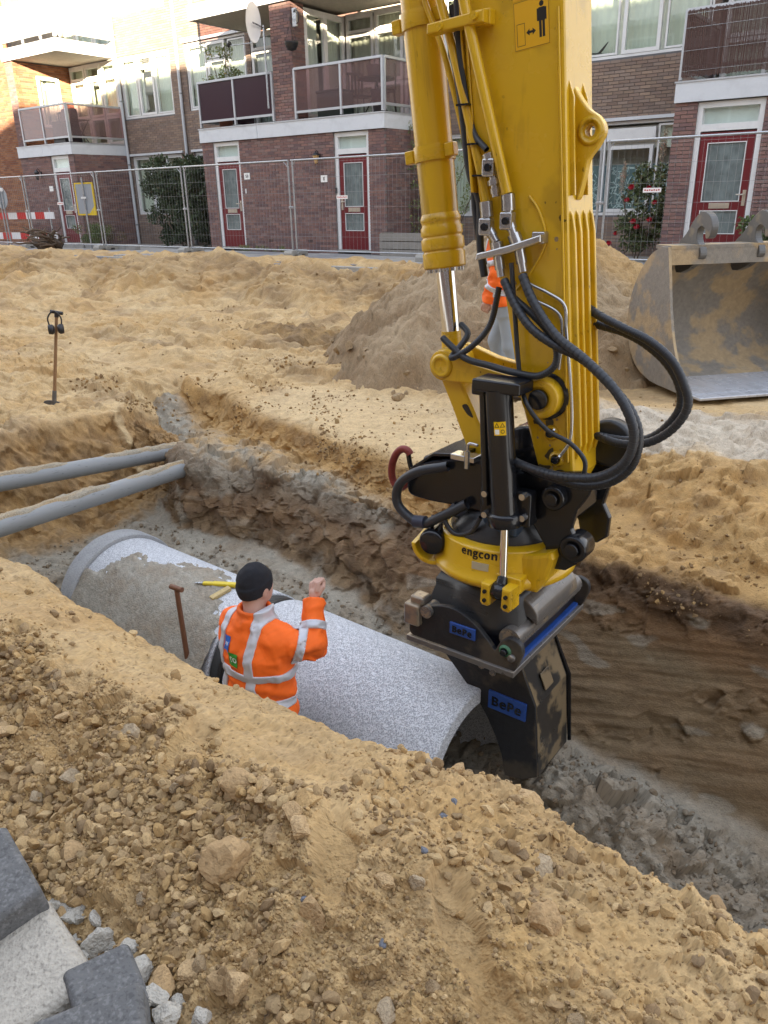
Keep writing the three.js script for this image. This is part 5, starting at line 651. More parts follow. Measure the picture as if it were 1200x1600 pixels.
// ---- digging bucket lying at the right, opening to the street
const steelDirty = mat(0.47, 0.415, 0.335, 0.8, 0.05, { map: dataTex(512, (u, v) => { const a = tfbm(u, v, 3, 6, 5), s = tfbm(u, v, 40, 3, 2), k = smooth(0.33, 0.47, a), d = 0.85 + 0.3 * (s - 0.5); return [mix(0.6, 1.0, k) * d, mix(0.61, 0.84, k) * d, mix(0.63, 0.6, k) * d]; }, 0.9, false), bumpMap: grainBump, bumpScale: 0.004 }), steelWorn = mat(0.6, 0.62, 0.66, 0.42, 0.3, { map: dataTex(256, (u, v) => 0.8 + 0.35 * (tfbm(u, v * 0.25, 24, 3, 4) - 0.5), 1.2), roughnessMap: roughTex });
{
  const f = V(0.2, 0, 0.98).normalize(), turn = Math.atan2(f.x, f.z); // local z: forward to the lip, local x: across
  const tip = V(2.78, 0, -6.86), y = trenchY(tip.x, tip.z) - 0.0, g = thing('digging_bucket', 'large muddy steel digging bucket lying open at the right edge', 'digging bucket', [tip.x, -0.415, tip.z], turn), W = 1.75;
  const back = [[0, 0.0], [-0.3, 0.0], [-0.7, 0.02], [-0.98, 0.12], [-1.17, 0.36], [-1.21, 0.66], [-1.1, 0.95], [-0.9, 1.17], [-0.72, 1.26]];
  const curve = new THREE.CatmullRomCurve3(back.map((p) => V(0, p[1], p[0])), false, 'centripetal').getPoints(44);
  const front = [[-0.6, 1.26], [-0.52, 0.98], [-0.45, 0.72], [-0.33, 0.42], [-0.14, 0.14], [0, 0.03]]; const fc = new THREE.CatmullRomCurve3(front.map((p) => V(0, p[1], p[0])), false, 'centripetal').getPoints(24);
  const side = [...curve.map((p) => [p.z, p.y]), ...fc.map((p) => [p.z, p.y])].map(([a, b]) => [a, b]);
  const sideGeo = () => { const s = plate(side, 0.03, 0, 0.004); s.rotateY(-Math.PI / 2); return s; }; // profile x -> local z
  add('side_plate', move(sideGeo(), 0, 0, 0), steelDirty, g); add('side_plate', move(sideGeo(), W, 0, 0), steelDirty, g);
  const wrap = (t, list) => { const P = [], I = [], U = []; let run = 0; list.forEach((p, i) => { if (i) run += p.distanceTo(list[i - 1]); for (const x of [0.015, W - 0.015]) { P.push(x, p.y, p.z); U.push(x, run); } if (i) { const a = i * 2 - 2; I.push(a, a + 1, a + 2, a + 1, a + 3, a + 2); } }); const gg = new THREE.BufferGeometry(); gg.setAttribute('position', new THREE.Float32BufferAttribute(P, 3)); gg.setAttribute('uv', new THREE.Float32BufferAttribute(U, 2)); gg.setIndex(I); gg.computeVertexNormals(); return gg; };
  const inner = wrap(0, curve.slice(8).map((p) => V(0, p.y + 0.02 * (p.y < 0.5 ? 1 : 0), p.z + 0.02))); add('shell', mergeGeometries([clean(inner), clean(wrap(0, curve.slice(8)))]), steelDirty, g); 
  add('floor_plate', span(0.016, W - 0.016, 0.0, 0.035, -0.74, 0.02), steelWorn, g); add('cutting_edge', span(0.0, W, 0.002, 0.03, 0.02, 0.16, 0.008), steelWorn, g);
  add('top_beam', merge([span(0.016, W - 0.016, 1.235, 1.27, -0.86, -0.6), span(0.016, W - 0.016, 1.1, 1.24, -0.64, -0.6)]), steelDirty, g);
  const hookSteel = mat(0.2, 0.195, 0.185, 0.6, 0.2, { map: wearTex, roughnessMap: roughTex });
  const hook = outline([[-0.95, 1.0], [-0.58, 1.16], [-0.59, 1.24], [-0.66, 1.31], [-0.67, 1.39], [-0.62, 1.43], [-0.56, 1.41], [-0.53, 1.33], [-0.48, 1.34], [-0.45, 1.43], [-0.5, 1.52], [-0.62, 1.56], [-0.74, 1.49], [-0.85, 1.36], [-0.98, 1.24]], 60);
  for (const x of [0.34, 0.95]) { const h = plate(hook, 0.07, 0, 0.006); h.rotateY(-Math.PI / 2); add('hook', move(h, x, 0, 0), hookSteel, g); }
  
}
// ---- clay clods, stones and broken paving at the camera's feet
function rockGeo(seed, detail = 2, cuts = 9, rough = 0.2) {
  const r = mulberry(seed), g0 = new THREE.IcosahedronGeometry(1, detail), g = mergeVertices((() => { g0.deleteAttribute('uv'); g0.deleteAttribute('normal'); return g0; })()), p = g.attributes.position, v = V(), pl = [];
  for (let i = 0; i < cuts; i++) pl.push([V(r() - 0.5, r() - 0.5, r() - 0.5).normalize(), 0.42 + 0.34 * r()]);
  const sx = 0.8 + 0.5 * r(), sy = 0.6 + 0.4 * r();
  for (let i = 0; i < p.count; i++) { v.fromBufferAttribute(p, i); for (const [n, d] of pl) { const e = v.dot(n); if (e > d) v.addScaledVector(n, (d - e) * 0.93); } const k = 1 + rough * fbm(v.x * 2.2 + seed, v.y * 2.2, v.z * 2.2, 3) + 0.1 * (billow(v.x * 3.1, v.y * 3.1 + seed, v.z * 3.1, 2) - 0.5); p.setXYZ(i, v.x * k * sx, v.y * k * sy, v.z * k); }
  return metreUV(toCreasedNormals(g, 0.4), 0.05);
}
function metreUVkeep(g) { const p = g.attributes.position, uv = new Float32Array(p.count * 2); for (let i = 0; i < p.count; i++) { uv[i * 2] = (p.getX(i) + 0.4 * p.getY(i)) * 0.05; uv[i * 2 + 1] = (p.getZ(i) + 0.6 * p.getY(i)) * 0.05; } g.setAttribute('uv', new THREE.BufferAttribute(uv, 2)); return g; }
const clodBig = [...Array(10)].map((_, i) => rockGeo(100 + i, 4, 10)), clodMid = [...Array(8)].map((_, i) => rockGeo(200 + i, 3, 9)), clodSmall = [...Array(6)].map((_, i) => rockGeo(300 + i, 2, 10));
const clodTiny = [...Array(6)].map((_, i) => rockGeo(400 + i, 0, 0, 0.5));
const clodMats = [[0.43, 0.285, 0.14], [0.37, 0.25, 0.125], [0.48, 0.33, 0.17], [0.33, 0.235, 0.13], [0.46, 0.3, 0.13], [0.4, 0.31, 0.2]].map((c) => mat(c[0] * 1.15, c[1] * 1.15, c[2] * 1.15, 0.97, 0, { map: grainTex, bumpMap: grainBump, bumpScale: 0.005 }));
const cr = mulberry(4242);
const bankPick = (want) => { const { nA, nT, plans } = bankGeo.userData, P = bankGeo.attributes.position, N = bankGeo.attributes.normal; for (let t = 0; t < 4000; t++) { const k = (cr() * nA * nT) | 0, a = plans[k * 3], b = plans[k * 3 + 1]; if (a < -0.25 || a > 4.2 || b < 0.15 || b > 1.6) continue; if (cr() < want(a, b)) return { a, b, p: V(P.getX(k), P.getY(k), P.getZ(k)), n: V(N.getX(k), N.getY(k), N.getZ(k)) }; } return null; };
const trenchPick = (want) => { const { nA, nT, plans } = trenchGeo.userData, P = trenchGeo.attributes.position, N = trenchGeo.attributes.normal; for (let t = 0; t < 6000; t++) { const k = (cr() * nA * nT) | 0, a = plans[k * 3], b = plans[k * 3 + 1], y = plans[k * 3 + 2]; if (cr() < want(a, b, y)) return { a, b, p: V(P.getX(k), P.getY(k), P.getZ(k)), n: V(N.getX(k), N.getY(k), N.getZ(k)) }; } return null; };
const clearOf = (a, b) => printAt(a, b)[0] < 0.3;
{ // named large clods where the photograph shows them: pixel-measured places in plan, radius, squash
  const big = [[0.36, 1.285, 0.062, 0.75, 'large flat-faced sandy clod lying in the middle of the near slope'], [0.365, 1.49, 0.05, 0.6, 'large pale clod above the flat-faced one'], [0.3, 1.475, 0.035, 0.45, 'pale flat clod beside the large pale one'], [0.2, 1.33, 0.04, 0.75, 'blocky clod left of the footprint'], [0.225, 1.375, 0.03, 0.8, 'round clod in the hollow by the footprint'], [0.26, 1.345, 0.032, 0.7, 'blocky pale clod beside the footprint'], [0.335, 1.06, 0.034, 1.1, 'upright pointed ochre clod near the bottom edge'], [0.3, 1.04, 0.032, 1.3, 'tall narrow ochre clod near the bottom edge'], [0.45, 1.07, 0.036, 0.9, 'rounded clod left of the pointed pair'], [0.4, 1.08, 0.03, 0.9, 'round clod between the pointed pair and the rubble'], [0.73, 1.21, 0.035, 1.0, 'ochre clod touching the grey paver']];
  for (const [nx, nz, r, sq, label] of big) { const x = -nx, z = -nz, i = (cr() * 10) | 0, o = add('sand_clod', clodBig[i], clodMats[(cr() * 3) | 0]); o.position.set(x, bankY(x, z) + r * 0.3, z); o.scale.set(r, r * sq, r * 0.9); o.rotation.set(cr() * 0.7, cr() * 6.28, cr() * 0.5); tag(o, label, 'clod', 'large sand clods on the near bank'); }
  for (let i = 0; i < 250; i++) { const q = bankPick((a, b) => clearOf(a, b) ? loose(a, b) ** 2 * (b < 1.1 ? 1 : 0.35) * (a < 2.4 ? 1 : 0.3) : 0); const r = 0.013 + 0.026 * cr() ** 3, o = add('sand_clod', clodMid[(cr() * 8) | 0], clodMats[(cr() * 6) | 0]); o.position.copy(q.p).addScaledVector(q.n, r * 0.12); o.scale.set(r * (0.8 + 0.5 * cr()), r * (0.7 + 0.4 * cr()), r); o.rotation.set(cr() * 6.28, cr() * 6.28, cr() * 6.28); tag(o, 'loose sandy clod on the near bank of the trench', 'clod', 'loose clods on the near bank'); }
}
function scatter(name, label, cat, n, pick, size, tint, geo) {
  const m = new THREE.InstancedMesh(geo, mat(1, 1, 1, 0.97, 0, { map: grainTex }), n), c = new THREE.Color(); m.name = numbered(name); m.castShadow = m.receiveShadow = true;
  for (let i = 0; i < n; i++) { const q = pick(); const r = q ? size() : 0; if (q) tmp.position.copy(q.p).addScaledVector(q.n, r * 0.3); tmp.scale.set(r * (0.8 + 0.5 * cr()), r * (0.7 + 0.4 * cr()), r); tmp.rotation.set(cr() * 6.28, cr() * 6.28, cr() * 6.28); tmp.updateMatrix(); m.setMatrixAt(i, tmp.matrix); const t = tint(q); m.setColorAt(i, c.setRGB(...t)); } tmp.scale.set(1, 1, 1); tmp.rotation.set(0, 0, 0); scene.add(m); return tag(m, label, cat, null, 'stuff');
}
const shade = (c) => { const f = 0.9 + 0.35 * cr(); return [c[0] * f, c[1] * f, c[2] * f]; };
const sandTint = () => { const c = cmix(cmix(SAND, PALE, cr() * 0.6), LOAM, cr() ** 2 * 0.9), f = 0.95 + 0.35 * cr(); return [c[0] * f, c[1] * f, c[2] * f]; };
const bankDense = (a, b) => clearOf(a, b) ? 0.015 + 0.985 * loose(a, b) ** 2 * (b < 1.12 ? 1 : 0.4) : 0.01;
for (let v = 0; v < 6; v++) scatter('sand_clods', 'mass of small angular clods covering the near bank', 'clods', 3300, () => bankPick((a, b) => bankDense(a, b) * smooth(0, 0.3, 0.2 + fbm(a * 3, b * 3, 21, 2))), () => 0.004 + 0.017 * cr() ** 3, sandTint, clodSmall[v]);
for (let v = 0; v < 6; v++) scatter('sand_crumbs', 'small loose sand crumbs strewn over the near bank', 'crumbs', 7500, () => bankPick(bankDense), () => 0.0018 + 0.0045 * cr() ** 2, sandTint, clodTiny[v]);
scatter('soil_crumbs', 'small soil crumbs on the ledge and slope above the trench', 'crumbs', 2600, () => trenchPick((a, b, y) => a > -0.2 && a < 7.3 && b > 4.35 && b < 5.9 && y < -0.5 ? smooth(-0.1, 0.3, fbm(a * 2, b * 2, 3, 3)) : 0), () => 0.005 + 0.016 * cr() ** 3.5, () => shade(cmix(SAND, LOAM, cr() * 0.9)), clodSmall[1]);
scatter('soil_crumbs', 'grey sand crumbs on the trench floor', 'crumbs', 5200, () => trenchPick((a, b, y) => a > -0.2 && a < 6.3 && y < -1.4 && b > 2 && b < 3.84 ? (a < 2 ? 0.9 : 0.3) : 0), () => 0.005 + 0.022 * cr() ** 3, () => shade(cmix(GREY, LOAM, cr() * 0.8)), clodSmall[4]);
scatter('soil_crumbs', 'soil crumbs scattered over the dug bed', 'crumbs', 2400, () => trenchPick((a, b, y) => a > 2 && b > 4.4 && b < fenceB(a) - 1.6 && y > -0.62 ? 0.04 + 0.96 * smooth(0.15, 0.4, fbm(a * 0.7, b * 0.9, 8, 3)) : 0), () => 0.007 + 0.02 * cr() ** 4, () => shade(cmix(SAND, LOAM, cr() * 0.9)), clodSmall[2]);
{ // clods that rolled to the foot of the heap
  for (let i = 0; i < 60; i++) { const t = 0.3 + cr() * 2.8, c = plan(4.7, 8.6, 0), k = 0.8 + 0.3 * cr(), x = c.x + Math.cos(t) * 2.8 * k, z = c.z + Math.sin(t) * 2.15 * k, r = 0.025 + 0.06 * cr() ** 3, o = add('soil_clod', clodMid[(cr() * 8) | 0], clodMats[3]); const dd = Math.min(1, Math.hypot((x - c.x) / 2.8, (z - c.z) / 2.2)); o.position.set(x, Math.max(trenchY(x, z), -0.55 + 1.72 * Math.pow(1 - dd, 0.92)) + r * 0.1, z); o.scale.set(r, r * 0.8, r * 0.9); o.rotation.set(cr() * 6, cr() * 6, cr() * 6); tag(o, 'brown soil clod rolled to the foot of the big heap', 'clod', 'clods round the big heap'); }
}
{ // grey paving pieces, rubble and a mortar-covered concrete block
  const paver = mat(0.16, 0.158, 0.155, 0.85, 0, { map: dataTex(256, (u, v) => { const s = tfbm(u, v, 60, 2, 4), b = tfbm(u, v, 8, 3, 2); return 0.72 + 0.3 * (b - 0.5) + (s > 0.66 ? 0.28 : 0) - (s < 0.3 ? 0.2 : 0); }, 2.6), bumpMap: grainBump, bumpScale: 0.003 }), rub = mat(0.5, 0.465, 0.4, 0.95, 0, { map: grainTex, bumpMap: grainBump, bumpScale: 0.006 });
  const chipped = (w, h, d, sd) => { const s = new RoundedBoxGeometry(w, h, d, 8, 0.014), q = s.attributes.position; for (let i = 0; i < q.count; i++) { const x = q.getX(i), y = q.getY(i), z = q.getZ(i), e = smooth(0.8, 1, Math.max(Math.abs(x) / w, Math.abs(z) / d) * 2) * smooth(0.5, 1, Math.abs(y) / h * 2), k = 1 - e * 0.09 * Math.max(0, fbm(x * 22 + sd, y * 22, z * 22, 3) + 0.1); q.setXYZ(i, x * k, y * (1 - e * 0.25 * Math.max(0, noise(x * 30, z * 30, sd))), z * k); } s.computeVertexNormals(); return metreUV(s); };
  const P = (name, label, geo, m, p, r) => { const o = add(name, geo, m); o.position.set(...p); o.rotation.set(...r); return tag(o, label, 'paver', 'loose pavers at the bottom left'); };
  P('paving_stone', 'dark grey paver at the left edge, tilted on the rubble', chipped(0.24, 0.08, 0.24, 1), paver, [-0.895, -0.07, -1.225], [0.06, 0.72, 0.1]);
  P('paving_stone', 'broken grey paver with a paler face in the bottom left rubble', chipped(0.13, 0.07, 0.15, 4), paver, [-0.555, -0.125, -1.045], [0.1, 0.6, -0.12]);
  P('paving_stone', 'grey paver lowest of the bottom left rubble', chipped(0.2, 0.08, 0.2, 7), paver, [-0.53, -0.1, -0.9], [0.05, 0.35, 0.08]);
  const blk = P('concrete_block', 'pale mortar-smeared concrete kerb piece in the bottom left corner', (() => { const s = new RoundedBoxGeometry(0.36, 0.14, 0.26, 6, 0.03), q = s.attributes.position; for (let i = 0; i < q.count; i++) { const x = q.getX(i), y = q.getY(i), z = q.getZ(i), k = 0.018 * fbm(x * 14, y * 14, z * 14, 3); q.setXYZ(i, x + k, y + k, z + k); } s.computeVertexNormals(); return metreUV(s); })(), mat(0.5, 0.46, 0.39, 0.95, 0, { map: grainTex, bumpMap: grainBump, bumpScale: 0.008 }), [-0.79, -0.175, -1.05], [0.05, 0.75, 0.12]); blk.userData.category = 'concrete block'; delete blk.userData.group;
  const spots = [[-0.68, -1.19, 0.03], [-0.62, -1.17, 0.036], [-0.655, -1.14, 0.028], [-0.58, -1.13, 0.034], [-0.6, -1.09, 0.024], [-0.51, -1.1, 0.03], [-0.46, -1.04, 0.03], [-0.43, -1.0, 0.038], [-0.47, -0.985, 0.028], [-0.4, -0.955, 0.03], [-0.36, -0.985, 0.024], [-0.39, -0.92, 0.03], [-0.34, -0.94, 0.022], [-0.7, -1.24, 0.026], [-0.64, -1.23, 0.022], [-0.545, -1.15, 0.02]];
  spots.forEach(([x, z, r], i) => { const o = add('rubble_stone', clodBig[i % 10], i % 7 === 4 ? paver : rub); o.position.set(x, bankY(x, z) + r * 0.45, z); o.scale.set(r * 1.1, r * 0.8, r); o.rotation.set(cr() * 6, cr() * 6, cr() * 6); tag(o, 'light grey rubble stone beside the pavers, bottom left', 'stone', 'grey rubble beside the pavers'); });
  for (let i = 0; i < 34; i++) { const t = cr(), x = mix(-0.74, -0.3, t) + 0.09 * (cr() - 0.5), z = mix(-1.26, -0.86, t) + 0.12 * (cr() - 0.5), r = 0.008 + 0.014 * cr(), o = add('rubble_stone', clodMid[i % 8], rub); o.position.set(x, bankY(x, z) + r * 0.6, z); o.scale.set(r * 1.1, r * 0.8, r); o.rotation.set(cr() * 6, cr() * 6, cr() * 6); tag(o, 'small pale grey rubble fragment beside the pavers, bottom left', 'stone', 'small rubble beside the pavers'); }
  const pebble = mat(0.16, 0.17, 0.2, 0.5, 0, { map: dataTex(64, (u, v) => 0.7 + 0.6 * (tfbm(u, v, 16, 2, 2) - 0.4), 8) });
  for (const [x, z, label] of [[-0.02, -1.08, 'small blue-grey pebble low on the near slope'], [0.07, -1.27, 'blue-grey speckled pebble below the bank ridge'], [0.13, -1.45, 'blue-grey pebble near the crest below the bucket'], [0.16, -1.5, 'small dark pebble beside the crest'], [-0.18, -1.2, 'grey pebble right of the footprint clods']]) { const o = add('pebble', clodMid[3], pebble); const r = 0.0085; o.position.set(x, bankY(x, z) + r * 0.6, z); o.scale.set(r * 1.2, r * 0.8, r); o.rotation.set(0.3, cr() * 6, 0); tag(o, label, 'pebble'); }
}
// ---------------------------------------------------------------- excavator arm with tilt rotator, coupler and trench bucket (local x to the right, z towards the camera)
const font = await new FontLoader().loadAsync('fonts/droid/droid_sans_bold.typeface.json');
const lettering = (txt, size, depth = 0.003) => { const g = new TextGeometry(txt, { font, size, depth, curveSegments: 5 }); g.computeBoundingBox(); const b = g.boundingBox; g.translate(-(b.max.x + b.min.x) / 2, -(b.max.y + b.min.y) / 2, 0); return clean(g); };
{
  const g = thing('excavator_arm', 'yellow excavator arm reaching into the trench with black tilt rotator and narrow bucket', 'excavator arm', [0.66, 0, -3.91], HT);
  const yellowTex = dataTex(512, (u, v) => { const a = tfbm(u, v, 4, 6, 7), s = tfbm(u, v, 50, 3, 3), e = tfbm(u, v * 0.2, 40, 3, 17), d = 0.98 - 0.26 * smooth(0.5, 0.68, a) - 0.6 * smooth(0.74, 0.79, s) * smooth(0.48, 0.62, a) - 0.12 * smooth(0.62, 0.75, e) * smooth(0.4, 0.55, tfbm(u, v, 3, 3, 9)); return [d, d * 0.975, d * 0.9 + 0.06 * smooth(0.5, 0.7, a)]; }, 0.8);
  const Y = mat(0.63, 0.385, 0.012, 0.42, 0, { map: yellowTex, roughnessMap: roughTex, clearcoat: 0.25, clearcoatRoughness: 0.3 }), K = mat(0.011, 0.012, 0.015, 0.32, 0, { roughnessMap: roughTex }), KD = mat(0.03, 0.032, 0.036, 0.55, 0, { map: dirtTex, roughnessMap: roughTex }), CH = mat(0.72, 0.72, 0.72, 0.12, 1), ST = mat(0.5, 0.5, 0.5, 0.35, 0.85, { roughnessMap: roughTex }), rubber = mat(0.024, 0.027, 0.033, 0.42), worn = mat(0.28, 0.26, 0.24, 0.55, 0.35, { map: wearTex, roughnessMap: roughTex }), BL = mat(0.02, 0.075, 0.33, 0.45, 0, { map: dirtTex }), GR = mat(0.05, 0.16, 0.08, 0.5, 0, { map: dirtTex });
  const muddy = mat(0.075, 0.075, 0.078, 0.55, 0.1, { map: dataTex(512, (u, v) => { const a = tfbm(u, v, 4, 6, 12), k = smooth(0.52, 0.68, a), s = tfbm(u, v, 50, 2, 3); return [mix(0.24, 1, k) + 0.1 * (s - 0.5), mix(0.25, 0.82, k) + 0.1 * (s - 0.5), mix(0.27, 0.58, k) + 0.1 * (s - 0.5)].map((x) => x * 0.95); }, 1.1), bumpMap: grainBump, bumpScale: 0.002 });
  const sub = (name, parent = g) => { const o = new THREE.Group(); o.name = name; parent.add(o); return o; };
  // -- stick: hollow box beam with flanges, ribs and bosses
  const stick = sub('stick'), prof = [[-0.43, 3.55], [-0.211, 2.08], [-0.115, 1.32], [-0.04, 1.06], [0.045, 0.87], [0.11, 0.57], [0.17, 0.34], [0.262, 0.07], [0.3, -0.03], [0.36, -0.06], [0.42, -0.04], [0.452, 0.04], [0.324, 1.31], [0.258, 2.02], [0.1, 3.62], [-0.15, 3.75], [-0.36, 3.7]];
  add('beam', plate(prof, 0.29, 0.04, 0.014), Y, stick);
  add('top_flange', plate([[-0.45, 3.5], [-0.235, 2.08], [-0.14, 1.32], [-0.125, 1.32], [-0.218, 2.08], [-0.432, 3.5]], 0.33, 0.04, 0.006), Y, stick);
  for (const z of [-0.065, 0.01, 0.085, 0.15]) add('rib', plate([[0.43, 0.14], [0.452, 0.13], [0.467, 0.2], [0.362, 1.15], [0.345, 1.22], [0.325, 1.25]], 0.022, z, 0.006), Y, stick);
  add('weld_seam', merge([tube([[0.238, 2.0, 0.192], [0.303, 1.32, 0.192], [0.42, 0.12, 0.192]], 0.006, 30, 6), tube([[-0.2, 2.05, 0.192], [-0.1, 1.34, 0.192], [-0.02, 1.07, 0.192]], 0.006, 24, 6), tube([[0.11, 0.9, 0.19], [0.2, 1.02, 0.19], [0.24, 1.12, 0.19], [0.2, 1.24, 0.19], [0.15, 1.3, 0.19]], 0.007, 24, 6)]), Y, stick);
  const lug = add('lifting_eye', merge([plate(outline([[0.24, 1.79], [0.3, 1.7], [0.355, 1.635], [0.405, 1.6], [0.432, 1.55], [0.41, 1.495], [0.37, 1.44], [0.355, 1.36], [0.33, 1.28], [0.27, 1.4], [0.25, 1.6]], 60), 0.05, 0.07, 0.008, [[0.37, 1.55, 0.03]]), plate([[0.26, 1.8], [0.31, 1.68], [0.345, 1.3], [0.31, 1.3]], 0.016, 0.0, 0.004), plate([[0.26, 1.8], [0.31, 1.68], [0.345, 1.3], [0.31, 1.3]], 0.016, 0.14, 0.004)]), Y, stick); { const ring = rot(turned([[0.031, -0.03], [0.058, -0.028], [0.058, 0.028], [0.031, 0.032], [0.031, -0.03]], 30), 'X', Math.PI / 2); add('bushing', move(ring, 0.37, 1.55, 0.07), Y, lug); }
  const boss = (x, y, r, d0, d1, m, name, parent = stick, inner = true) => { const o = add(name, rot(turned([[0, d0], [r, d0], [r, d1 - 0.01], [r - 0.01, d1], [r * 0.62, d1], [r * 0.6, d1 - 0.008], [0, d1 - 0.008]], 36), 'X', Math.PI / 2).translate(x, y, 0), m, parent); if (inner) add('pin', rot(turned([[0, d1 - 0.009], [r * 0.5, d1 - 0.009], [r * 0.5, d1 + 0.012], [r * 0.44, d1 + 0.018], [0, d1 + 0.018]], 28), 'X', Math.PI / 2).translate(x, y, 0), K, o); return o; };
  add('seal_ring', rot(turned([[0.07, 0.185], [0.112, 0.185], [0.112, 0.2], [0.07, 0.2]], 36), 'X', Math.PI / 2).translate(0.29, 0.425, 0), K, stick);
  boss(0.288, 0.425, 0.095, 0.18, 0.27, Y, 'pin_boss'); for (const [x, y] of [[0.325, 0.25], [0.36, 0.125]]) { boss(x, y, 0.038, 0.18, 0.2, Y, 'grease_boss'); add('grease_nipple', rod([x, y, 0.2], [x + 0.03, y + 0.03, 0.225], 0.008, 0.005, 8), ST, stick); }
  { // distance pictogram on the stick
    const cv = document.createElement('canvas'); cv.width = 256; cv.height = 280; const c = cv.getContext('2d'); c.fillStyle = '#d9a400'; c.fillRect(0, 0, 256, 280); c.strokeStyle = '#5a4500'; c.lineWidth = 3; c.strokeRect(4, 4, 248, 272); c.strokeStyle = '#181408'; c.lineWidth = 3; c.strokeRect(22, 128, 56, 126); c.fillStyle = '#14110a'; c.beginPath(); c.arc(202, 44, 16, 0, 7); c.fill(); c.fillRect(180, 64, 44, 76); c.fillRect(168, 68, 12, 70); c.fillRect(224, 68, 12, 70); c.fillRect(182, 136, 18, 96); c.fillRect(205, 136, 18, 96); c.beginPath(); c.moveTo(88, 186); c.lineTo(112, 166); c.lineTo(112, 179); c.lineTo(134, 179); c.lineTo(134, 166); c.lineTo(158, 186); c.lineTo(134, 206); c.lineTo(134, 193); c.lineTo(112, 193); c.lineTo(112, 206); c.closePath(); c.fill();
    const t = new THREE.CanvasTexture(cv); t.colorSpace = THREE.SRGBColorSpace; const p = new THREE.PlaneGeometry(0.16, 0.178); p.rotateZ(0.105); p.translate(0.121, 1.957, 0.1862); add('warning_sign', clean(p), mat(1, 1, 1, 0.45, 0, { map: t }), stick).userData.label = 'yellow keep-your-distance pictogram sticker';
    const cv2 = document.createElement('canvas'); cv2.width = 256; cv2.height = 200; const d = cv2.getContext('2d'); d.fillStyle = '#d9a400'; d.fillRect(0, 0, 256, 200); d.strokeStyle = '#17130a'; d.lineWidth = 16; d.lineJoin = 'round'; d.beginPath(); d.moveTo(128, 24); d.lineTo(232, 180); d.lineTo(24, 180); d.closePath(); d.stroke(); d.fillStyle = '#17130a'; d.fillRect(119, 78, 18, 56); d.fillRect(119, 146, 18, 18); const t2 = new THREE.CanvasTexture(cv2); t2.colorSpace = THREE.SRGBColorSpace; const p2 = new THREE.PlaneGeometry(0.16, 0.125); p2.rotateZ(0.105); p2.translate(0.105, 2.111, 0.1862); add('warning_sign', clean(p2), mat(1, 1, 1, 0.45, 0, { map: t2 }), stick);
  }
  { // grease round the pins, scuffs and dried mud on the paint
    const gr = mulberry(91), blot = (cx, cy, r, sx = 1) => outline([...Array(9)].map((_, i) => { const q = i / 9 * 6.283, k = r * (0.55 + 0.75 * gr()); return [cx + k * sx * Math.cos(q), cy + k * Math.sin(q)]; }), 36), grease = mat(0.06, 0.045, 0.02, 0.4), mud = mat(0.34, 0.24, 0.12, 0.95, 0, { map: grainTex });
    for (const [x, y, r, sx] of [[0.33, 0.14, 0.03, 1], [0.29, 0.06, 0.03, 1.4], [0.37, 0.05, 0.028, 1.5], [0.31, 0.3, 0.018, 1], [0.24, 0.29, 0.012, 1]]) add('grease_smear', plate(blot(x, y, r, sx), 0.002, 0.1856, 0), grease, stick);
    for (let i = 0; i < 26; i++) { const y = 0.05 + 1.2 * gr() ** 2, x = mix(0.3 - 0.24 * y, 0.4 - 0.06 * y, gr()); add('mud_spot', plate(blot(x, y, 0.004 + 0.011 * gr() ** 2, 0.8), 0.002, 0.1857, 0), mud, stick); }
  }
  add('line_bracket', merge([plate([[-0.07, 1.03], [-0.065, 1.06], [0.1, 1.1], [0.25, 1.145], [0.252, 1.115], [0.1, 1.065]], 0.07, 0.235, 0.006), box(0.06, 0.05, 0.06, 0.22, 1.13, 0.2, 0.006)]), ST, stick);
  add('line_clamp', merge([plate([[-0.34, 1.96], [-0.34, 2.0], [-0.06, 2.02], [-0.06, 1.975]], 0.07, 0.235, 0.006), box(0.08, 0.06, 0.06, -0.09, 2.0, 0.2, 0.006), rod([-0.27, 1.98, 0.26], [-0.27, 1.98, 0.285], 0.018, 0.018, 6), rod([-0.1, 2.0, 0.26], [-0.1, 2.0, 0.285], 0.018, 0.018, 6)]), Y, stick);
  // -- bucket cylinder
  const cyl = sub('bucket_cylinder'), cx = (y) => -0.384 - 0.128 * (y - 1.025), Cz = 0.04, cp = (y) => [cx(y), y, Cz];
  add('barrel', rod(cp(1.18), cp(3.45), 0.092, 0.092, 36), Y, cyl);
  { const ax = V(...cp(2)).sub(V(...cp(1))).normalize(), q = new THREE.Quaternion().setFromUnitVectors(UP, ax); const place = (geo, y) => { geo.applyQuaternion(q); geo.translate(...cp(y)); return geo; };
    add('gland', place(turned([[0.046, -0.11], [0.104, -0.11], [0.107, -0.1], [0.107, -0.035], [0.1, -0.03], [0.1, -0.022], [0.108, -0.016], [0.108, 0.03], [0.1, 0.038], [0.1, 0.046], [0.106, 0.052], [0.104, 0.085], [0.097, 0.095], [0.097, 0.11], [0.101, 0.116], [0.101, 0.13], [0.092, 0.15]], 40), 1.08), Y, cyl);
    add('gland_bolts', merge([...Array(12)].map((_, i) => { const b = new THREE.CylinderGeometry(0.009, 0.009, 0.02, 6); b.translate(0.085 * Math.cos(i * 0.5236), -0.118, 0.085 * Math.sin(i * 0.5236)); return place(clean(b), 1.08); })), ST, cyl).userData.kind = 'stuff';
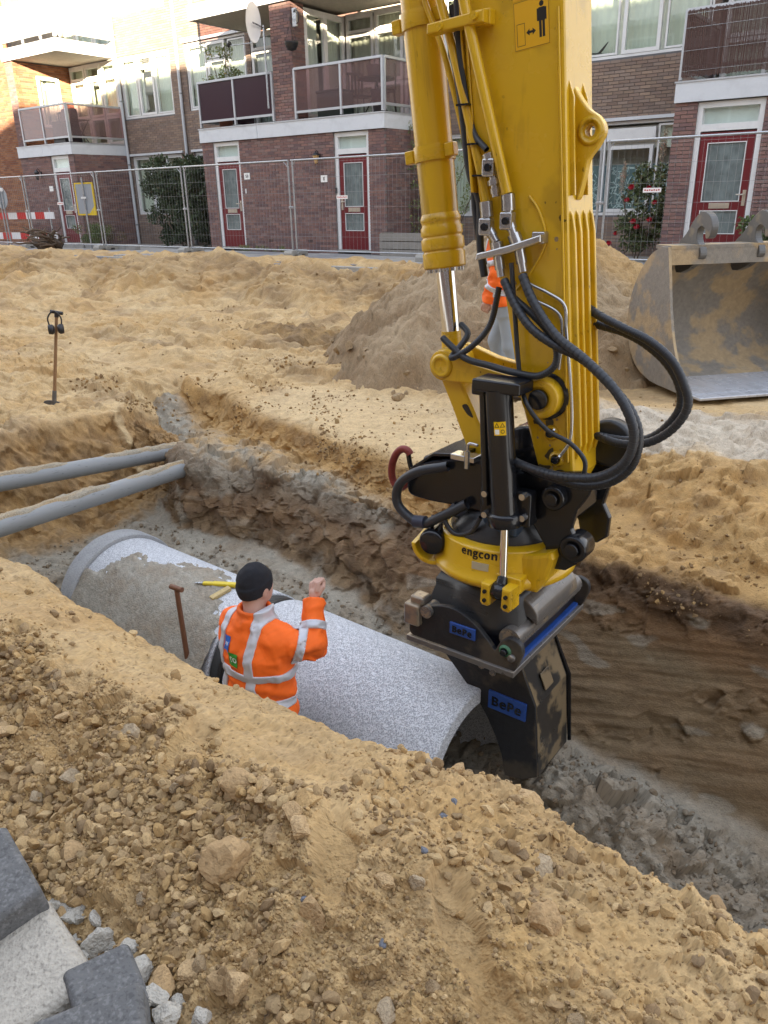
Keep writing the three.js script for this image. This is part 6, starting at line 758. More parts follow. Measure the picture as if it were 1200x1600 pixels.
    for (const y of [2.06, 1.5]) add('clamp_band', merge([place(turned([[0.093, -0.035], [0.101, -0.035], [0.101, 0.035], [0.093, 0.035]], 36), y), move(place(box(0.05, 0.06, 0.05, -0.115, 0, 0.03, 0.006), 0), 0, 0, 0).translate(cp(y)[0] - cp(0)[0], y, 0), move(place(box(0.05, 0.06, 0.05, 0.115, 0, 0.03, 0.006), 0), 0, 0, 0).translate(cp(y)[0] - cp(0)[0], y, 0)]), Y, cyl);
    add('rod', rod(cp(0.64), cp(0.98), 0.047, 0.047, 32), CH, cyl); add('rod_eye', merge([rod([-0.325, 0.5, Cz], cp(0.66), 0.055, 0.05, 24), rot(turned([[0, -0.07], [0.085, -0.07], [0.085, 0.07], [0, 0.07]], 30), 'X', Math.PI / 2).translate(-0.315, 0.5, Cz)]), Y, cyl); }
  // -- links
  const link = (name, a, b, ra, rb, z, t) => { const A = V(a[0], a[1], 0), B = V(b[0], b[1], 0), d = B.clone().sub(A), L = d.length(), an = Math.atan2(d.y, d.x), pts = []; for (let i = 0; i <= 10; i++) { const q = Math.PI / 2 + Math.PI * i / 10; pts.push([ra * Math.cos(q), ra * Math.sin(q)]); } pts.push([L * 0.3, -ra * 0.62], [L * 0.7, -rb * 0.62]); for (let i = 0; i <= 10; i++) { const q = -Math.PI / 2 + Math.PI * i / 10; pts.push([L + rb * Math.cos(q), rb * Math.sin(q)]); } pts.push([L * 0.7, rb * 0.62], [L * 0.3, ra * 0.62]); const gg = plate(pts, t, z, 0.008); gg.rotateZ(an); gg.translate(a[0], a[1], 0); return add(name, gg, Y, g); };
  const li = link('guide_link', [-0.3, 0.505], [0.288, 0.425], 0.078, 0.07, 0.155, 0.055); boss(-0.3, 0.505, 0.062, 0.17, 0.2, Y, 'pin_cap', li, false); link('guide_link', [-0.3, 0.505], [0.288, 0.425], 0.078, 0.07, -0.08, 0.055);
  const lo = add('bucket_link', merge([plate([[-0.36, 0.46], [-0.24, 0.46], [-0.14, 0.28], [-0.03, 0.06], [-0.02, -0.02], [-0.1, -0.03], [-0.17, 0.06], [-0.27, 0.28]], 0.2, 0.03, 0.014)]), Y, g); add('worn_mark', plate(outline([[-0.205, 0.3], [-0.18, 0.31], [-0.15, 0.27], [-0.14, 0.245], [-0.17, 0.255], [-0.185, 0.27]], 30), 0.003, 0.1315, 0), K, lo);
  // -- pipes and hoses on the stick
  const hoses = [
    ['hydraulic_hose', [[0.16, 0.972, 0.24], [0.23, 0.871, 0.27], [0.36, 0.735, 0.3], [0.533, 0.64, 0.34], [0.677, 0.548, 0.38], [0.762, 0.448, 0.4], [0.793, 0.358, 0.4], [0.767, 0.245, 0.4], [0.666, 0.159, 0.4], [0.52, 0.125, 0.4], [0.356, 0.112, 0.36], [0.208, 0.121, 0.32], [0.12, 0.1, 0.2]], 0.0195, 1], ['hydraulic_hose', [[0.068, 0.947, 0.24], [0.145, 0.845, 0.27], [0.252, 0.748, 0.3], [0.375, 0.682, 0.3], [0.493, 0.64, 0.3], [0.619, 0.561, 0.32], [0.745, 0.454, 0.34], [0.792, 0.354, 0.34], [0.78, 0.22, 0.34], [0.701, 0.126, 0.34], [0.58, 0.078, 0.34], [0.377, 0.08, 0.32], [0.2, 0.06, 0.2]], 0.0185, 1],
    ['hydraulic_hose', [[0.28, 0.83, -0.14], [0.422, 0.785, -0.02], [0.55, 0.733, -0.02], [0.679, 0.683, -0.02], [0.787, 0.605, -0.02], [0.854, 0.502, -0.02], [0.881, 0.416, -0.02], [0.834, 0.307, -0.02], [0.731, 0.219, -0.02], [0.604, 0.189, -0.02], [0.493, 0.196, -0.04], [0.36, 0.2, -0.16]], 0.019, 1], ['hydraulic_hose', [[0.28, 0.77, -0.16], [0.406, 0.733, -0.07], [0.534, 0.706, -0.07], [0.642, 0.661, -0.07], [0.746, 0.587, -0.07], [0.812, 0.499, -0.07], [0.835, 0.399, -0.07], [0.791, 0.3, -0.07], [0.708, 0.221, -0.07], [0.607, 0.195, -0.07], [0.472, 0.19, -0.08], [0.36, 0.17, -0.17]], 0.0185, 1],
    ['control_hose', [[0.102, 1.023, 0.24], [0.133, 0.786, 0.24], [0.177, 0.52, 0.25], [0.267, 0.41, 0.34], [0.353, 0.297, 0.3], [0.465, 0.238, 0.27], [0.536, 0.167, 0.27], [0.535, 0.108, 0.27], [0.5, 0.06, 0.25]], 0.011, 0], ['control_hose', [[0.116, 0.873, 0.24], [0.224, 0.804, 0.25], [0.313, 0.724, 0.25], [0.358, 0.653, 0.26], [0.356, 0.588, 0.27], [0.291, 0.538, 0.28], [0.179, 0.537, 0.28], [0.013, 0.547, 0.24], [-0.136, 0.565, 0.22], [-0.234, 0.613, 0.2], [-0.298, 0.647, 0.18]], 0.015, 2], ['control_hose', [[-0.02, 0.9, 0.12], [-0.05, 0.72, 0.15], [-0.12, 0.62, 0.2], [-0.22, 0.56, 0.22], [-0.2, 0.66, 0.1], [-0.27, 0.7, 0.05]], 0.014, 2],
    ['control_hose', [[-0.233, 2.084, 0.2], [-0.209, 1.866, 0.2], [-0.133, 1.568, 0.2], [-0.053, 1.494, 0.22]], 0.014, 0], ['control_hose', [[-0.333, 2.083, 0.15], [-0.248, 1.786, 0.15], [-0.214, 1.606, 0.15], [-0.178, 1.405, 0.15], [-0.124, 1.281, 0.15], [-0.112, 1.078, 0.15], [-0.08, 0.95, 0.16]], 0.018, 0], ['control_hose', [[-0.3, 2.083, 0.13], [-0.215, 1.7, 0.13], [-0.18, 1.45, 0.13], [-0.15, 1.2, 0.13], [-0.1, 1.0, 0.13]], 0.015, 0],
  ];
  for (const [name, pts, r, kind] of hoses) { const o = add(name, tube(pts, r, 90, 12), rubber, g); if (kind) { const c = new THREE.CatmullRomCurve3(pts.map((p) => V(...p)), false, 'centripetal'), L = c.getLength(), n = Math.round(L / (kind === 1 ? 0.027 : 0.011)), rings = []; for (let i = 0; i < n; i++) { const u = (i + 0.5) / n, p = c.getPointAt(u), t = c.getTangentAt(u), k = new THREE.CylinderGeometry(r + 0.0018, r + 0.0018, kind === 1 ? 0.019 : 0.005, 12, 1, false); k.applyQuaternion(new THREE.Quaternion().setFromUnitVectors(UP, t)); k.translate(p.x, p.y, p.z); rings.push(clean(k)); } add('spiral_guard', merge(rings), rubber, o).userData.kind = 'stuff'; } }
  for (const [pts, r, m] of [[[[-0.45, 2.6, 0.2], [-0.316, 2.095, 0.2], [-0.27, 1.968, 0.2], [-0.055, 1.281, 0.2]], 0.019, Y], [[[-0.3, 2.6, 0.24], [-0.171, 2.069, 0.24], [-0.15, 1.997, 0.24], [0.068, 1.311, 0.24]], 0.024, Y], [[[-0.55, 2.5, 0.12], [-0.45, 2.125, 0.12], [-0.413, 2.047, 0.12], [-0.35, 1.92, 0.12], [-0.242, 1.601, 0.12], [-0.2, 1.45, 0.12]], 0.014, Y], [[[0.15, 0.95, 0.2], [0.181, 0.932, 0.205], [0.268, 0.899, 0.205], [0.354, 0.85, 0.205], [0.372, 0.744, 0.205], [0.43, 0.239, 0.205], [0.38, 0.14, 0.205]], 0.0075, ST], [[[0.19, 0.875, 0.2], [0.222, 0.859, 0.205], [0.334, 0.806, 0.205], [0.355, 0.71, 0.205], [0.35, 0.56, 0.205]], 0.007, ST]]) add('hydraulic_line', tube(pts, r, 60, 12), m, g);
  for (const pts of [[[-0.043, 1.281], [-0.029, 1.175], [0.018, 1.11], [0.031, 1.044], [0.05, 0.96]], [[0.067, 1.311], [0.077, 1.2], [0.104, 1.144], [0.136, 1.079], [0.16, 0.985]], [[-0.036, 1.477], [-0.02, 1.42], [-0.005, 1.37], [0.003, 1.336], [0.01, 1.3]]]) { const f = sub('hose_fitting'); pts.slice(0, -1).forEach((p, i) => { const q = pts[i + 1], big = i % 2 === 0; add('nut', rod([p[0], p[1], 0.232], [mix(p[0], q[0], 0.62), mix(p[1], q[1], 0.62), 0.232], big ? 0.03 : 0.024, big ? 0.03 : 0.024, 6), ST, f); add('sleeve', rod([p[0], p[1], 0.232], [q[0], q[1], 0.232], 0.019, 0.019, 16), ST, f); }); add('valve_block', box(0.06, 0.075, 0.05, pts[1][0] - 0.005, pts[1][1], 0.235, 0.008), ST, f); add('port', rod([pts[1][0], pts[1][1], 0.25], [pts[1][0], pts[1][1], 0.272], 0.019, 0.016, 20), K, f); }
  add('cable_tie', merge([[-0.18, 1.68, 0.2], [-0.13, 1.52, 0.2], [-0.09, 1.39, 0.2]].map(([x, y, z]) => box(0.06, 0.008, 0.06, x, y, z))), K, g).userData.kind = 'stuff';
  // -- tilt rotator: black hitch with side plates, tilt cylinder, yellow ring
  const tr = sub('tilt_rotator');
  const leftArm = outline([[-0.455, -0.09], [-0.43, -0.05], [-0.344, 0.0], [-0.193, 0.045], [-0.102, 0.058], [0.02, 0.06], [0.14, 0.05], [0.2, -0.05], [0.14, -0.19], [-0.123, -0.2], [-0.344, -0.21], [-0.452, -0.19]], 80), hitch = [[0.1, 0.03], [0.286, 0.05], [0.511, 0.1], [0.575, 0.07], [0.56, -0.0], [0.505, -0.09], [0.48, -0.2], [0.52, -0.27], [0.516, -0.38], [0.465, -0.425], [0.376, -0.436], [0.35, -0.32], [0.278, -0.22], [0.1, -0.2]];
  for (const z of [0.245, -0.16]) { add('side_plate', plate(leftArm, 0.05, z, 0.01), K, tr); add('side_plate', plate(hitch, 0.045, z - 0.03, 0.01), K, tr); }
  add('hitch_body', merge([span(-0.4, 0.14, -0.19, 0.02, -0.15, 0.23, 0.03), span(0.1, 0.46, -0.2, -0.02, -0.15, 0.18, 0.03)]), K, tr);
  add('hitch_cover', merge([plate([[-0.45, -0.05], [-0.3, 0.06], [-0.12, 0.085], [-0.12, 0.065], [-0.3, 0.04], [-0.44, -0.07]], 0.42, 0.05, 0.006)]), K, tr);
  boss(0.395, -0.042, 0.062, 0.2, 0.29, K, 'hitch_pin', tr, true); boss(0.505, -0.29, 0.07, 0.15, 0.265, K, 'swivel_motor', tr, true);
  boss(0.28, -0.19, 0.022, 0.22, 0.25, K, 'bolt', tr, false);
  add('drum', rot(turned([[0, -0.2], [0.1, -0.2], [0.11, -0.15], [0.11, 0.13], [0.1, 0.18], [0, 0.18]], 30), 'X', Math.PI / 2).translate(0.17, 0.14, 0), K, tr); add('pivot_wheel', rot(turned([[0, -0.2], [0.1, -0.2], [0.12, -0.17], [0.12, -0.11], [0.1, -0.1], [0, -0.1]], 30), 'X', Math.PI / 2).translate(0.5, 0.15, 0), KD, tr);
  // tilt cylinder in front
  const tc = sub('tilt_cylinder'); add('barrel', rod([0.188, -0.16, 0.36], [0.128, 0.47, 0.36], 0.066, 0.064, 32), K, tc); add('end_cap', merge([box(0.25, 0.06, 0.15, 0.135, 0.49, 0.34, 0.012), box(0.07, 0.05, 0.1, 0.03, 0.46, 0.34, 0.01)]), K, tc); add('pressure_tube', rod([0.075, -0.12, 0.35], [0.035, 0.44, 0.34], 0.02, 0.02, 14), K, tc); add('collar', rot(turned([[0.064, -0.035], [0.084, -0.035], [0.086, 0.02], [0.066, 0.03]], 30), 'Z', 0.09).translate(0.19, -0.16, 0.36), K, tc); add('rod', rod([0.205, -0.5, 0.385], [0.188, -0.16, 0.36], 0.021, 0.021, 24), CH, tc); add('rod_eye', merge([rot(turned([[0, -0.035], [0.045, -0.035], [0.045, 0.035], [0, 0.035]], 24), 'Z', Math.PI / 2).translate(0.208, -0.535, 0.42), rod([0.208, -0.535, 0.42], [0.204, -0.47, 0.385], 0.033, 0.026, 16)]), K, tc);
  { const cv = document.createElement('canvas'); cv.width = 64; cv.height = 72; const c = cv.getContext('2d'); c.fillStyle = '#e0b400'; c.fillRect(0, 0, 64, 72); c.fillStyle = '#e8e8e0'; c.fillRect(4, 40, 24, 26); c.strokeStyle = '#15120a'; c.lineWidth = 3; for (const x of [16, 46]) { c.beginPath(); c.moveTo(x, 8); c.lineTo(x + 11, 28); c.lineTo(x - 11, 28); c.closePath(); c.stroke(); } c.beginPath(); c.arc(46, 52, 9, 0, 7); c.stroke(); const t = new THREE.CanvasTexture(cv); t.colorSpace = THREE.SRGBColorSpace; const p = new THREE.CylinderGeometry(0.067, 0.067, 0.065, 12, 1, true, 0.0, 0.85); p.rotateZ(0.09); p.translate(0.146, 0.3, 0.36); add('warning_sticker', clean(p), mat(1, 1, 1, 0.5, 0, { map: t, side: THREE.DoubleSide }), tc); }
  add('tilt_base', merge([span(0.03, 0.31, -0.2, -0.02, 0.26, 0.34, 0.015)]), K, tr); for (const [x, y] of [[0.074, -0.057], [0.077, -0.167], [0.279, -0.03], [0.284, -0.14]]) add('bolt', rod([x, y, 0.335], [x, y, 0.375], 0.016, 0.016, 12), ST, tr);
  add('rotor_housing', move(turned([[0, -0.19], [0.2, -0.19], [0.24, -0.25], [0.29, -0.32], [0.29, -0.38], [0, -0.38]], 48), 0.035, 0, 0.06), KD, tr); const bcm = mat(0.03, 0.055, 0.1, 0.4); add('valve_cover', box(0.2, 0.1, 0.12, 0.12, -0.25, 0.24, 0.03), bcm, tr); add('valve_cover', box(0.12, 0.12, 0.1, -0.14, -0.23, 0.2, 0.03), bcm, tr);
  const RC = [0.035, 0.06], RR = 0.335; // ring centre and radius
  const ring = add('ring_casting', move(turned([[0.2, -0.34], [RR - 0.05, -0.335], [RR, -0.345], [RR + 0.004, -0.36], [RR + 0.012, -0.47], [RR + 0.045, -0.5], [RR + 0.05, -0.53], [RR + 0.02, -0.555], [0.3, -0.565], [0.2, -0.56]], 64), RC[0], 0, RC[1]), Y, tr);
  { const t = lettering('engcon', 0.042, 0.004), p = t.attributes.position; for (let i = 0; i < p.count; i++) { const x = p.getX(i) + 0.03, z = Math.sqrt(RR * RR - x * x); p.setXYZ(i, x + RC[0], p.getY(i) - 0.385, RC[1] + z + p.getZ(i) + 0.004); } add('lettering', t, K, ring); }
  { const pl = new THREE.BoxGeometry(0.09, 0.04, 0.006, 8, 1, 1), p = pl.attributes.position; for (let i = 0; i < p.count; i++) { const x = p.getX(i) + 0.045; p.setXYZ(i, x + RC[0], p.getY(i) - 0.44, RC[1] + Math.sqrt((RR + 0.01) ** 2 - x * x) + p.getZ(i)); } pl.computeVertexNormals(); add('type_plate', clean(pl), mat(0.55, 0.52, 0.4, 0.4, 0.5), ring); }
  { const cup = []; for (let i = 0; i <= 20; i++) { const q = -Math.PI * 1.0 + (Math.PI * 1.15) * i / 20; cup.push([0.115 * Math.cos(q), 0.115 * Math.sin(q)]); } for (let i = 20; i >= 0; i--) { const q = -Math.PI * 1.0 + (Math.PI * 1.15) * i / 20; cup.push([0.092 * Math.cos(q), 0.092 * Math.sin(q)]); } const c = plate(cup, 0.3, 0, 0.006); c.rotateY(0.25); add('motor_guard', move(c, -0.29, -0.43, 0.2), Y, tr); const m = turned([[0, -0.14], [0.05, -0.14], [0.07, -0.12], [0.075, 0.1], [0.06, 0.13], [0, 0.13]], 24); m.rotateX(Math.PI / 2); m.rotateY(0.25); add('slew_motor', move(m, -0.275, -0.41, 0.24), K, tr); add('motor_port', merge([rod([-0.25, -0.33, 0.24], [-0.2, -0.27, 0.24], 0.016, 0.016, 8), rod([-0.3, -0.34, 0.28], [-0.27, -0.28, 0.3], 0.014, 0.014, 8)]), ST, tr); }
  add('ring_arm', plate([[0.2, -0.37], [0.32, -0.35], [0.42, -0.315], [0.43, -0.35], [0.4, -0.47], [0.35, -0.555], [0.2, -0.57]], 0.3, 0.16, 0.02), Y, tr); add('lug_bracket', span(0.12, 0.3, -0.55, -0.46, 0.3, 0.385, 0.012), Y, tr);
  for (const x of [0.15, 0.268]) add('tilt_lug', plate([[x - 0.026, -0.49], [x + 0.026, -0.49], [x + 0.03, -0.6], [x + 0.015, -0.615], [x - 0.015, -0.615], [x - 0.03, -0.6]], 0.1, 0.42, 0.012), Y, tr); for (const x of [0.15, 0.268]) for (const y of [-0.53, -0.58]) add('bolt', rod([x, y, 0.465], [x, y, 0.479], 0.011, 0.011, 10), K, tr);
  { const r = []; for (let i = 0; i <= 22; i++) { const q = 0.9 + i / 22 * 4.9; r.push([-0.545 + 0.068 * Math.cos(q) + 0.02 * Math.sin(q), -0.088 + 0.115 * Math.sin(q), 0.2]); } add('lifting_hook', tube(r, 0.021, 60, 12), mat(0.22, 0.035, 0.03, 0.5, 0.2, { map: dirtTex }), tr); add('hook_latch', tube([[-0.5, -0.0, 0.2], [-0.487, -0.06, 0.2], [-0.47, -0.09, 0.2], [-0.44, -0.075, 0.2]], 0.014, 14, 8), K, tr); }
  add('swivel_hose', tube([[-0.188, 0.016, 0.29], [-0.366, -0.042, 0.33], [-0.475, -0.138, 0.33], [-0.484, -0.242, 0.33], [-0.411, -0.303, 0.33], [-0.324, -0.325, 0.33], [-0.199, -0.254, 0.33], [-0.066, -0.163, 0.3]], 0.026, 60, 12), rubber, tr); add('hose_cuff', rod([-0.37, -0.32, 0.33], [-0.3, -0.31, 0.33], 0.034, 0.034, 16), mat(0.03, 0.035, 0.06, 0.5), tr);
  add('small_hose', merge([tube([[-0.15, -0.19, 0.28], [-0.18, -0.26, 0.33], [-0.12, -0.33, 0.33], [-0.02, -0.3, 0.33], [0.04, -0.2, 0.34]], 0.013, 30, 8)]), rubber, tr); add('port_fitting', merge([box(0.14, 0.03, 0.08, -0.1, 0.075, 0.26, 0.005), rod([-0.07, 0.03, 0.3], [-0.07, 0.12, 0.3], 0.015, 0.015, 8), tube([[-0.07, 0.12, 0.3], [-0.06, 0.16, 0.3], [-0.01, 0.16, 0.3]], 0.008, 12, 6)]), ST, tr);
  // -- quick coupler
  const qc = sub('quick_coupler'); add('saddle', (() => { const s = turned([[0.18, -0.555], [0.33, -0.565], [0.37, -0.62], [0.37, -0.66], [0.42, -0.78], [0.42, -0.9], [0, -0.9]], 4); s.rotateY(Math.PI / 4); s.scale(0.95, 1, 1.2); s.translate(0.02, 0, 0.02); return s; })(), KD, qc);
  const arch = outline([[-0.324, -0.93], [-0.315, -0.84], [-0.28, -0.79], [-0.2, -0.735], [-0.06, -0.7], [0.06, -0.735], [0.16, -0.815], [0.21, -0.86], [0.235, -0.81], [0.29, -0.765], [0.35, -0.785], [0.365, -0.83], [0.345, -0.9], [0.318, -0.95], [0, -0.95], [-0.3, -0.945]], 90);
  for (const z of [0.435, -0.4]) { add('side_plate', plate(arch, 0.035, z, 0.006), muddy, qc); }
  add('base_plate', span(-0.335, 0.33, -0.98, -0.945, -0.42, 0.47, 0.006), worn, qc); add('deck', span(0.06, 0.31, -0.944, -0.925, -0.37, 0.4), BL, qc); add('deck_patch', merge([span(0.1, 0.2, -0.9245, -0.922, -0.1, 0.05), span(0.2, 0.27, -0.9245, -0.922, 0.12, 0.25)]), GR, qc); add('cross_tube', rod([0.27, -0.8, 0.41], [0.27, -0.8, -0.36], 0.062, 0.062, 28), worn, qc); add('cross_shell', plate(outline([[0.14, -0.63], [0.26, -0.62], [0.345, -0.69], [0.35, -0.76], [0.3, -0.73], [0.2, -0.72]], 40), 0.5, 0.02, 0.01), worn, qc); add('hook_tip', boss(0.27, -0.845, 0.035, 0.44, 0.465, GR, 'hook_disc', qc, true) && rot(turned([[0, 0.44], [0.02, 0.44], [0.02, 0.47], [0, 0.47]], 20), 'X', Math.PI / 2).translate(0.31, -0.87, 0), worn, qc);
  add('locking_wedge', merge([box(0.1, 0.13, 0.1, -0.29, -0.8, 0.44, 0.015), box(0.09, 0.05, 0.09, -0.27, -0.72, 0.42, 0.015), rod([-0.2, -0.76, 0.38], [-0.2, -0.76, 0.48], 0.035, 0.035, 18)]), worn, qc);
  { const p = add('name_plate', box(0.155, 0.066, 0.012, 0.02, -0.81, 0.459, 0.003), BL, qc); add('lettering', lettering('BePe', 0.037, 0.004).translate(0.02, -0.81, 0.4652), K, p); }
  // -- narrow trench bucket
  const bk = sub('trench_bucket'), sp = [[-0.3, -0.982], [0.2, -0.982], [0.254, -1.06], [0.355, -1.29], [0.392, -1.745], [0.3, -1.81], [0.19, -1.83], [0.165, -1.7], [0.1, -1.53], [-0.003, -1.385], [-0.14, -1.24], [-0.26, -1.12]];
  for (const z of [0.22, -0.16]) add('side_plate', plate(sp, 0.024, z, 0.004), muddy, bk);
  const facet = (a, b, m, name) => { const d = V(b[0] - a[0], b[1] - a[1], 0), L = d.length(), an = Math.atan2(d.y, d.x), s = box(L + 0.01, 0.02, 0.38, L / 2, -0.006, 0.03, 0.004); s.rotateZ(an); s.translate(a[0], a[1], 0); return add(name, s, m, bk); };
  const bw = mat(0.2, 0.17, 0.13, 0.6, 0.1, { map: dataTex(512, (u, v) => { const a = tfbm(u * 1, v * 1, 5, 6, 15), k = smooth(0.46, 0.6, a); return [mix(0.2, 1.25, k), mix(0.22, 1.08, k), mix(0.26, 0.8, k)].map((x) => x * 0.8); }, 1.4), roughnessMap: roughTex });
  facet([0.254, -1.06], [0.355, -1.29], bw, 'back_plate'); facet([0.355, -1.29], [0.392, -1.745], bw, 'back_plate'); facet([0.392, -1.745], [0.19, -1.83], muddy, 'floor_plate'); facet([0.2, -0.985], [0.254, -1.06], bw, 'back_plate'); add('edge_bar', merge([plate([[0.245, -1.04], [0.262, -1.04], [0.38, -1.29], [0.415, -1.74], [0.395, -1.75], [0.35, -1.29]], 0.014, -0.178, 0.003)]), K, bk); { const s = box(0.1, 0.1, 0.008, 0, 0, 0, 0.003); s.rotateY(Math.PI / 2); s.rotateZ(0.41); add('wear_patch', move(s, 0.335, -1.2, 0.06), bw, bk); }
  add('inner_plate', plate([[-0.28, -1.1], [-0.26, -1.09], [0.02, -1.37], [0.18, -1.69], [0.205, -1.82], [0.19, -1.82], [0.16, -1.7], [0, -1.4]], 0.36, 0.03, 0.004), muddy, bk);
  { const p = add('name_plate', (() => { const s = box(0.235, 0.115, 0.014, 0, 0, 0, 0.003); s.rotateZ(-0.02); return move(s, 0.188, -1.34, 0.238); })(), BL, bk); add('lettering', rot(lettering('BePe', 0.058, 0.004), 'Z', -0.02).translate(0.188, -1.34, 0.2454), K, p); }
  for (const [x, y] of [[0.02, -1.14], [0.09, -1.16]]) add('bolt', rod([x, y, 0.23], [x, y, 0.246], 0.02, 0.02, 6), worn, bk);
}
// ---------------------------------------------------------------- people: distance fields meshed with surface nets
function surfaceNet(f, lo, hi, cell) {
  const n = [0, 1, 2].map((k) => Math.ceil((hi[k] - lo[k]) / cell) + 1), [nx, ny, nz] = n, F = new Float32Array(nx * ny * nz), at = (i, j, k) => i + nx * (j + ny * k);
  for (let k = 0; k < nz; k++) for (let j = 0; j < ny; j++) for (let i = 0; i < nx; i++) F[at(i, j, k)] = f(lo[0] + i * cell, lo[1] + j * cell, lo[2] + k * cell);
  const id = new Int32Array(nx * ny * nz).fill(-1), P = [], I = [];
  for (let k = 0; k < nz - 1; k++) for (let j = 0; j < ny - 1; j++) for (let i = 0; i < nx - 1; i++) {
    let c = 0, x = 0, y = 0, z = 0; const v = []; let m = 0; for (let b = 0; b < 8; b++) { const d = F[at(i + (b & 1), j + ((b >> 1) & 1), k + (b >> 2))]; v.push(d); if (d < 0) m |= 1 << b; } if (m === 0 || m === 255) continue;
    for (let b = 0; b < 8; b++) for (const e of [1, 2, 4]) { if (b & e) continue; const q = b | e; if ((v[b] < 0) === (v[q] < 0)) continue; const t = v[b] / (v[b] - v[q]); x += (b & 1) + (e === 1 ? t : 0); y += ((b >> 1) & 1) + (e === 2 ? t : 0); z += (b >> 2) + (e === 4 ? t : 0); c++; }
    id[at(i, j, k)] = P.length / 3; P.push(lo[0] + (i + x / c) * cell, lo[1] + (j + y / c) * cell, lo[2] + (k + z / c) * cell);
  }
  const quad = (a, b, c, d, flip) => { if (a < 0 || b < 0 || c < 0 || d < 0) return; flip ? I.push(a, c, b, a, d, c) : I.push(a, b, c, a, c, d); };
  for (let k = 1; k < nz - 1; k++) for (let j = 1; j < ny - 1; j++) for (let i = 1; i < nx - 1; i++) { const s = F[at(i, j, k)] < 0; if (s !== F[at(i + 1, j, k)] < 0) quad(id[at(i, j - 1, k - 1)], id[at(i, j, k - 1)], id[at(i, j, k)], id[at(i, j - 1, k)], !s); if (s !== F[at(i, j + 1, k)] < 0) quad(id[at(i - 1, j, k - 1)], id[at(i - 1, j, k)], id[at(i, j, k)], id[at(i, j, k - 1)], !s); if (s !== F[at(i, j, k + 1)] < 0) quad(id[at(i - 1, j - 1, k)], id[at(i, j - 1, k)], id[at(i, j, k)], id[at(i - 1, j, k)], !s); }
  const g = new THREE.BufferGeometry(); g.setAttribute('position', new THREE.Float32BufferAttribute(P, 3)); g.setIndex(I); g.computeVertexNormals();
  const uv = new Float32Array(P.length / 3 * 2); for (let i = 0; i < P.length / 3; i++) { uv[i * 2] = P[i * 3] + P[i * 3 + 2] * 0.6; uv[i * 2 + 1] = P[i * 3 + 1] + P[i * 3 + 2] * 0.3; } g.setAttribute('uv', new THREE.BufferAttribute(uv, 2)); return g;
}
const smin = (a, b, k) => { const h = Math.max(k - Math.abs(a - b), 0) / k; return Math.min(a, b) - h * h * k * 0.25; };
const cap = (a, b, ra, rb) => { const dx = b[0] - a[0], dy = b[1] - a[1], dz = b[2] - a[2], L = dx * dx + dy * dy + dz * dz; return (x, y, z) => { const t = clamp(((x - a[0]) * dx + (y - a[1]) * dy + (z - a[2]) * dz) / L); return Math.hypot(x - a[0] - dx * t, y - a[1] - dy * t, z - a[2] - dz * t) - mix(ra, rb, t); }; };
const ell = (c, r) => (x, y, z) => { const k = Math.hypot((x - c[0]) / r[0], (y - c[1]) / r[1], (z - c[2]) / r[2]); return (k - 1) * Math.min(...r); };
const joinAll = (list, k) => (x, y, z) => { let d = list[0](x, y, z); for (let i = 1; i < list.length; i++) d = smin(d, list[i](x, y, z), k); return d; };
const lerpTable = (t, y) => { let i = 0; while (i < t.length - 2 && t[i + 1][0] < y) i++; const f = clamp((y - t[i][0]) / (t[i + 1][0] - t[i][0])), s = f * f * (3 - 2 * f); return [mix(t[i][1], t[i + 1][1], s), mix(t[i][2], t[i + 1][2], s)]; };
const TORSO = [[0.78, 0.19, 0.135], [0.9, 0.205, 0.145], [1.05, 0.195, 0.135], [1.2, 0.2, 0.14], [1.34, 0.212, 0.14], [1.43, 0.19, 0.115], [1.49, 0.12, 0.09], [1.54, 0.07, 0.075]];
const skinMat = mat(0.5, 0.3, 0.23, 0.6), orangeMat = mat(0.95, 0.15, 0.008, 0.75, 0, { map: dataTex(256, (u, v) => { const a = tfbm(u, v, 5, 5, 18), s = tfbm(u, v, 60, 2, 3), c = 1 - 0.22 * smooth(0.52, 0.72, a) - 0.08 * s; return [c, c, c]; }, 1.5) }), silverMat = mat(0.52, 0.53, 0.57, 0.45, 0.15), knit = mat(0.012, 0.013, 0.018, 0.95, 0, { bumpMap: dataTex(128, (u, v) => 0.5 + 0.5 * Math.sin(u * 6.283 * 24) * Math.cos(v * 6.283 * 32), 6), bumpScale: 0.003 });
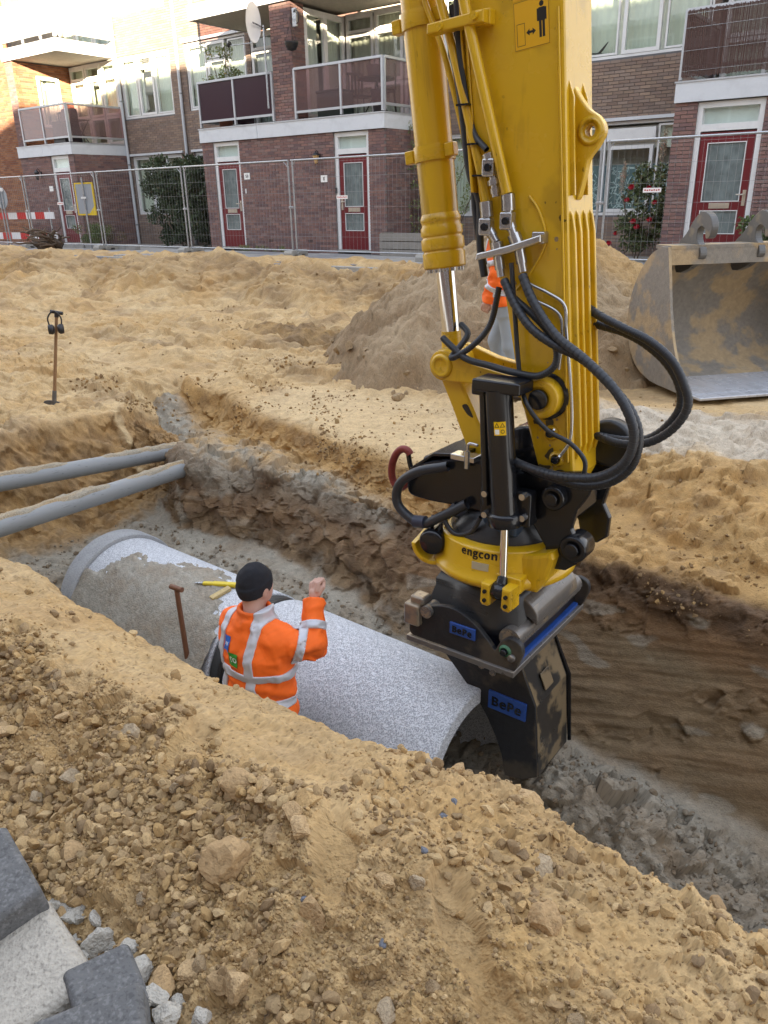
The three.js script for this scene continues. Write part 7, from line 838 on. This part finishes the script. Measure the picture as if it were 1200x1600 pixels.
function person(label, pos, turn, J, o) {
  const g = thing('person', label, 'person', pos, turn); const lean = o.lean ?? 0, cl = Math.cos(lean), sl = Math.sin(lean), HIP = 0.92;
  const un = (x, y, z) => [x, HIP + (y - HIP) * cl - (z) * sl * -1 * -1, z * cl + (y - HIP) * sl]; // straighten the leaning trunk
  const torso = (grow) => (x, y, z) => { const [X, Y, Z] = un(x, y, z); const [w, d] = lerpTable(TORSO, Y); let s = (Math.hypot(X / (w + grow), Z / (d + grow)) - 1) * (d + grow); s = Math.max(s, 0.78 - Y, Y - 1.53); return s; };
  const arm = (s, grow) => { const A = J[s]; return [cap(A[0], A[1], 0.056 + grow, 0.045 + grow), cap(A[1], A[2], 0.045 + grow, 0.032 + grow * 0.9)]; };
  const leg = (s, grow) => { const A = J[s]; return [cap(A[0], A[1], 0.085 + grow, 0.06 + grow), cap(A[1], A[2], 0.06 + grow, 0.042 + grow)]; };
  const hd = J.head, headF = joinAll([ell([hd[0], hd[1], hd[2]], [0.072, 0.108, 0.092]), ell([hd[0], hd[1] - 0.055, hd[2] - 0.035], [0.058, 0.06, 0.062]), cap([hd[0], hd[1] - 0.01, hd[2] - 0.095], [hd[0], hd[1] - 0.035, hd[2] - 0.112], 0.01, 0.013), ell([hd[0] - 0.078, hd[1] - 0.01, hd[2] + 0.005], [0.012, 0.03, 0.02]), ell([hd[0] + 0.078, hd[1] - 0.01, hd[2] + 0.005], [0.012, 0.03, 0.02]), cap([hd[0], hd[1] - 0.068, hd[2] - 0.09], [hd[0], hd[1] - 0.068, hd[2] - 0.092], 0.02, 0.02), cap(J.neck, [hd[0], hd[1] - 0.06, hd[2] + 0.02], 0.06, 0.056)], 0.025);
  const hand = (s) => { const [, E, W] = J[s], K = J[s + 'Hand']; const dir = V(...K).sub(V(...W)).normalize(), fw = V(...J[s + 'Palm']).normalize(), sd = dir.clone().cross(fw).normalize(), P = (u, v, w) => { const q = V(...W).addScaledVector(dir, u).addScaledVector(sd, v).addScaledVector(fw, w); return [q.x, q.y, q.z]; }; const curl = J[s + 'Curl'] ?? 1, th = J[s + 'Thumb'] ?? 1; const L = [cap(P(-0.01, 0, 0), P(0.03, 0, 0), 0.027, 0.03), cap(P(0.045, -0.026, 0), P(0.08, -0.03, 0.0), 0.018, 0.014), cap(P(0.045, 0.0, 0), P(0.085, 0, 0), 0.02, 0.015), cap(P(0.045, 0.022, 0), P(0.078, 0.028, 0), 0.018, 0.014)]; const fl = [0.9, 1, 0.95, 0.78]; [-0.031, -0.0105, 0.0105, 0.031].forEach((v, i) => { const l = fl[i], k0 = P(0.084 - Math.abs(v) * 0.1, v, 0.002), k1 = P(0.084 + 0.042 * l * (1 - curl) + 0.004, v, 0.04 * l * curl), k2 = P(0.084 + (0.07 * (1 - curl) - 0.028 * curl) * l, v, 0.046 * l * curl), k3 = P(0.084 + (0.09 * (1 - curl) - 0.034 * curl) * l, v, 0.02 * curl); L.push(cap(k0, k1, 0.0098, 0.009), cap(k1, k2, 0.009, 0.0086), cap(k2, k3, 0.0088, 0.008)); }); L.push(cap(P(0.02, -0.026 * th, 0.01), P(0.048, -0.044 * th, 0.028), 0.014, 0.011), cap(P(0.048, -0.044 * th, 0.028), P(0.07, -0.026 * th, 0.05), 0.011, 0.009)); return joinAll(L, 0.0035); };
  const box3 = (c, r) => [[c[0] - r, c[1] - r, c[2] - r], [c[0] + r, c[1] + r, c[2] + r]];
  const bodyF = joinAll([torso(-0.03), ...arm('R', -0.006), ...arm('L', -0.006), ...leg('LR', -0.006), ...leg('LL', -0.006), cap(J.neck, [hd[0], hd[1] - 0.06, hd[2]], 0.055, 0.05)], 0.05);
  const parts = [surfaceNet(bodyF, [-0.75, 0.02, -0.75], [0.75, 1.62, 0.75], 0.015), surfaceNet(headF, [hd[0] - 0.14, hd[1] - 0.2, hd[2] - 0.17], [hd[0] + 0.14, hd[1] + 0.15, hd[2] + 0.15], 0.006)];
  for (const s of ['R', 'L']) { const K = J[s + 'Hand']; parts.push(surfaceNet(hand(s), ...box3(K, 0.13), 0.0042)); }
  add('body', mergeGeometries(parts), skinMat, g);
  { const eyes = add('eye', merge([-1, 1].map((s) => clean(new THREE.SphereGeometry(0.0105, 12, 8)).translate(hd[0] + s * 0.031, hd[1] + 0.012, hd[2] - 0.085))), mat(0.5, 0.48, 0.45, 0.2), g); eyes.userData.kind = 'stuff'; }
  // jacket with folds
  const fold = (x, y, z) => 0.007 * Math.sin(y * 52 + 16 * x + 5 * noise(x * 5, y * 5, z * 5)) * smooth(1.36, 1.12, y) + 0.012 * fbm(x * 8, y * 8, z * 8, 3) + 0.016 * (billow(x * 7 + y * 3, y * 5 - x * 4, z * 6, 2) - 0.5);
  const armFold = (s) => { const A = J[s], E = A[1]; return (x, y, z) => { const d = Math.hypot(x - E[0], y - E[1], z - E[2]); return 0.007 * Math.sin(d * 120 + 5 * noise(x * 12, y * 12, z * 12)) * smooth(0.2, 0.05, d); }; };
  const fR = armFold('R'), fL = armFold('L'), sleeves = joinAll([...arm('R', 0.026), ...arm('L', 0.026)], 0.03);
  const collar = (x, y, z) => { const q = Math.hypot((x - J.neck[0]) / 0.086, (z - J.neck[2] + 0.005) / 0.08); return Math.max(Math.abs((q - 1) * 0.08) - 0.011, Math.abs(y - J.neck[1] - 0.025) - 0.04); };
  const jacketF = (x, y, z) => { let d = smin(torso(0.022)(x, y, z), sleeves(x, y, z), 0.06); const c = J.R[2], e = J.L[2]; d += fold(x, y, z) + fR(x, y, z) + fL(x, y, z); d = smin(d, collar(x, y, z), 0.02); const [, Y] = un(x, y, z); return Math.max(d, (o.hem ?? 0.84) - Y); };
  const cutWrist = (f) => (x, y, z) => { let d = f(x, y, z); for (const s of ['R', 'L']) { const [, E, W] = J[s], L = Math.hypot(W[0] - E[0], W[1] - E[1], W[2] - E[2]), t = ((x - W[0]) * (W[0] - E[0]) + (y - W[1]) * (W[1] - E[1]) + (z - W[2]) * (W[2] - E[2])) / L; if (Math.hypot(x - W[0], y - W[1], z - W[2]) < 0.12) d = Math.max(d, t + 0.0); } return d; };
  const jf = cutWrist(jacketF), lo = [-0.62, 0.78, -0.62], hi = [0.62, 1.66, 0.62];
  const jk = add('jacket', surfaceNet(jf, lo, hi, 0.0095), orangeMat, g);
  // reflective tape: shells just over the cloth
  const tape = (slab, a = lo, b = hi) => add('reflective_stripe', surfaceNet((x, y, z) => Math.max(jf(x, y, z) - 0.0075, -(jf(x, y, z) + 0.012), slab(x, y, z)), a, b, 0.0075), silverMat, jk);
  for (const y0 of o.bands ?? [1.12, 0.93]) tape((x, y, z) => { const [X, Y, Z] = un(x, y, z); return Math.max(Math.abs(Y - y0) - 0.026, Math.hypot(X / 0.27, Z / 0.2) - 1); }, [-0.3, y0 - 0.3, -0.45], [0.3, y0 + 0.3, 0.45]);
  for (const x0 of [-0.14, 0.09]) tape((x, y, z) => { const [X, Y, Z] = un(x, y, z); return Math.max(Math.abs(X - x0 * (Y > 1.3 ? 1 : 1)) - 0.026, (o.braceFrom ?? 0.84) - Y, Math.hypot(Z) - 0.3); }, [x0 - 0.05, 0.8, -0.4], [x0 + 0.05, 1.6, 0.4]);
  for (const s of ['R', 'L']) { const [S, E, W] = J[s]; for (const [A, B, t] of [[S, E, 0.62], [E, W, 0.42]]) { const d = V(B[0] - A[0], B[1] - A[1], B[2] - A[2]), L = d.length(); d.normalize(); const c = [mix(A[0], B[0], t), mix(A[1], B[1], t), mix(A[2], B[2], t)]; tape((x, y, z) => { const q = (x - c[0]) * d.x + (y - c[1]) * d.y + (z - c[2]) * d.z; return Math.max(Math.abs(q) - 0.024, Math.hypot(x - c[0], y - c[1], z - c[2]) - 0.12); }, [c[0] - 0.14, c[1] - 0.14, c[2] - 0.14], [c[0] + 0.14, c[1] + 0.14, c[2] + 0.14]); } }
  // trousers and boots
  const tf = (x, y, z) => { let d = smin(Math.min(joinAll(leg('LR', 0.022), 0.03)(x, y, z), joinAll(leg('LL', 0.022), 0.03)(x, y, z)), Math.max(torso(0.004)(x, y, z), y - 1.0), 0.06); return Math.max(d + 0.008 * fbm(x * 8, y * 8, z * 8, 3), 0.06 - y); };
  add('trousers', surfaceNet(tf, [-0.6, 0.04, -0.6], [0.6, 1.05, 0.6], 0.014), mat(...(o.trousers ?? [0.03, 0.035, 0.05]), 0.85), g);
  for (const s of ['LR', 'LL']) { const A = J[s][2], t = J[s + 'Toe'] ?? [0, -1]; add('boot', surfaceNet(joinAll([cap([A[0], 0.14, A[2]], [A[0], 0.06, A[2]], 0.052, 0.055), cap([A[0], 0.045, A[2] - t[1] * 0.04], [A[0] + t[0] * 0.17, 0.04, A[2] + t[1] * 0.17], 0.045, 0.042)], 0.03), [A[0] - 0.28, -0.01, A[2] - 0.28], [A[0] + 0.28, 0.22, A[2] + 0.28], 0.01), mat(0.05, 0.04, 0.035, 0.7), g); }
  if (o.beanie) { const cF = (x, y, z) => { const b = ell([hd[0], hd[1] + 0.035, hd[2] + 0.006], [0.081, 0.1, 0.1])(x, y, z) + 0.006 * fbm(x * 16, y * 16, z * 16, 2), yy = y - hd[1] + 0.25 * (z - hd[2]); const rim = ell([hd[0], hd[1] + 0.025, hd[2] + 0.006], [0.088, 0.14, 0.107])(x, y, z); return Math.max(smin(b, Math.max(rim, yy - 0.045), 0.01), -(yy + 0.025)); }; add('beanie', surfaceNet(cF, [hd[0] - 0.15, hd[1] - 0.08, hd[2] - 0.16], [hd[0] + 0.15, hd[1] + 0.19, hd[2] + 0.17], 0.006), knit, g); }
  else add('hair', surfaceNet((x, y, z) => Math.max(ell([hd[0], hd[1] + 0.03, hd[2] + 0.012], [0.084, 0.1, 0.1])(x, y, z) + 0.005 * fbm(x * 40, y * 40, z * 40, 2), -(y - hd[1] - 0.01 - 0.5 * (hd[2] - z - 0.02))), [hd[0] - 0.14, hd[1] - 0.1, hd[2] - 0.14], [hd[0] + 0.14, hd[1] + 0.17, hd[2] + 0.16], 0.007), mat(0.06, 0.045, 0.03, 0.8), g);
  // printed patches follow the cloth on the back
  for (const [cx, cy, w, h, bg, txt, fs] of o.patches ?? []) { const cv = document.createElement('canvas'); cv.width = 128; cv.height = Math.round(128 * h / w); const c = cv.getContext('2d'); if (bg) { c.fillStyle = bg; c.fillRect(0, 0, cv.width, cv.height); } else { c.fillStyle = '#f0640a'; c.fillRect(0, 0, cv.width, cv.height); } c.fillStyle = bg ? '#e9eef2' : '#8a1c10'; c.font = `bold ${fs}px sans-serif`; c.textAlign = 'center'; c.textBaseline = 'middle'; c.fillText(txt, cv.width / 2, cv.height * 0.5); if (!bg) for (let i = 0; i < 6; i++) c.fillRect(8 + i * 19, cv.height * (0.2 + 0.1 * (i % 2)), 13, cv.height * 0.5); const t = new THREE.CanvasTexture(cv); t.colorSpace = THREE.SRGBColorSpace; const pg = new THREE.PlaneGeometry(w, h, 8, 8), p = pg.attributes.position; for (let i = 0; i < p.count; i++) { const x = p.getX(i) + cx, y = p.getY(i) + cy; let z = 0.32; while (z > 0 && jf(x, y, z) > 0.003) z -= 0.0015; p.setXYZ(i, x, y, z + 0.002); } pg.computeVertexNormals(); add('logo_patch', clean(pg), mat(1, 1, 1, 0.6, 0, { map: t }), jk); }
  return g;
}
person('worker in orange high-visibility jacket and black beanie standing in the trench, arm raised', [-0.7, -2.26, -3.62], -38 * DEG, {
  head: [-0.03, 1.665, -0.05], neck: [0, 1.51, 0.0], R: [[0.165, 1.43, 0.0], [0.3, 1.375, -0.125], [0.2, 1.57, -0.255]], L: [[-0.165, 1.43, 0], [-0.24, 1.17, -0.06], [-0.22, 0.96, -0.2]],
  RHand: [0.178, 1.65, -0.29], RPalm: [0.1, 0.15, -1], RCurl: 1, LHand: [-0.21, 0.88, -0.25], LPalm: [1, -0.4, 0], LCurl: 0.8, LThumb: -1,
  LR: [[0.1, 0.9, 0], [0.12, 0.5, -0.04], [0.13, 0.1, 0.03]], LL: [[-0.1, 0.9, 0], [-0.12, 0.5, -0.06], [-0.15, 0.1, 0.0]],
}, { beanie: true, bands: [1.235, 1.06], hem: 0.9, braceFrom: 0.9, patches: [[-0.075, 1.395, 0.054, 0.085, '#2a63b8', '2U', 66], [-0.012, 1.325, 0.072, 0.075, '#2c8a2c', 'CO', 74], [0.0, 1.277, 0.06, 0.018, null, '', 34]] });
{
  const x = 1.2, z = -7.3; person('second worker in orange jacket and pale jeans, half hidden behind the excavator arm', [x, trenchY(x, z) - 0.01, z], 62 * DEG, {
    head: [0, 1.63, -0.17], neck: [0, 1.49, -0.09], R: [[0.165, 1.4, -0.07], [0.215, 1.12, -0.06], [0.19, 0.9, -0.17]], L: [[-0.165, 1.4, -0.07], [-0.22, 1.12, -0.05], [-0.18, 0.9, -0.16]],
    RHand: [0.18, 0.82, -0.2], RPalm: [-1, -0.3, 0], RCurl: 0.85, LHand: [-0.17, 0.82, -0.19], LPalm: [1, -0.3, 0], LCurl: 0.8, LThumb: -1,
    LR: [[0.1, 0.9, 0], [0.12, 0.5, -0.16], [0.13, 0.1, -0.06]], LL: [[-0.1, 0.9, 0], [-0.1, 0.5, 0.06], [-0.1, 0.1, 0.22]],
  }, { lean: 0.16, trousers: [0.3, 0.34, 0.38], bands: [1.15, 0.98], hem: 0.86 });
}
renderer.render(scene, camera);
